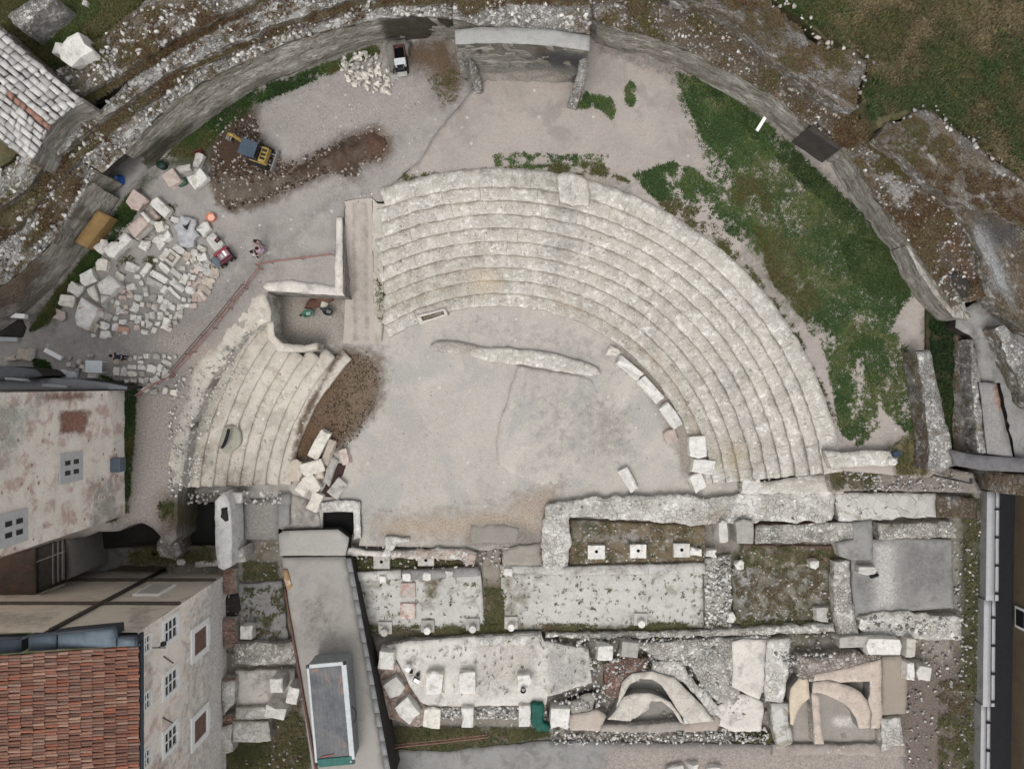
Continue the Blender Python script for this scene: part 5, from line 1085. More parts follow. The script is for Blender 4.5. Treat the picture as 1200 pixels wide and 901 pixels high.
# upper left roof of stone slabs
e = empty('stone_slab_roof', U(30, 110, 7), 0, 'roof of pale stone slabs in straight rows with a rusty ridge, top left', 'roof')
e['group'] = 'roofs'
del e['group']
A0, A1, B1, B0 = U(-20, 18, 11), U(95, 116, 9.2), U(32, 191, 9.2), U(-85, 95, 11)
bm = bmesh.new(); RC = []
V, F, C = [], [], []; rt = random.Random(11)
rows_, off = 13, 0
for r in range(rows_):
    v0, v1 = r / rows_, (r + 1) / rows_; u = 0
    while u < 1:
        du = rt.uniform(.05, .11); u1 = min(1, u + du); c = rt.uniform(.36, .60); tw_ = rt.uniform(-.03, .03)
        base_c = (c, c * .975, c * .94)
        if .40 < v0 < .50: base_c = (.30, .17, .13) if rt.random() < .7 else base_c
        P = []
        for uu, vv in ((u + .005, v0 + .006), (u1 - .005, v0 + .006), (u1 - .005, v1 - .006), (u + .005, v1 - .006)):
            a = [A0[k] + (A1[k] - A0[k]) * uu for k in range(3)]; b = [B0[k] + (B1[k] - B0[k]) * uu for k in range(3)]
            p = [a[k] + (b[k] - a[k]) * vv for k in range(3)]; p[2] += (.6 - abs(vv - .45) * 1.6) + rt.uniform(-.07, .07); p[0] += rt.uniform(-.06, .06); p[1] += rt.uniform(-.06, .06); P.append(p)
        for p in P: V.append(p)
        for p in P: V.append([p[0], p[1], p[2] - .22])
        C += [(*base_c, 1)] * 4 + [(.1, .09, .085, 1)] * 4
        o_ = off; F += [(o_ + 3, o_ + 2, o_ + 1, o_), (o_, o_ + 1, o_ + 5, o_ + 4), (o_ + 1, o_ + 2, o_ + 6, o_ + 5), (o_ + 2, o_ + 3, o_ + 7, o_ + 6), (o_ + 3, o_, o_ + 4, o_ + 7)]
        off += 8; u = u1
F = [f[::-1] for f in F]
wpar(obj('slabs', np_mesh('slabs', V, F, C), vcol_mat('slab_stone', .85, 6)), e)
slab('wall_core', [(-60, 30), (0, 30), (94, 117), (62, 132), (46, 152), (33, 190), (-60, 120)], 8.7, 3, M_ringt, sp=.5, edge=.05, top=.05, side=M_ringt, parent=e)
slab('grey_hip', [(95, 115), (97, 120), (64, 138), (50, 158), (35, 192), (31, 188), (44, 152), (60, 130)], 9.1, 6, M_wfacep, sp=.3, edge=.08, top=.06, parent=e)
o = slab('wall_stub', [(8, 19), (37, -2), (66, -4), (58, 7), (38, 22), (25, 36), (20, 32)], 9.4, 5, M_ringn, sp=.33, edge=.12, top=.1, side=M_ringn); T(o, 'small rubble wall stub in the top left corner turf', 'wall')
block('big tilted white stone chest lying on the top left turf', 87, 57, 34, 27, -36, 8.6, 6.6, M_white, bev=.12, tilt=.05, jit=.16)
block('smaller white lump touching the white stone chest', 69, 57, 11, 14, 20, 8.2, 6.8, M_white)
for (px, py, lab) in [(55, 19, 'pale stone in the turf beside the corner wall stub'), (99, 3, 'pale stone at the top edge of the left turf')]: block(lab, px, py, 7, 6, 20, 7.4, 6.6, M_greyst)

# right edge: parapet wall, sunken street and ochre house
M_cap = plain('wall_cap', (.40, .405, .42), .7, .06)
e = empty('parapet_wall', U(1160, 740, 1), 0, 'pale grey capped parapet wall in three lengths, bottom right', 'wall')
for i, (x0, x1, y0, y1) in enumerate([(1157, 1171.5, 576, 704), (1153.5, 1167, 703, 828), (1150, 1161, 826, 960)]):
    slab('cap', [(x0, y0), (x1 - 5, y0), (x1 - 5 - 1, y1), (x0 - 1.5, y1)], 0.35, -2, M_cap, sp=.6, edge=.006, top=.01, side=M_concd, parent=e)
    slab('cap', [(x1 - 4, y0), (x1, y0), (x1 - 1, y1), (x1 - 5, y1)], 0.28, -2, M_cap, sp=.6, edge=.006, top=.01, side=M_concd, parent=e)
    for yy in np.arange(y0 + 20, y1, 33):
        slab('joint_clip', [(x1 - 5, yy), (x1 + .5, yy), (x1 + .5, yy + 2), (x1 - 5, yy + 2)], 0.42, .2, M_iron, sp=.6, edge=0, top=0, parent=e, roll=0)
o = slab('street', [(1165, 560), (1240, 560), (1240, 960), (1150, 960)], -2.0, -2.15, plain('asphalt_shade', (.018, .018, .022), .7, .2), sp=.6, edge=0, top=.0); T(o, 'dark sunken street between parapet and ochre house', 'street', kind=STR)  # near-black asphalt; the alley's deep shadow is put into its colour
oh = empty('ochre_house', U(1197, 760, 0), 0, 'ochre plastered house front at the right edge', 'house')
xw = U(1190, 700, -2)[0]
wallgrid('west_wall', xw, -7, xw - .45, -36, -2, 9, mottle('ochre_plaster', (.17, .13, .085), .1, .4, 4, alt=(.14, .105, .07), altamt=.5), oh)
bm = bmesh.new(); add_box(bm, (xw + 4.6, -21, 8.9), (10, 29, .3)); wpar(bm_obj('roof_slab', bm, M_leadd), oh)
bm = bmesh.new(); add_box(bm, (xw - .26, -18.6, -1.0), (.14, 1.7, 1.2)); wn = wpar(bm_obj('window', bm, M_wframe), oh)
bm = bmesh.new(); add_box(bm, (xw - .33, -18.6, -1.0), (.05, 1.3, .9)); gg = bm_obj('pane', bm, M_glass); gg.parent = wn
o = slab('street_end_wall', [(1158, 552), (1200, 556), (1260, 556), (1260, 580), (1200, 582), (1172, 576), (1158, 574)], 2.4, -2, M_ringd, sp=.4, edge=.1, top=.1, side=M_ringt); T(o, 'dark rubble wall end above the sunken street', 'wall')
# ================================================================== the stone yard
gname = 'stone blocks laid out in the yard'
def yblock(label, px, py, w_, l_, rot, mat, h=None, group=None, z=None):
    h = (h if h is not None else .4) * .62; w_ *= .93; l_ *= .93
    return block(label, px, py, w_, l_, rot, YZ + h, YZ - .08, mat, 'stone_block', group, 0, 'stone block', .09, .09)
Wt, Wb, Pk, Gr, Bg = M_white, M_whiteb, M_pink, M_greyst, M_beige
named = [
 (159, 235, 20, 20, 35, Pk, 1.0, 'large pinkish square block at the top of the stone yard'),
 (188, 243, 25, 14, 43, Wt, .8, 'long white block lying slantwise beside the pinkish square block'),
 (177, 253, 12, 12, -42, Pk, .9, 'pinkish white block at the upper end of the stone chests'),
 (118, 288, 16, 14, -42, Wt, .9, 'white block with a notch at the lower end of the stone chests'),
 (119, 310, 14, 15, 8, Wb, .7, 'rough white block below the notched chest, on the weeds'),
 (153, 313, 14, 11, 20, Wt, .5, 'rounded white block between chests and long bars'),
 (168, 287, 11, 11, 30, Wt, .6, 'white cube alone on the weeds right of the chests'),
 (186, 265, 10, 13, -10, Wb, .6, 'yellowish white block below the slanting long block'),
 (186, 284, 15, 10, 45, Wt, .5, 'white block lower of a touching pair near the grey sheet'),
 (193, 278, 14, 11, -28, Wt, .5, 'white block upper of a touching pair near the grey sheet'),
 (102, 325, 17, 17, -25, Wt, .8, 'large four sided white block by the green weeds, uppermost of three'),
 (88, 338, 16, 14, 28, Wt, .8, 'large white block by the green weeds, middle of three'),
 (77, 352, 19, 15, 8, Wb, .8, 'large rounded white block by the green weeds, lowest of three'),
 (139, 324, 12, 8, 30, Wb, .4, 'yellowish flat block above the big cracked block'),
 (153, 336, 11, 7, -10, Wt, .4, 'small white wedge right of the big cracked block'),
 (192, 298, 16, 8, -55, Wt, .5, 'white bar left of the square frame stone'),
 (170, 316, 18, 7, -55, Wt, .4, 'white bar standing steeper than the parallel long bars'),
 (186, 324, 24, 8, 29, Wt, .5, 'longest white bar with two holes in the parallel row'),
 (180, 332, 22, 9, 28, Gr, .5, 'long grey bar lying below the longest white bar'),
 (192, 314, 16, 7, 40, Wt, .45, 'white bar touching the lower side of the square frame stone'),
 (206, 320, 17, 7, 42, Wt, .45, 'white bar end to end with the bar below the frame stone'),
 (207, 334, 20, 8, 42, Wt, .45, 'wide white bar right of the longest bar'),
 (204, 343, 20, 4, 45, Wt, .35, 'thinnest white bar of the parallel row'),
 (216, 327, 8, 13, 25, Wt, .45, 'upright white bar at the right end of the bars'),
 (192, 340, 7, 10, 25, Wt, .4, 'small white block under the grey bar'),
 (222, 340, 12, 9, 10, Wt, .4, 'rounded white block between bars and the pink slabs'),
 (209, 292, 15, 8, 40, Wt, .5, 'white bar above the square frame stone'),
 (238, 268, 13, 15, 40, Wt, .6, 'white square block nearest to the orange tub'),
 (251, 283, 20, 14, 48, Wt, .5, 'broad white slab touching the red machine'),
 (237, 301, 12, 9, -15, Wt, .5, 'rounded white block left of the red machine'),
 (228, 296, 7, 9, -10, Wt, .5, 'small white block upper left of the rounded block by the red machine'),
 (236, 291, 10, 6, 25, Wb, .45, 'flat oval white block above the rounded block by the red machine'),
 (234, 312, 12, 9, 50, Wt, .4, 'bluish white slab among the small red stones'),
 (243, 331, 13, 13, 12, Bg, .3, 'broad beige slab at the right rim of the yard'),
 (240, 339, 17, 8, 38, Bg, .3, 'beige fan shaped slab below the broad beige slab'),
 (235, 346, 14, 9, 55, Pk, .3, 'pink slab below the beige fan slab'),
 (228, 348, 8, 10, 10, Pk, .3, 'small pink slab at the lower tip of the fan of slabs'),
 (251, 319, 9, 12, 15, Bg, .35, 'upright beige slab directly under the red machine'),
 (143, 386, 15, 7, 5, stonemat('orange_stone', (.55, .33, .24), (.6, .5, .42), .7), .3, 'orange pink block in the lowest row of the yard'),
 (122, 382, 11, 9, 12, Wt, .5, 'white block above its twin at the lower left of the yard'),
 (122, 392, 12, 9, 3, Wt, .5, 'white block lowest in the lower left of the yard by the road'),
 (110, 384, 8, 12, 20, Bg, .5, 'beige upright block right of the red stained slab'),
 (126, 372, 8, 10, 22, Gr, .4, 'grey beige block above the white twins'),
 (117, 368, 9, 8, 10, Wt, .4, 'bluish white cube right of the red stained slab'),
 (157, 360, 9, 11, 25, Wt, .5, 'white oblong block in the middle of the small cubes'),
 (193, 379, 8, 14, 22, Wt, .5, 'tall leaning white block at the lower right of the cubes'),
 (69, 369, 13, 12, 20, Pk, .4, 'pale pink broken block at the end of the green weeds'),
 (171, 417, 7, 7, 5, Wt, .4, 'white cube highest in the cluster below the road'),
 (177, 432, 10, 10, 20, Wt, .5, 'largest white cube in the cluster below the road'),
 (194, 438, 9, 12, 25, Wt, .5, 'white block at the right end of the cluster below the road'),
 (181, 445, 12, 9, -25, Wt, .5, 'white block at the lower edge of the cluster touching the fence'),
 (136, 423, 9, 8, 10, Bg, .4, 'beige block at the top left of the cluster below the road'),
 (136, 435, 7, 11, 3, Wb, .4, 'upright beige white block at the left end of the cluster'),
 (144, 436, 7, 11, 2, Wt, .4, 'upright white block second from the left of the cluster'),
]
for px, py, w_, l_, r, m, h, lab in named: yblock(lab, px, py, w_, l_, r, m, h)
small = {
 ('small white cube among the many in the middle of the stone yard', 'small white cubes'): [(195, 266, 5, 5, 10), (182, 305, 7, 5, 10), (161, 349, 8, 8, 5), (166, 357, 5, 6, 10), (138, 364, 6, 9, 8), (135, 373, 6, 7, 20), (143, 377, 8, 6, 5), (156, 372, 7, 7, 10), (162, 373, 7, 8, 5), (167, 379, 4, 7, 5), (174, 380, 7, 8, 0), (180, 387, 6, 7, 10), (169, 389, 9, 5, 10), (187, 350, 6, 9, 10), (194, 353, 7, 7, 20), (181, 360, 7, 8, 3), (191, 360, 9, 7, 28), (202, 360, 6, 7, 20), (211, 360, 8, 8, 10), (209, 369, 8, 7, 35), (199, 357, 5, 8, 20), (178, 369, 7, 9, 5), (187, 370, 6, 9, 3), (196, 367, 5, 5, 20), (184, 379, 6, 6, 15), (215, 351, 6, 5, 5), (214, 314, 6, 6, 5), (220, 308, 4, 5, 10), (226, 325, 7, 7, 20), (109, 393, 5, 4, 10), (160, 377, 6, 5, 0), (226, 304, 8, 6, -30), (165, 332, 5, 7, -20), (160, 324, 8, 5, 0), (205, 257, 11, 6, 12), (131, 353, 5, 5, 0), (137, 355, 6, 6, 20), (171, 345, 5, 6, 0), (200, 371, 4, 6, 0)],
 ('small dusty grey or beige block scattered in the stone yard', 'small dusty blocks'): [(179, 348, 9, 8, 12), (219, 300, 8, 10, 15), (243, 310, 7, 9, 20), (170, 340, 6, 7, 0), (174, 358, 6, 6, 10), (172, 370, 5, 7, 0), (205, 372, 5, 5, 20), (147, 360, 5, 6, 10), (122, 357, 8, 8, 0), (222, 352, 4, 6, 0), (152, 342, 5, 4, 20), (205, 378, 5, 6, -30), (212, 365, 5, 4, 0), (135, 358, 4, 4, 0)],
 ('small reddish or pink stone scattered in the stone yard', 'small pink stones'): [(143, 341, 7, 7, 40), (152, 346, 8, 5, 0), (134, 384, 8, 8, 10), (160, 384, 7, 7, 0), (230, 317, 7, 7, 20), (242, 318, 8, 9, 10), (233, 329, 7, 7, 20), (227, 334, 8, 10, 30), (198, 386, 6, 5, 20), (199, 381, 4, 4, 0), (226, 358, 8, 5, 0), (219, 358, 6, 5, 0), (225, 318, 5, 5, 0), (236, 322, 5, 5, 0), (222, 322, 4, 5, 0), (143, 349, 9, 5, 10), (147, 366, 7, 5, 0), (143, 365, 4, 5, 0), (136, 380, 7, 5, 5), (221, 332, 5, 5, 10), (172, 376, 5, 5, 0), (146, 390, 6, 4, 0)],
 ('small block in the tight cluster between road and house', 'blocks below the road'): [(154, 430, 11, 6, 2), (154, 438, 12, 6, 2), (165, 430, 9, 6, 2), (166, 438, 7, 7, 2), (164, 424, 7, 4, 5), (158, 419, 4, 6, 5), (164, 419, 6, 4, 0), (183, 418, 9, 7, 10), (192, 417, 4, 5, 0), (195, 425, 12, 6, 30), (187, 431, 6, 9, 10), (171, 445, 6, 7, 10), (165, 446, 7, 6, 5), (156, 446, 7, 4, 5), (185, 438, 5, 5, 10), (152, 421, 5, 6, 10), (205, 418, 3, 4, 0), (198, 419, 5, 4, 10), (170, 456, 8, 5, -25), (180, 459, 9, 6, -15), (193, 458, 5, 8, 10), (203, 460, 8, 7, 0), (215, 444, 4, 4, 0), (174, 451, 5, 5, 0), (148, 447, 5, 4, 0)],
 ('small grey rubble block beside the white table', 'rubble by the table'): [(81, 420, 5, 6, 20), (80, 427, 6, 5, 10), (86, 429, 6, 5, 30), (96, 430, 6, 5, 20), (90, 434, 5, 5, 0), (99, 434, 6, 5, 20), (105, 416, 8, 4, 10), (92, 424, 5, 6, 30), (101, 424, 5, 5, 0), (87, 437, 5, 5, 0)],
}
kmat = {'small white cubes': [Wt, Wt, Wt, Wb], 'small dusty blocks': [Gr, Bg, Gr], 'small pink stones': [Pk, Pk, M_redst], 'blocks below the road': [Wt, Wb, Wt, Gr], 'rubble by the table': [Gr, Wb]}
for (lab, grp), L in small.items():
    for i, (px, py, a, b, r) in enumerate(L): yblock(lab, px, py, a, b, r + random.uniform(-6, 6), kmat[grp][i % len(kmat[grp])], random.uniform(.22, .42), grp)
def yslab(label, pts, h, mat, parent=None, name='stone_block'):
    o = slab(name, pts, YZ + h, YZ - .1, mat, sp=.25, edge=.04, top=.03, parent=parent, roll=.04)
    return T(o, label, 'stone block') if not parent else o
yslab('huge cracked white block, larger piece with a hole, left part of the yard', [(113, 333), (128, 322), (141, 335), (129, 346), (117, 344)], .9, Wt)
yslab('lower broken piece of the huge cracked block', [(117, 345), (129, 347), (133, 343), (118, 356)], .7, Wt)
yslab('narrow stained piece split off the left side of the huge block', [(101, 339), (110, 333), (115, 351), (113, 353), (104, 346)], .8, Wb)
yslab('large white slab stained with red patches at the left of the yard', [(95, 348), (114, 361), (112, 370), (102, 387), (89, 381), (87.4, 370.7), (90.3, 359)], .7, M_redst)
e = empty('stone_chest', U(158, 266, YZ), 0, 'white stone chest with a raised lid band at its upper end', 'stone chest')
yslab('', [(148, 267), (166, 251), (174, 262), (158, 278)], 1.0, M_pink, e, 'body'); yslab('', [(149, 270), (160, 277), (174, 262), (177, 264), (160, 281), (148, 272)], .6, Wt, e, 'side'); yslab('', [(164, 250), (167, 248), (176, 258), (173, 261)], 1.12, Wt, e, 'lid_band')
e = empty('stone_chest', U(142, 288, YZ), 0, 'white l shaped stone chest with a dark hollow, middle of the chests', 'stone chest')
yslab('', [(119, 291), (130, 283), (136, 284), (140, 278), (146, 272), (154, 280), (133, 302), (127, 301)], 1.0, Wt, e, 'body'); yslab('', [(133, 303), (155, 280), (157, 283), (136, 306)], .5, Gr, e, 'side')
slab('hollow', ell(137.5, 282, 2.2, 1.8, 8), YZ + 1.03, YZ + .9, M_dark, sp=.15, edge=.02, top=0, parent=e)
e = empty('frame_stone', U(203.7, 302.7, YZ), -math.radians(38), 'square frame stone with a sunken groove among the bars', 'stone block')
for dx, dy, sx, sy in ((0, .37, 1.0, .2), (0, -.37, 1.0, .2), (.4, 0, .2, .54), (-.4, 0, .2, .54)): box('frame_side', (dx, dy, .2), (sx, sy, .42), Wb, e, bev=.02)
box('groove_bed', (0, 0, .1), (.6, .54, .2), Gr, e); box('centre_stone', (0, 0, .16), (.36, .3, .34), Bg, e, bev=.03)
# grey plastic sheet thrown over stones
def sheet(label, pts, z, mat, amp=.16, name='plastic_sheet', cat='sheet', zb=None):
    o = slab(name, pts, z, zb if zb is not None else z - .35, mat, sp=.14, edge=.10, top=amp, efreq=2.2, smooth=True); return T(o, label, cat)
M_plas = plain('grey_plastic', (.40, .40, .415), .35, .25, 2)
sheet('crumpled grey plastic sheet spread over blocks near the orange tub', [(202, 264), (206, 262), (212, 252), (218, 254), (229, 257), (228, 268), (233, 276), (226, 282), (227, 288), (219, 292), (209, 285), (207, 272)], YZ + .45, M_plas)
slab_ = slab('dark_bag', [(213, 263), (217, 264), (223, 257), (220, 265), (218, 269), (215, 267)], YZ + .66, YZ + .3, plain('black_plastic', (.015, .015, .018), .4), sp=.15, edge=.05, top=.06); T(slab_, 'black plastic bag lying on the crumpled grey sheet', 'bag')
sheet('fallen pale grey sheet lying left of the white table', [(66, 433), (78, 434), (92, 437), (88, 443), (76, 446), (68, 444)], YZ + .3, plain('pale_grey_plastic', (.52, .52, .54), .4, .15), .12)
e = empty('white_table', U(116.5, 430, YZ), -math.radians(2), 'white table with a bluish top between weeds and grey rubble', 'table')
box('tabletop', (0, 0, .72), (1.22, .9, .05), plain('blue_white_top', (.62, .66, .69), .4, .1, 6), e)
for sx in (-1, 1):
    for sy in (-1, 1): box('leg', (sx * .54, sy * .38, .35), (.05, .05, .7), M_wframe, e, bev=.005)
block('flat bluish white slab leaning under the table edge', 108, 440, 11, 6, 8, YZ + .3, YZ, M_white)
# bars of white plaster / pipe
def beam(label, px, py, w_, l_, rot, z0, h, mat, name='white_beam'):
    x, y, _ = U(px, py, z0 + h); f = (H - z0 - h) / H / S
    o = box(name, (0, 0, 0), (w_ * f, l_ * f, h), mat, None, bev=.02); o.location = (x, y, z0 + h / 2); o.rotation_euler = (0, 0, -math.radians(rot)); return T(o, label, 'beam')
beam('white beam lying slantwise on the road left of the grey rubble', 61.5, 415, 22, 5, 28, YZ, .3, M_wframe)
beam('white beam over the dark entrance at the left edge', 16, 369.5, 26, 5.5, 5, YZ + .3, .4, M_wframe)
beam('grey beam below the dark entrance at the left edge', 9, 397.5, 22, 5, 2, YZ, .3, M_cap)
beam('thin white pole lying at the foot of the right ring wall', 893.5, 143, 4, 24, 32, TZ, .18, M_wframe, 'white_pole')
slab_ = slab('entrance_recess', [(-30, 372), (26, 374), (30, 384), (26, 395), (-30, 396)], YZ + .08, YZ - .5, M_dark, sp=.3, edge=.05); T(slab_, 'dark entrance recess in the yard at the left edge', 'recess')
block('pink broken stone at the left edge above the sheet roof', 11, 420, 13, 6, -8, YZ + .4, YZ, M_pink)
block('pale tan boulder right of the pink broken stone', 28, 416, 16, 14, 10, YZ + .3, YZ - .1, Bg)
block('pale grey block beside the tan boulder', 37, 414, 7, 12, 5, YZ + .3, YZ - .1, Gr)
# ochre board leaning on the wall foot
o = slab('ochre_board', [(114, 246, 4.5), (130, 254, 4.1), (102, 291, 4.1), (87, 283, 4.5)], 4.2, 3, stonemat('ochre_plywood', (.33, .215, .09), (.25, .155, .07), .7, .14), sp=.4, edge=.01, top=.01); T(o, 'long ochre wooden board leaning at the foot of the left wall', 'board')
# big loose blocks by the passage
for px, py, w_, l_, r, m, h, lab in [(200, 208, 20, 17, 58, Pk, 1., 'speckled pink block by the spoil, left of a white twin'), (231, 209, 22, 17, -38, Wt, 1., 'white streaked block by the spoil, right of the speckled pink one'), (231, 187, 10, 16, 20, Gr, .8, 'bluish grey block touching a small red crate'), (215, 197, 17, 8, -6, Gr, .5, 'low green stained slab above the two big blocks')]:
    yblock(lab, px, py, w_, l_, r, m, h)
e = empty('crate', U(234, 181, YZ), .3, 'small dull red crate by the bluish grey block', 'crate')
mc = plain('dull_red', (.19, .04, .045), .6, .2)
box('base', (0, 0, .05), (.5, .4, .06), mc, e)
for dx, dy, sx, sy in ((0, .19, .5, .03), (0, -.19, .5, .03), (.24, 0, .03, .36), (-.24, 0, .03, .36)): box('side', (dx, dy, .2), (sx, sy, .34), mc, e, bev=.005)
slab_ = slab('green_net', [(206, 210), (216, 208), (218, 214), (210, 219), (205, 216)], YZ + .25, YZ, plain('green_net', (.05, .10, .07), .8, .3), sp=.15, edge=.08, top=.1); T(slab_, 'rumpled dull green net between the two big blocks', 'net')
slab_ = slab('dark_green_barrel', ell(188, 193, 5.5, 4.5, 12), YZ + .5, YZ, plain('green_lid', (.018, .04, .032), .5), sp=.2, edge=.02, top=.02); T(slab_, 'squat dark green bin at the mossy wall foot', 'bin')
# blue drum and tarp in the passage
e = empty('blue_tarp_bundle', U(139, 214, YZ), .5, 'bright blue tarpaulin bundle in the wall passage', 'bundle')
mb = plain('blue_tarp', (.02, .09, .34), .45, .3, 5)
bm = bmesh.new(); bmesh.ops.create_icosphere(bm, subdivisions=3, radius=.5)
for v in bm.verts: v.co = Vector((v.co.x * 1.15, v.co.y * .8, max(v.co.z, -.12) * .8)) * (1 + .25 * mnoise.noise(v.co * 4))
bm_obj('tarp', bm, mb, e, False).location = (0, 0, .15)
box('pale_fold', (.15, .1, .56), (.35, .22, .08), plain('tarp_light', (.12, .25, .55), .5), e, rot=(.2, .1, .4))

# fallen blocks in the orchestra
OG = [(797, 0)]
def oblock(label, px, py, w_, l_, r, z, mat, zb=-.1): return block(label, px, py, w_, l_, r, z, zb, mat)
for a in [('first long white bench slab, nearest the rounded stone', 738, 432, 34, 11, 40, .55, Wt), ('second long white bench slab in the curved row', 763, 457, 35, 12, 48, .55, Wt), ('third long white bench slab, lowest of the curved row', 787, 487, 30, 14, 54, .55, Wt),
          ('small grey block set outside the first bench slab', 733, 434, 9, 8, 40, .4, Gr), ('rounded pale stone at the upper end of the bench row', 719, 411, 13, 9, 20, .4, Wb),
          ('square pinkish block just below the bench row', 786, 512, 15, 14, -20, .35, Pk), ('white four sided block upper of the fallen group', 818, 523, 20, 24, -3, .8, Wt), ('wide white block lower of the fallen group', 825, 547, 27, 16, 8, .8, Wt),
          ('pointed white fragment at the broad wall', 818, 565, 16, 20, -25, .6, Wt), ('small white fragment on the lowest seat rubble', 844, 558, 17, 9, -12, .6, Wt), ('lone white oblong block lying on the orchestra floor', 737, 562, 11, 29, -32, .5, Wt)]:
    oblock(*a)
for i, (px, py, r, w_, l_, z, m, lab) in enumerate([(374, 521, 28, 13, 36, .7, Wb, 'longest pale fallen slab in the dark hollow'), (384, 530, 18, 10, 30, .5, Bg, 'long pale slab leaning beside the longest one'), (366, 548, -8 - 8, 26, 14, .8, Wb, 'tilted pale slab lying crosswise on the heap'), (373, 556, -10, 12, 11, .6, Bg, 'small squarish slab under the crosswise one'),
        (365, 566, 55, 22, 13, .7, Wb, 'pale slab pointing down at the heap foot'), (354, 572, 40, 14, 14, .5, Wb, 'small pale slab at the lower left of the heap'), (345, 552, 5, 15, 24, .5, Bg, 'pale slab merging with the lowest seat row'), (369, 588, 25, 14, 22, .4, Wb, 'pale slab at the edge of the grit slope'), (387, 552, 15, 9, 32, .3, Gr, 'grey slab standing along the dark hollow'), (395, 572, 35, 14, 22, .4, Gr, 'grey slab at the right lip of the dark hollow'), (404, 535, -15, 9, 18, .4, Pk, 'pinkish slab at the upper right of the dark hollow')]):
    oblock(lab, px, py, w_, l_, r, z, m, -.2)
o = slab('hollow', [(386, 541), (405, 545), (402, 556), (390, 572), (394, 582), (376, 582), (378, 574), (386, 560)], .09, -.3, mottle('hollow_earth', (.05, .03, .026), .3, .8, 5), sp=.25, edge=.06, top=.03); T(o, 'dark red brown hollow among the fallen slabs', 'hollow', kind=STR)
# rubble heap in the yard: separate white stones
hp = sample([(398, 72), (408, 64), (440, 62), (458, 84), (462, 110), (440, 110), (412, 100), (400, 86)], 150, YZ)
for i, (x, y, z) in enumerate(hp):
    V, F = HULLS[i % 8]; s = random.uniform(.2, .55) * .55
    bm = bmesh.new()
    vs = [bm.verts.new(Vector(v) * s) for v in V]
    for f in F: bm.faces.new([vs[k] for k in f])
    bmesh.ops.bevel(bm, geom=bm.edges[:], offset=.02, segments=1, affect='EDGES')
    o = bm_obj('rubble_stone', bm, M_whiteb if i % 3 else M_greyst); o.location = (x, y, z + s * .4 + random.uniform(0, .12)); o.rotation_euler = (0, 0, random.uniform(0, 6.28))
    T(o, 'white rubble stone in the loose heap below the upper left wall', 'stone', 'stones of the white rubble heap')

# ================================================================== machines
def shade(o):
    for p in o.data.polygons: p.use_smooth = True
    return o
M_yel = plain('machine_yellow', (.34, .24, .07), .7, .3, 4, 0, (.17, .14, .09)); M_blk = plain('machine_black', (.018, .018, .02), .6, .2); M_steel = plain('worn_steel', (.22, .215, .21), .5, .2, 5); M_cabr = plain('cab_roof_blue', (.055, .075, .105), .6, .2); M_rub = plain('rubber', (.022, .021, .02), .85)
# mini digger, facing up-left in plan
e = empty('mini_digger', (*U(307, 184.5, YZ)[:2], YZ + .02), math.pi - math.radians(19) * 1.0, 'yellow mini digger with blue grey cab roof working on the spoil', 'digger')
for sy in (-1, 1):
    bm = bmesh.new(); L, r = 1.05, .24
    n = 10; prof = [(L * .5 + .0 + r * math.cos(a), r + r * math.sin(a)) for a in [(-math.pi / 2 + math.pi * i / n) for i in range(n + 1)]] + [(-L * .5 - 0 - r * math.cos(a), r + r * math.sin(a)) for a in [(math.pi / 2 - math.pi * i / n) for i in range(n + 1)]]
    vs1 = [bm.verts.new((x, sy * .62 - .15, z)) for x, z in prof]; vs2 = [bm.verts.new((x, sy * .62 + .15, z)) for x, z in prof]
    bm.faces.new(vs1); bm.faces.new(vs2[::-1]); m = len(prof)
    for i in range(m): bm.faces.new((vs1[i], vs2[i], vs2[(i + 1) % m], vs1[(i + 1) % m]))
    bmesh.ops.recalc_face_normals(bm, faces=bm.faces)
    for i in range(9): add_box(bm, (-.62 + i * .155, sy * .62, 2 * r + .01), (.06, .32, .03))
    bm_obj('track', bm, M_rub, e)
box('undercarriage', (0, 0, .36), (.9, .95, .22), M_blk, e)
bm = bmesh.new(); add_box(bm, (-1.15, 0, .3), (.10, 1.65, .42), (0, .15, 0), .03); add_box(bm, (-.8, .4, .3), (.7, .1, .1)); add_box(bm, (-.8, -.4, .3), (.7, .1, .1)); bm_obj('dozer_blade', bm, M_steel, e)
bm = bmesh.new(); add_box(bm, (-.1, 0, .62), (1.35, 1.2, .22), bev=.06); bm_obj('deck', bm, M_yel, e)
bm = bmesh.new(); add_box(bm, (-.52, 0, .95), (.55, 1.15, .5), bev=.1); bm_obj('engine_hood', bm, M_yel, e)
for y in (-.3, 0, .3): box('vent', (-.55, y, 1.21), (.36, .16, .03), M_blk, e, bev=.005)
bm = bmesh.new(); add_box(bm, (.28, .06, 1.15), (.95, 1.0, .95), bev=.05); bm_obj('cab', bm, plain('cab_glass', (.03, .035, .04), .2), e)
bm = bmesh.new(); add_box(bm, (.3, .06, 2.0), (1.2, 1.15, .1), bev=.04)
for sx, sy in ((.78, .52), (.78, -.42), (-.2, .52), (-.2, -.42)): add_tube(bm, (sx, sy, .7), (sx, sy, 1.97), .035, 6)
bm_obj('cab_roof', bm, M_cabr, e)
box('seat', (-.18, .05, 1.66), (.2, .75, .12), M_blk, e)
bm = bmesh.new()
for a, b, r in (((.85, -.35, .8), (1.55, -.42, 1.9), .13), ((1.55, -.42, 1.9), (1.95, -.46, 1.85), .12)): add_tube(bm, a, b, r, 6)
bm_obj('boom', bm, M_yel, e)
bm = bmesh.new(); add_tube(bm, (1.95, -.46, 1.9), (2.5, -.52, .75), .09, 6); bm_obj('dipper_arm', bm, M_yel, e)
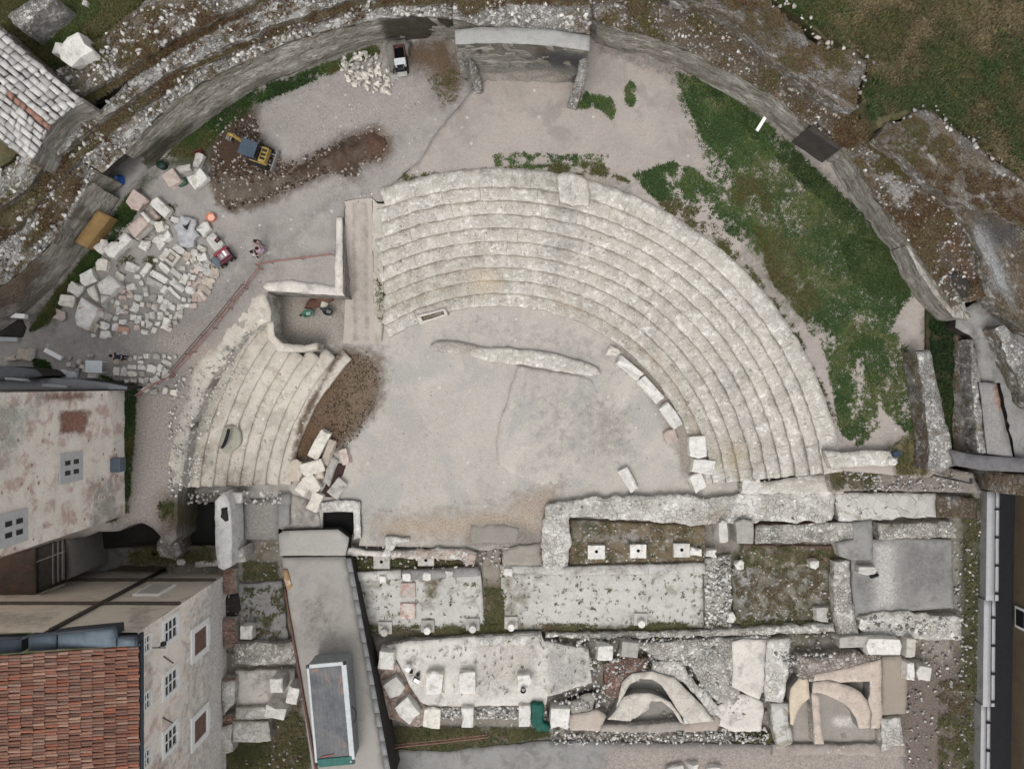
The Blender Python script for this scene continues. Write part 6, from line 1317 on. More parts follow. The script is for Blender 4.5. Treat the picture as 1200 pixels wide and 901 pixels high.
bm = bmesh.new(); add_tube(bm, (1.1, -.36, .9), (1.6, -.42, 1.55), .05, 6); bm_obj('boom_ram', bm, M_steel, e)
bm = bmesh.new(); add_box(bm, (2.62, -.53, .5), (.35, .42, .08), (0, .6, 0)); add_box(bm, (2.45, -.53, .3), (.08, .42, .42), (0, -.3, 0)); add_box(bm, (2.55, -.33, .35), (.34, .03, .36)); add_box(bm, (2.55, -.73, .35), (.34, .03, .36)); bm_obj('bucket', bm, M_steel, e)
# small dumper by the ring wall
e = empty('site_dumper', (*U(471, 76, YZ)[:2], YZ), math.radians(-90 + 7), 'small tracked dumper with white hood and dark red skip, under the upper wall', 'dumper')
for sy in (-1, 1): bm_obj('track', add_box(bmesh.new(), (0, sy * .36, .2), (1.5, .22, .4), bev=.14, seg=3), M_rub, e)
box('chassis', (0, 0, .42), (1.5, .6, .14), M_blk, e)
mr = plain('skip_dark_red', (.11, .045, .045), .7, .25)
bm = bmesh.new(); add_box(bm, (-.5, 0, .5), (.95, .78, .06)); add_box(bm, (-.5, .4, .72), (1.0, .05, .5), (.12, 0, 0)); add_box(bm, (-.5, -.4, .72), (1.0, .05, .5), (-.12, 0, 0)); add_box(bm, (-1., 0, .72), (.05, .8, .5), (0, -.1, 0)); add_box(bm, (0, 0, .72), (.05, .8, .5)); bm_obj('skip', bm, mr, e)
slab_s = bm_obj('skip_load', add_box(bmesh.new(), (-.5, 0, .66), (.85, .7, .2), bev=.08), M_soil, e)
box('white_hood', (.28, 0, .95), (.5, .82, .5), plain('hood_white', (.52, .53, .54), .5, .15), e, bev=.06); box('seat', (.62, 0, .8), (.26, .55, .14), M_blk, e, bev=.04); box('seat_back', (.53, 0, 1.0), (.06, .5, .35), M_blk, e, bev=.02)
box('front_plate', (.95, 0, .55), (.32, .72, .1), plain('plate_white', (.36, .35, .32), .6, .2), e, bev=.03)
tube('control_lever', [(.7, .2, .5), (.62, .2, 1.15)], .02, M_steel, e)
o = slab('boulder', [(452, 52), (458, 47), (474, 46), (480, 52), (478, 62), (466, 66), (460, 84), (455, 80), (453, 66)], YZ + .7, YZ - .1, mottle('boulder_grey', (.17, .165, .145), .25, .9, 5), sp=.25, edge=.1, top=.15); T(o, 'rounded grey rubble lump behind the small dumper', 'rubble')
# red machine
e = empty('red_site_machine', (*U(265, 302.5, YZ)[:2], YZ), math.radians(36), 'small red wheeled machine with white panel at the edge of the stone yard', 'machine')
mred = plain('machine_red', (.24, .035, .05), .45, .2)
box('chassis', (0, 0, .32), (1.25, .72, .2), M_blk, e, bev=.03)
for sx in (-.4, .42):
    for sy in (-1, 1):
        bm = bmesh.new(); add_tube(bm, (sx, sy * .36, .24), (sx, sy * .54, .24), .24, 14); wv = bm_obj('wheel', bm, M_rub, e)
        bm = bmesh.new(); add_tube(bm, (sx, sy * .5, .24), (sx, sy * .555, .24), .12, 10); hb = bm_obj('rim', bm, M_steel); hb.parent = wv
box('side_fairing', (.1, .38, .6), (1.1, .22, .42), mred, e, bev=.06); box('side_fairing', (.1, -.38, .58), (1.1, .16, .36), plain('machine_darkred', (.10, .022, .035), .5, .2), e, bev=.05)
box('engine_cover', (.15, 0, .66), (.85, .5, .4), plain('machine_pink', (.28, .14, .17), .5, .25), e, bev=.06)
box('white_panel', (.3, .02, .88), (.18, .42, .05), M_wframe, e); box('white_panel', (.02, -.05, .88), (.22, .3, .05), M_cap, e)
box('grey_platform', (-.62, .05, .45), (.5, .75, .08), M_lead, e, bev=.02); tube('handle', [(-.4, -.25, .6), (-.55, -.25, 1.0), (-.55, .25, 1.0), (-.4, .25, .6)], .022, M_steel, e)
e = empty('tool_box', U(255.5, 281.5, YZ + .55), .8, 'small dark box with reddish lid resting on the broad white slab', 'box')
box('case', (0, 0, .1), (.42, .26, .2), M_blk, e); box('lid', (.03, -.01, .22), (.22, .26, .04), plain('lid_red', (.12, .05, .055), .6), e)
# orange tub
e = empty('orange_tub', U(249, 256, YZ), 0, 'round orange rubber tub standing alone on the yard gravel', 'tub')
mo = plain('tub_orange', (.62, .20, .11), .55, .1)
bm = bmesh.new(); prof = [(0, .03), (.24, .03), (.29, .34), (.33, .36), (.33, .33), (.27, 0), (0, 0)]; n = 24
rings = [[bm.verts.new((r * math.cos(2 * math.pi * i / n), r * math.sin(2 * math.pi * i / n), z)) for i in range(n)] for r, z in prof[1:-1]]
for a, b in zip(rings[:-1], rings[1:]):
    for i in range(n): bm.faces.new((a[i], a[(i + 1) % n], b[(i + 1) % n], b[i]))
bm.faces.new(rings[0][::-1]); bmesh.ops.recalc_face_normals(bm, faces=bm.faces); bm_obj('bowl', bm, mo, e, True)
bm = bmesh.new(); add_tube(bm, (0, 0, .04), (0, 0, .27), .255, 20); bm_obj('contents', bm, plain('pale_orange', (.72, .42, .32), .7, .08), e)
for s_ in (-1, 1): tube('handle', [(s_ * .32, -.08, .35), (s_ * .38, 0, .37), (s_ * .32, .08, .35)], .014, mo, e, 6)
# wheelbarrows
def barrow(px, py, rz, label, mat, inner):
    e = empty('wheelbarrow', (*U(px, py, .0)[:2], .02), rz, label, 'wheelbarrow', 'wheelbarrows in the sunken bay')
    bm = bmesh.new(); n = 14
    def rg(a, b, z, ox): return [bm.verts.new((ox + a * math.cos(2 * math.pi * i / n) * (1 if abs(math.cos(2 * math.pi * i / n)) < .9 else .96), b * math.sin(2 * math.pi * i / n), z)) for i in range(n)]
    R = [rg(.46, .33, .62, .05), rg(.43, .30, .62, .05), rg(.25, .2, .36, .0)]
    R0_ = rg(.28, .23, .33, .0); 
    for a, b in ((R0_, R[0]), (R[0], R[1]), (R[1], R[2])):
        for i in range(n): bm.faces.new((a[i], a[(i + 1) % n], b[(i + 1) % n], b[i]))
    bm.faces.new(R[2]); bm.faces.new(R0_[::-1]); bmesh.ops.recalc_face_normals(bm, faces=bm.faces); bm_obj('tray', bm, mat, e)
    bm = bmesh.new(); add_box(bm, (0, 0, .44), (.36, .28, .12), bev=.05); bm_obj('load', bm, inner, e)
    for s_ in (-1, 1):
        tube('handle', [(.62, s_ * .06, .22), (0, s_ * .2, .34), (-.5, s_ * .26, .5), (-.85, s_ * .27, .6)], .02, M_steel, e, 6)
        tube('leg', [(-.2, s_ * .2, .34), (-.32, s_ * .22, 0)], .02, M_steel, e, 6)
    bm = bmesh.new(); add_tube(bm, (.62, -.05, .18), (.62, .05, .18), .18, 14); bm_obj('wheel', bm, M_rub, e)
barrow(363.5, 368, math.radians(190), 'green wheelbarrow in the sunken bay by the reddish earth', plain('barrow_green', (.09, .20, .155), .5, .2), plain('barrow_inside', (.28, .38, .33), .6, .2))
barrow(387, 366, math.radians(160), 'dark wheelbarrow in the sunken bay, right of the green one', plain('barrow_dark', (.05, .06, .065), .5, .2), plain('barrow_mud', (.18, .17, .16), .8, .2))
block('small pale stone behind the two wheelbarrows', 380, 357, 7, 7, 20, .3, -.05, M_whiteb)
o = slab('spoil', [(356, 361), (362, 351), (378, 347), (391, 347), (391, 353), (378, 357), (364, 363)], .32, -.1, mottle('red_spoil', (.14, .075, .055), .35, .9, 6), sp=.22, edge=.1, top=.1); T(o, 'reddish brown heap of earth against the sunken bay wall', 'earth heap')
# container on the ramp
e = empty('container', (0, 0, 0), 0, 'grey roofed green site container with white edges standing on the ramp', 'container')
def zr2(y): return .6 + (y - 652) / 253. * 2.15
CB0, CT = 1.75, 4.0
tl_, tr_, br_, bl_ = U(359.5, 779.5, CT), U(405, 774.5, CT), U(416, 892, CT), U(370, 896, CT)
ux = (Vector(tr_) - Vector(tl_)); uy = (Vector(bl_) - Vector(tl_)); Wd, Ln = ux.length, uy.length
cx_ = (Vector(tl_) + Vector(tr_) + Vector(br_) + Vector(bl_)) / 4
ang = math.atan2(uy.x, -uy.y)
e.location = (cx_.x, cx_.y, 1.9); e.rotation_euler = (0, 0, ang)
hh = CT - 1.9; mg = plain('container_green', (.03, .12, .105), .6, .2); mw = plain('container_white', (.5, .53, .54), .6, .12)
bm = bmesh.new(); add_box(bm, (0, 0, hh / 2), (Wd - .1, Ln - .1, hh))
for i in range(26):
    for s_ in (-1, 1): add_box(bm, (s_ * (Wd / 2 - .04), -Ln / 2 + .3 + i * (Ln - .6) / 25, hh / 2), (.06, .12, hh - .3))
bm_obj('body', bm, plain('container_side', (.24, .26, .265), .6, .2), e)
q = N('container_roof', .75); t_ = q.n('ShaderNodeTexCoord').outputs['Object']; a_ = q.noise(t_, .8, 7, .7); b_ = q.noise(t_, 5, 5, .7)
colr = q.ramp(a_, [(.35, (.085, .09, .10)), (.5, (.13, .135, .145)), (.62, (.17, .165, .165))]); colr = q.mix(q.step(q.noise(t_, .55, 6, .7, .6), .56, .66), colr, (.24, .175, .15)); colr = q.mix(q.step(b_, .62, .72), colr, (.28, .27, .26))
roofm = q.end(colr, b_, .2, .02)
bm = bmesh.new(); add_box(bm, (0, 0, hh + .02), (Wd - .25, Ln - .2, .05))
for i in range(9): add_box(bm, (-Wd / 2 + .3 + i * (Wd - .6) / 8, 0, hh + .048), (.05, Ln - .4, .02))
bm_obj('roof', bm, roofm, e)
for s_ in (-1, 1): box('top_rail', (s_ * (Wd / 2 - (.08 if s_ < 0 else .14)), 0, hh + .03), (.17 if s_ < 0 else .36, Ln, .14), mw, e)
box('top_rail', (0, Ln / 2 - .07, hh + .033), (Wd - .4, .26, .14), mw, e); box('end_board', (0, -Ln / 2 + .2, hh + .06), (Wd - .3, .5, .1), mg, e, rot=(.1, 0, 0)); box('end_flap', (0, -Ln / 2 - .22, hh - .4), (Wd - .2, .35, .06), mg, e)
for sx in (-1, 1):
    for sy in (-1, 1): box('corner_casting', (sx * (Wd / 2 - .07), sy * (Ln / 2 - .07), hh + .05), (.22, .22, .2), M_blk if sx * sy > 0 else M_leadd, e)
tube('cable_loop', [(Wd / 2 + .05 + .22 * math.sin(i * math.pi / 8), .2 - i * .16, hh - .5 + .1 * math.cos(i)) for i in range(9)], .03, M_blk, e, 6)
box('red_board', (-.5, -Ln / 2 + .62, hh + .09), (1.0, .09, .05), plain('board_red', (.28, .10, .08), .7), e, rot=(0, 0, .12))
# green cloth over the lower stone row
sheet('dark green sheet hanging between two blocks of the lower stone row', [(623, 825), (636, 824), (637, 845), (646, 852), (644, 857), (630, 857), (622, 848)], .75, plain('green_sheet', (.005, .075, .055), .6, .35, 3), .05, 'green_sheet', zb=.1)
# dark pot on the pale base
e = empty('dark_pot', U(613, 807, .92), 0, 'small round dark pot with a pale ring on the narrow base', 'pot')
bm = bmesh.new(); bmesh.ops.create_cone(bm, cap_ends=False, segments=16, radius1=.16, radius2=.22, depth=.3); bm_obj('pot', bm, M_blk, e, True).location = (0, 0, .15)
bm = bmesh.new(); add_tube(bm, (0, 0, .02), (0, 0, .2), .13, 12); bm_obj('soil', bm, M_greyst, e)
# dark bundles
def bundle(label, pts, r, mat, name='black_bundle', cat='bundle'):
    me = bpy.data.meshes.new(name); me.from_pydata([U(*p) for p in pts], [(i, i + 1) for i in range(len(pts) - 1)], [])
    o = obj(name, me, mat); m = o.modifiers.new('s', 'SKIN')
    for v in me.skin_vertices[0].data: v.radius = (r * random.uniform(.8, 1.25),) * 2
    me.skin_vertices[0].data[0].use_root = True
    s_ = o.modifiers.new('u', 'SUBSURF'); s_.levels = s_.render_levels = 2
    return T(o, label, cat)
bundle('long crooked black bundle lying on the oval grit patch', [(268, 502, 2.0), (267, 508, 2.0), (265, 515, 2.0), (262, 522, 2.0), (259.5, 525, 1.95)], .14, plain('black_cloth', (.012, .014, .018), .8))
bundle('short black bundle dropped beside the white flat slab', [(1019, 676, .25), (1024, 675, .3), (1030, 673, .25)], .16, bpy.data.materials['black_cloth'])
bundle('black hose curling over the mossy bank below the seat end', [(1048, 558, 1.75), (1056, 554, 1.75), (1066, 554, 1.75), (1076, 557, 1.75), (1084, 558, 1.7)], .06, bpy.data.materials['black_cloth'], 'hose', 'hose')
e = empty('blue_black_box', U(1048, 531, 3.9), .4, 'dark blue box standing on the wall at the seat end', 'box')
box('case', (0, 0, .22), (.5, .4, .44), plain('navy', (.015, .028, .05), .5), e, bev=.04); box('lid', (0, 0, .46), (.54, .44, .06), plain('navy_lid', (.03, .045, .07), .5), e)
block('white block at the tip of the seat end wall', 1046, 541, 10, 8, 10, 4.1, 3, M_white)
e = empty('lamp_post', (*U(1086, 555, 1.5)[:2], 1.5), 0, 'thin dark lamp post beside the tapering rubble wall', 'lamp post')
tube('pole', [(0, 0, 0), (0, 0, 5.2)], .05, M_iron, e); box('foot', (0, 0, .2), (.4, .5, .4), M_iron, e); box('lamp_head', (0, .15, 5.25), (.18, .4, .08), M_iron, e)
# survey tools on the platform
e = empty('white_bucket', U(478.5, 780.5, .38), 0, 'white bucket standing on the pale platform', 'bucket')
bm = bmesh.new(); bmesh.ops.create_cone(bm, cap_ends=True, segments=18, radius1=.22, radius2=.28, depth=.42); bm_obj('pail', bm, M_wframe, e, True).location = (0, 0, .21)
tube('handle', [(.28 * math.cos(a), .1, .42 + .12 * math.sin(a)) for a in [math.pi * i / 8 for i in range(9)]], .012, M_steel, e, 6)
e = empty('tool_box', U(488, 796, .38), -.5, 'white topped tool box on the pale platform below the bucket', 'box')
box('case', (0, 0, .16), (.5, .32, .3), M_blk, e); box('lid', (.03, .04, .33), (.46, .3, .05), M_wframe, e)
for k, (px, py) in enumerate([(482, 787), (490, 790)]):
    e = empty('black_bag', U(px, py, .38), k, ['small black bag nearest the white bucket', 'small black bag right beside the white topped box'][k], 'bag')
    bm = bmesh.new(); bmesh.ops.create_icosphere(bm, subdivisions=2, radius=.15)
    for v in bm.verts: v.co *= 1 + .3 * mnoise.noise(v.co * 9)
    bm_obj('bag_body', bm, M_blk, e); tube('strap', [(-.1, 0, .1), (0, 0, .22), (.1, 0, .1)], .015, M_blk, e, 6)
# red and white barrier fences round the yard edge
M_fr = plain('fence_red', (.26, .13, .115), .7, .25); M_fd = plain('fence_rust', (.12, .085, .075), .8, .2)
def fence(name, label, pts, h=.95, n=None, mat=M_fr):
    e = empty(name, (*U(*pts[0], YZ)[:2], YZ), 0, label, 'fence')
    P = [Vector(U(x, y, YZ)) for x, y in pts]; bm = bmesh.new(); o0 = e.location
    R = resample([(p.x, p.y, p.z) for p in P], 2.0); prev = None
    for r_ in R:
        a = Vector(r_) - o0
        if a.length > -1:
            b = bmesh.new(); add_tube(b, a, a + Vector((0, 0, h + .05)), .035, 6); bm_obj('post', b, mat, e)
    for hgt, k in ((h, .04), (h * .55, .03)):
        b = bmesh.new()
        for p, q in zip(R[:-1], R[1:]): add_tube(b, Vector(p) - o0 + Vector((0, 0, hgt)), Vector(q) - o0 + Vector((0, 0, hgt)), k, 6)
        bm_obj('rail', b, mat, e)
    return e
fence('barrier_fence', 'long red brown rail fence along the yard edge, outer line', [(206, 440), (255, 385), (308, 316)])
fence('barrier_fence', 'second rail fence running close inside the long outer one', [(204, 437), (260, 372), (290, 335)], mat=M_fd)
fence('barrier_fence', 'red rail fence crossing toward the pale corner wall', [(304, 312), (320, 309), (392, 300)])
fence('barrier_fence', 'rusty short fence at the foot of the block cluster', [(166, 463), (186, 450), (204, 442)])
e = fence('low_fence', 'low red edging fence along the lower road verge', [(448, 896), (470, 893), (520, 888), (570, 882)]); e.location.z = -.3
# people
M_skin = plain('skin', (.42, .25, .18), .6)
def person(px, py, face, label, top, trous, hair, bend=0.0, arm=.25):
    """standing figure; the body is one skinned surface, clothes and hair are its children"""
    z0 = YZ + .03; e = empty('person', (*U(px, py, YZ)[:2], z0), face, label, 'person')
    J = {'pel': (0, 0, .95), 'sp': (.02 + bend * .3, 0, 1.2), 'ch': (.03 + bend * .6, 0, 1.38 - bend * .1), 'nk': (.05 + bend * .75, 0, 1.50 - bend * .15), 'hd': (.07 + bend * .85, 0, 1.60 - bend * .2), 'tp': (.07 + bend * .9, 0, 1.71 - bend * .22)}
    for s_, k in ((1, 'l'), (-1, 'r')):
        J.update({k + 'h': (0, s_ * .1, .9), k + 'k': (.03 * s_ + .03, s_ * .11, .5), k + 'a': (-.02 + .06 * s_, s_ * .12, .09), k + 't': (.13 + .06 * s_, s_ * .13, .03),
                  k + 's': (.03 + bend * .6, s_ * .19, 1.42 - bend * .12), k + 'e': (.06 + bend * .7, s_ * .25, 1.14), k + 'w': (.12 + arm + bend * .5, s_ * .2, 1.0), k + 'n': (.2 + arm + bend * .5, s_ * .18, .98)})
    K = list(J)
    def skin(name, edges, rad, mat, parent):
        used = []; 
        for a, b in edges:
            for q_ in (a, b):
                if q_ not in used: used.append(q_)
        me = bpy.data.meshes.new(name); me.from_pydata([J[q_] for q_ in used], [(used.index(a), used.index(b)) for a, b in edges], [])
        o = obj(name, me, mat, parent); o.modifiers.new('s', 'SKIN')
        for i, v in enumerate(me.skin_vertices[0].data): r_ = rad[used[i]]; v.radius = (r_, r_) if not isinstance(r_, tuple) else r_
        me.skin_vertices[0].data[0].use_root = True
        m = o.modifiers.new('u', 'SUBSURF'); m.levels = m.render_levels = 2; return o
    rad = {'pel': (.15, .11), 'sp': .12, 'ch': .14, 'nk': .06, 'hd': .1, 'tp': .085}
    for k in 'lr': rad.update({k + 'h': .085, k + 'k': .06, k + 'a': .042, k + 't': .04, k + 's': .06, k + 'e': .042, k + 'w': .03, k + 'n': .036})
    E = [('pel', 'sp'), ('sp', 'ch'), ('ch', 'nk'), ('nk', 'hd'), ('hd', 'tp')]
    for k in 'lr': E += [('pel', k + 'h'), (k + 'h', k + 'k'), (k + 'k', k + 'a'), (k + 'a', k + 't'), ('ch', k + 's'), (k + 's', k + 'e'), (k + 'e', k + 'w'), (k + 'w', k + 'n')]
    skin('body', E, rad, M_skin, e)
    rt_ = {q_: (tuple(x * 1.22 for x in r_) if isinstance(r_, tuple) else r_ * 1.22) for q_, r_ in rad.items()}
    skin('shirt', [('pel', 'sp'), ('sp', 'ch')] + [p for k in 'lr' for p in (('ch', k + 's'), (k + 's', k + 'e'))], rt_, top, e)
    skin('trousers', [p for k in 'lr' for p in (('pel', k + 'h'), (k + 'h', k + 'k'), (k + 'k', k + 'a'))], rt_, trous, e)
    bm = bmesh.new(); bmesh.ops.create_icosphere(bm, subdivisions=3, radius=.125)
    for v in bm.verts:
        if v.co.z < -.02 and v.co.x > -.03: v.co *= .72
        v.co *= 1 + .08 * mnoise.noise(v.co * 20)
    hd = Vector(J['hd']); h_ = bm_obj('hair', bm, hair, e, True); h_.location = hd + Vector((-.015, 0, .055))
    return e
c_ = lambda n, c: plain(n, c, .85, .15)
Mh = c_('hair_dark', (.018, .014, .012))
person(311, 296.5, 2.6, 'person in a lilac pink top standing at right of the group of three', c_('top_lilac', (.55, .38, .50)), c_('trousers_lilac', (.34, .27, .34)), Mh)
person(303.5, 300.5, .5, 'person in a white top standing nearest the fence in the group', c_('top_white', (.72, .70, .74)), c_('trousers_navy', (.04, .05, .075)), Mh)
person(308.5, 287, 4.4, 'person in a grey brown top standing uppermost in the group', c_('top_grey', (.24, .21, .19)), c_('trousers_grey', (.17, .155, .145)), Mh)
person(150.5, 419.5, 2.9, 'person in dark navy clothes bending over the blocks below the road', c_('top_navy', (.015, .02, .035)), c_('trousers_black', (.015, .016, .022)), Mh, bend=.45, arm=.35)

# ================================================================== vegetation
def blades(name, label, pts, lmin, lmax, cols, n=5, w=.018, lean=(.35, 1.25), cat='grass'):
    o = blades_mesh(name, pts, lmin, lmax, cols, M_blade, None, n, w, lean)
    if o: T(o, label, cat, None, 'stuff')
    return o
G1 = [(778, 80), (800, 78), (850, 104), (930, 170), (990, 232), (1045, 280), (1080, 322), (1078, 348), (1052, 362), (1042, 400), (1075, 440), (1082, 492), (1062, 480), (1040, 440), (1000, 430), (985, 440), (960, 405), (935, 370), (880, 300), (848, 260), (832, 215), (818, 165), (800, 130)]
core = [(790, 84), (850, 108), (925, 175), (985, 235), (1040, 285), (1074, 325), (1070, 345), (1045, 360), (1035, 410), (1000, 420), (960, 385), (930, 330), (890, 280), (860, 240), (835, 200), (822, 160), (806, 125)]
pts = sample(core, 6800, TZ, thr=.06, f=.5, o=3, feather=.3) + sample(G1, 3200, TZ, thr=.15, f=.7, o=8, feather=.45) + sample([(900, 230), (960, 220), (1045, 285), (1072, 325), (1062, 350), (1035, 400), (1000, 415), (965, 385), (935, 320)], 5200, TZ, thr=-.15, f=.5, o=4, feather=.35) + sample([(790, 84), (850, 108), (905, 150), (915, 185), (860, 200), (825, 165)], 3200, TZ, thr=-.3, f=.5, o=6)
pts += sample([(740, 205), (790, 190), (815, 200), (840, 225), (800, 235), (770, 235)], 1700, TZ, thr=-.12, f=.7, o=2) + sample([(780, 215), (840, 215), (890, 250), (890, 300), (840, 262)], 900, TZ, thr=.1, f=.9, o=2)
pts += sample([(966, 410), (1000, 400), (1022, 440), (1030, 500), (1005, 524), (984, 505)], 2000, TZ, thr=.0, f=.8, o=1, feather=.4) + sample([(1000, 400), (1050, 390), (1080, 440), (1086, 505), (1060, 505), (1025, 470)], 1900, TZ, thr=.05, f=.8, o=4, feather=.4)
pts += sample([(690, 112), (716, 116), (722, 128), (716, 140), (708, 130), (690, 124)], 420, TZ, thr=-.3) + sample(ell(739, 111, 6, 15), 240, TZ, thr=-.3) + sample([(686, 108), (692, 112), (690, 126), (676, 128)], 200, TZ)
pts += sample([(578, 182), (600, 178), (640, 182), (712, 182), (718, 190), (700, 196), (600, 198), (580, 194)], 420, TZ, thr=.12, f=1.3)
blades('grass', 'thick green grass spreading over the pale gravel terrace', pts, .08, .26, [(.035, .065, .018), (.042, .078, .022), (.056, .092, .026), (.08, .108, .034), (.12, .125, .052), (.045, .076, .022)], 5, .02, (.5, 1.4))
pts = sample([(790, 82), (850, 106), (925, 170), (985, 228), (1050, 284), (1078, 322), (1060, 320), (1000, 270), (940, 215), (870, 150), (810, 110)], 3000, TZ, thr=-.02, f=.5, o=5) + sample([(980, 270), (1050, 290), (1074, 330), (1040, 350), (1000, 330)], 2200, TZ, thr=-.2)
blades('grass', 'darkest grass along the right ring wall', pts, .12, .3, [(.022, .042, .012), (.032, .055, .015), (.045, .07, .02)], 5, .022)
pts = sample([(880, 262), (925, 280), (965, 360), (950, 385), (905, 330)], 2600, TZ, thr=-.1, f=.6, o=7) + sample([(848, 200), (900, 215), (905, 250), (860, 240)], 1200, TZ, thr=0, f=.6) + sample([(745, 210), (830, 250), (930, 380), (985, 500), (960, 480), (880, 340), (800, 270)], 1500, TZ, thr=.15, f=.8, o=9) + sample([(470, 205), (700, 190), (740, 215), (700, 205), (560, 205), (480, 225)], 900, TZ, thr=.1, f=.8, o=3)
blades('dry_grass', 'thin yellowish grass between the green grass and the seats', pts, .10, .24, OLIVE, 5, .018)
HP = [(895, -8), (1210, -8), (1210, 225), (1190, 206), (1165, 184), (1120, 150), (1092, 126), (1066, 126), (1020, 140), (1012, 110), (1018, 72), (985, 56), (950, 24)]
blades('dry_grass', 'rough brown dry grass covering the hillside, top right', sample(HP, 13000, hz + .05, thr=-.35, f=.35, o=2), .18, .48, DRY, 6, .03)
blades('grass', 'green bushes of weeds scattered on the dry hillside', sample(HP, 2600, hz + .05, thr=.28, f=.35, o=12) + sample(ell(1175, 100, 30, 25), 900, hz, thr=-.1) + sample([(900, -5), (1000, -5), (960, 30), (930, 14)], 900, hz, thr=-.2), .2, .5, GREEN[:3] + OLIVE, 7, .03)
NP = [(-5, -5), (190, -5), (160, 8), (125, 36), (98, 60), (62, 86), (30, 55), (-5, 25)]
blades('dry_grass', 'mossy turf with dry tufts around the white stone chest', sample(NP, 3600, hz + .05, thr=-.25, f=.5), .1, .3, OLIVE + GREEN[2:], 5, .022)
# weeds on the ring wall terraces
def along(a, b, n, z, **k): return sample(band(a, b), n, z, **k)
pts = along(outD, outC, 3600, 6.5, thr=.0, f=.45, o=4) + along(edgeR, out1, 4600, 5.95, thr=.18, f=.4, o=6) + sample([(60, 132), (105, 110), (150, 86), (220, 42), (290, 4), (300, 10), (210, 56), (140, 100), (80, 140)], 1800, 7.1, thr=-.3)
pts += sample([(530, -5), (690, -5), (690, 8), (600, 4), (540, 20)], 900, 7.7, thr=-.2) + sample([(1000, 125), (1030, 158), (1080, 205), (1060, 215), (1010, 165)], 900, 5.95, thr=-.2) + sample([(20, 300), (80, 205), (110, 190), (70, 262)], 700, 6.3, thr=-.1)
pts += sample([(800, -6), (900, 0), (945, 42), (1000, 62), (1004, 124), (930, 84), (850, 16)], 1500, 7.35, thr=.1, f=.7, o=3) + sample([(1030, 160), (1070, 135), (1190, 212), (1210, 270), (1110, 230)], 1800, 7.35, thr=.1, f=.7, o=5) + sample([(60, 90), (163, 10), (300, -3), (150, 80)], 1300, 7.65, thr=.05, f=.6) + sample(band(outC, outB), 700, 7.05, thr=.2, f=.6) + sample(band(edgeL, outD), 500, 6.25, thr=.2, f=.7)
blades('moss', 'brown and olive moss growing along the ring wall terraces', pts, .07, .22, OLIVE[:1] + [(.10, .075, .04), (.115, .08, .045)] + OLIVE[2:3] + [(.09, .05, .025), (.075, .042, .022), (.13, .095, .055)], 6, .022, cat='moss')
pts = sample([(65, 345), (110, 290), (152, 228), (172, 232), (150, 262), (118, 300), (80, 350), (55, 378), (35, 388)], 3200, YZ, thr=-.3, f=.5) + sample([(180, 194), (230, 152), (300, 104), (340, 92), (345, 104), (300, 122), (262, 152), (235, 180), (200, 186)], 2400, YZ, thr=-.25, f=.5) + sample([(340, 92), (440, 54), (445, 62), (345, 104)], 700, YZ, thr=-.1)
pts += sample([(145, 456), (160, 458), (156, 520), (150, 600), (128, 612), (132, 560), (146, 500)], 1500, YZ, thr=-.1, f=.7) + sample([(118, 440), (135, 446), (160, 452), (158, 460), (130, 448)], 300, YZ) + sample([(38, 420), (58, 425), (62, 442), (48, 440)], 350, YZ)
blades('weeds', 'green weeds along the foot of the left ring wall and tall house', pts, .1, .3, GREEN[:3] + OLIVE, 5, .022, cat='weeds')
pts = sample([(140, 300), (180, 300), (185, 315), (135, 325)], 260, YZ, thr=0) + sample([(170, 240), (210, 240), (205, 262), (160, 285)], 350, YZ, thr=.05)
pts += sample([(500, 95), (545, 60), (552, 108), (520, 125)], 260, YZ, thr=.0) + sample([(438, 245), (450, 240), (448, 380), (438, 370)], 420, 1.3, thr=.1) + sample(rect(186, 584, 204, 618), 260, YZ, thr=.1, f=.8)
blades('weeds', 'thin olive weeds between the stones of the yard', pts, .06, .2, OLIVE, 4, .016, cat='weeds')
# ruins
zr_ = -.45
pts = sample([(445, 852), (520, 852), (640, 854), (645, 862), (590, 872), (520, 884), (455, 892)], 4200, zr_, thr=-.35, f=.7) + sample([(422, 733), (980, 728), (980, 738), (422, 744)], 2600, zr_ + .25, thr=.05, f=.6) + sample([(266, 872), (316, 870), (316, 910), (262, 910)], 1900, zr_, thr=-.3) + sample([(322, 840), (350, 815), (366, 905), (322, 905)], 1300, zr_, thr=-.05)
pts += sample([(860, 665), (975, 662), (976, 728), (860, 730)], 1200, -.3, thr=.1, f=1.2) + sample([(868, 640), (980, 642), (978, 660), (870, 664)], 600, -.25, thr=.05) + sample(rect(863, 858, 908, 874), 700, -.5, thr=-.2) + sample([(1100, 800), (1145, 790), (1145, 905), (1100, 905)], 1400, zr_, thr=.0) + sample([(1128, 570), (1150, 590), (1150, 800), (1132, 800)], 1500, zr_, thr=-.1)
pts += sample([(568, 690), (590, 690), (592, 738), (568, 738)], 600, -.2, thr=-.1) + sample([(415, 650), (440, 652), (440, 668), (415, 668)], 300, -.4) + sample([(455, 655), (540, 657), (545, 668), (460, 668)], 380, -.4, thr=-.1) + sample(rect(670, 610, 825, 660), 420, -.25, thr=.2, f=1.) + sample([(150, 642), (250, 640), (252, 658), (150, 660)], 700, .4, thr=-.05) + sample([(285, 660), (325, 660), (325, 680), (285, 680)], 420, -.4)
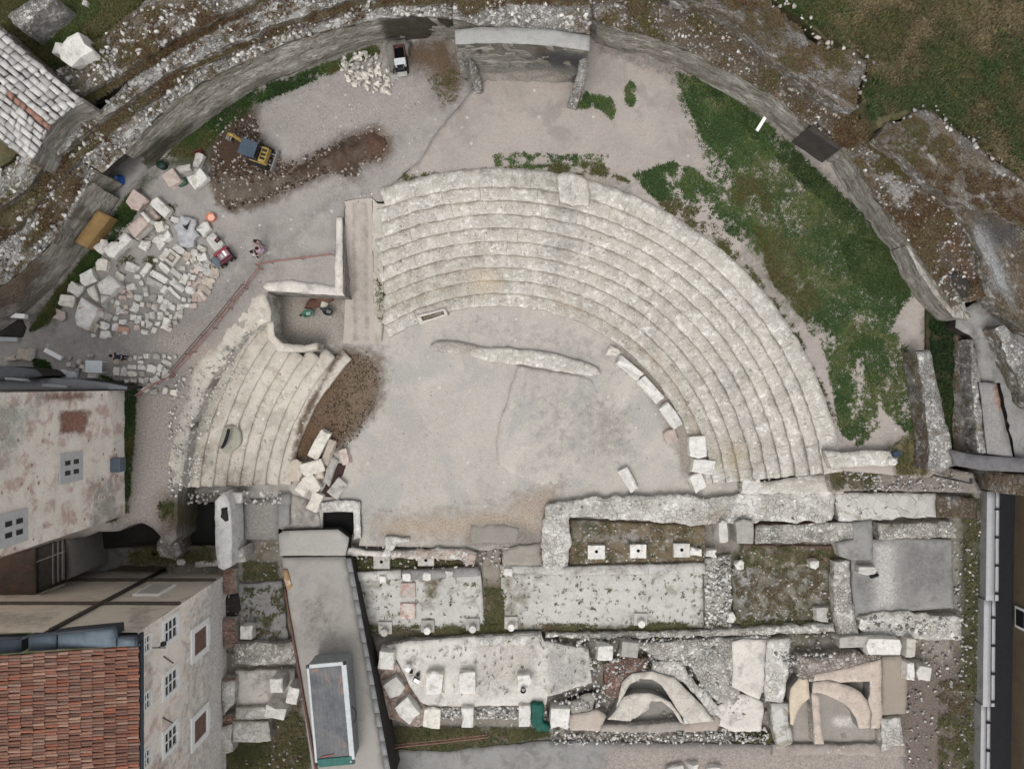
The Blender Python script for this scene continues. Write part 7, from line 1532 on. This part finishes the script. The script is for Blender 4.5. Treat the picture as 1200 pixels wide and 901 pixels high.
pts += sample([(415, 672), (825, 665), (825, 735), (424, 740)], 420, -.18, thr=.42, f=2.2) + sample([(460, 752), (690, 745), (690, 810), (500, 820)], 120, .4, thr=.5, f=3) + sample([(278, 690), (335, 684), (338, 748), (296, 748)], 420, -.2, thr=.25, f=1.) + sample([(650, 745), (905, 742), (905, 800), (650, 780)], 500, .1, thr=.35, f=.9) + sample([(972, 550), (1030, 548), (1020, 572), (975, 574)], 450, 1.65, thr=-.2) + sample([(1045, 522), (1086, 490), (1086, 556), (1052, 556)], 700, TZ, thr=-.2)
blades('weeds', 'weeds and moss growing through the floors of the stage ruins', pts, .05, .2, [(.07, .075, .028), (.10, .095, .04), (.14, .12, .06), (.055, .075, .024), (.12, .09, .05)], 5, .018, (.5, 1.35), cat='weeds')
pts = sample([(1090, 375), (1120, 372), (1122, 540), (1095, 530)], 1500, 3.3, thr=-.2)
blades('weeds', 'dark weeds filling the trench between the right hand walls', pts, .15, .4, DGREEN + OLIVE[:1], 6, .028, cat='weeds')
# loose stones and clods
def stuff(name, label, pts, a, b, cols, cat='rubble', **k):
    o = stones_mesh(name, pts, a, b, cols, M_lstone, None, **k); T(o, label, cat, None, 'stuff'); return o
spoil = [(246, 165), (262, 122), (300, 132), (306, 165), (335, 192), (385, 172), (440, 152), (456, 162), (446, 187), (424, 194), (420, 210), (385, 202), (330, 228), (270, 246), (252, 232)]
def mound(name, label, P, hgt, fall, mat, paint=None):
    Wp = np.array([U(x, y, YZ)[:2] for x, y in P])
    def zf(x, y):
        d = float(sdist(np.array([x]), np.array([y]), Wp)[0]); t = max(0., min(1., d / fall))
        return YZ - .04 + hgt * (t * t * (3 - 2 * t)) * (.55 + .9 * abs(mnoise.noise((x * .55, y * .55, 3.1))) + .35 * mnoise.noise((x * 1.9, y * 1.9, 1.)))
    o = slab(name, P, YZ, YZ - .3, mat, sp=.22, edge=.22, top=.05, zf=zf, roll=0, efreq=.8, paint=paint); return T(o, label, 'earth heap')
M_spoil = mottle('spoil_earth', (.085, .056, .040), .35, .6, 5, alt=(.12, .095, .075), altamt=.6, speck=((.34, .31, .28), .14, 4), bump=.9)
mound('spoil_heap', 'long dark brown heap of dug earth right of the digger', [(345, 193), (372, 184), (385, 170), (402, 160), (438, 151), (456, 160), (456, 176), (446, 187), (424, 193), (421, 211), (402, 207), (386, 201), (366, 212), (348, 214), (336, 204)], .85, 1.3, M_spoil, [((.10, .05, .03), .8, [(420, 150), (460, 150), (460, 190), (424, 190)], .6)])
mound('spoil_heap', 'greyish brown spread of dug earth below the digger', [(250, 205), (268, 200), (300, 206), (330, 198), (350, 200), (360, 212), (332, 226), (318, 236), (298, 243), (272, 247), (257, 238), (247, 222)], .5, 1.6, mottle('spoil_grey', (.15, .12, .095), .3, .6, 5, alt=(.09, .065, .05), altamt=.6, speck=((.4, .37, .34), .2, 4), bump=.9))
stuff('spoil_clods', 'dark brown clods and stones of the dug spoil strip', sample(spoil, 2600, YZ, thr=-.3, f=.6), .06, .36, [(.05, .033, .025), (.075, .05, .037), (.10, .07, .052), (.17, .14, .12), (.36, .33, .3)], 'earth')
stuff('spoil_clods', 'brown clods and straw coloured rubble in the hollow by the left seats', sample([(392, 418), (430, 412), (446, 440), (440, 475), (420, 510), (395, 530), (352, 540), (372, 470)], 2600, 0.02, thr=-.25, f=.7), .04, .17, [(.07, .045, .028), (.10, .07, .045), (.15, .11, .075), (.26, .22, .17)], 'earth')
stuff('gravel', 'stray pale stones scattered over the yard gravel', sample([(300, 120), (450, 70), (530, 110), (440, 230), (330, 300), (250, 260), (60, 400), (200, 430), (320, 330), (400, 250)], 900, YZ, thr=.05, f=.5), .04, .16, WCOL + GCOL[:2], 'gravel')
stuff('gravel', 'stray small stones scattered over the orchestra floor', sample([(440, 380), (600, 365), (720, 420), (800, 520), (800, 570), (640, 580), (630, 630), (430, 630)], 500, .02, thr=.0, f=.5), .03, .12, WCOL + GCOL[:2], 'gravel')
pr = sample([(640, 742), (980, 738), (1000, 760), (900, 770), (905, 870), (640, 870), (645, 800)], 1100, -.35, thr=-.05, f=.8) + sample([(1060, 750), (1150, 580), (1150, 900), (1060, 900)], 420, -.48, thr=-.1, f=.8) + sample([(264, 660), (340, 660), (370, 900), (264, 900)], 420, -.45, thr=0) + sample([(868, 640), (985, 640), (975, 728), (830, 735)], 300, -.35, thr=.1, f=.8) + sample([(668, 612), (826, 618), (826, 660), (668, 660)], 160, -.28, thr=.0) + sample([(980, 550), (1110, 550), (1140, 575), (1000, 574)], 420, 1.65, thr=-.1) + sample([(700, 856), (850, 856), (850, 868), (700, 868)], 220, -.3)
stuff('rubble', 'loose rubble lying between the walls of the stage ruins', pr, .06, .36, WCOL[1:3] + GCOL + BCOL[2:] + [(.42, .4, .37)])
pr = sample([(1100, 235), (1160, 240), (1200, 280), (1200, 380), (1165, 350), (1130, 290)], 420, 6.7, thr=-.05) + sample([(1080, 370), (1120, 350), (1200, 400), (1200, 440), (1140, 400)], 260, 4.7, thr=-.1) + sample([(1075, 412), (1095, 410), (1118, 545), (1090, 548)], 260, 5.05) + sample([(60, 225), (115, 215), (80, 300), (10, 330), (20, 300)], 160, 5.5)
pr = sample([(645, 745), (905, 742), (903, 800), (860, 850), (838, 838), (800, 790), (745, 785), (700, 830), (650, 830)], 1100, .12, thr=-.1, f=.8) + sample([(905, 765), (1030, 765), (1030, 790), (940, 798)], 320, .4) + sample([(508, 828), (640, 826), (642, 842), (510, 842)], 320, .12) + sample([(826, 655), (858, 650), (858, 735), (826, 738)], 260, -.2) + sample([(640, 590), (830, 582), (1095, 578), (1096, 605), (830, 612), (668, 606), (664, 662), (640, 662)], 180, .5, thr=-.1) + sample([(405, 640), (640, 640), (640, 665), (405, 668)], 160, -.1)
pr += sample([(1008, 722), (1126, 724), (1126, 748), (1010, 744)], 140, .3) + sample([(650, 856), (900, 852), (900, 870), (650, 872)], 360, -.3) + sample([(1034, 640), (1150, 600), (1150, 760), (1060, 900), (1036, 900)], 200, -.45, thr=.0) + sample([(200, 575), (330, 575), (330, 590), (200, 590)], 160, 1.2)
stuff('rubble', 'pale chips of stone strewn over the wall stumps of the stage ruins', pr, .06, .32, [(.6, .585, .55), (.5, .48, .45), (.68, .66, .63), (.42, .4, .37)])
stuff('rubble', 'loose grey stones on the broken walls along the right edge', pr, .1, .45, GCOL + WCOL[:1])
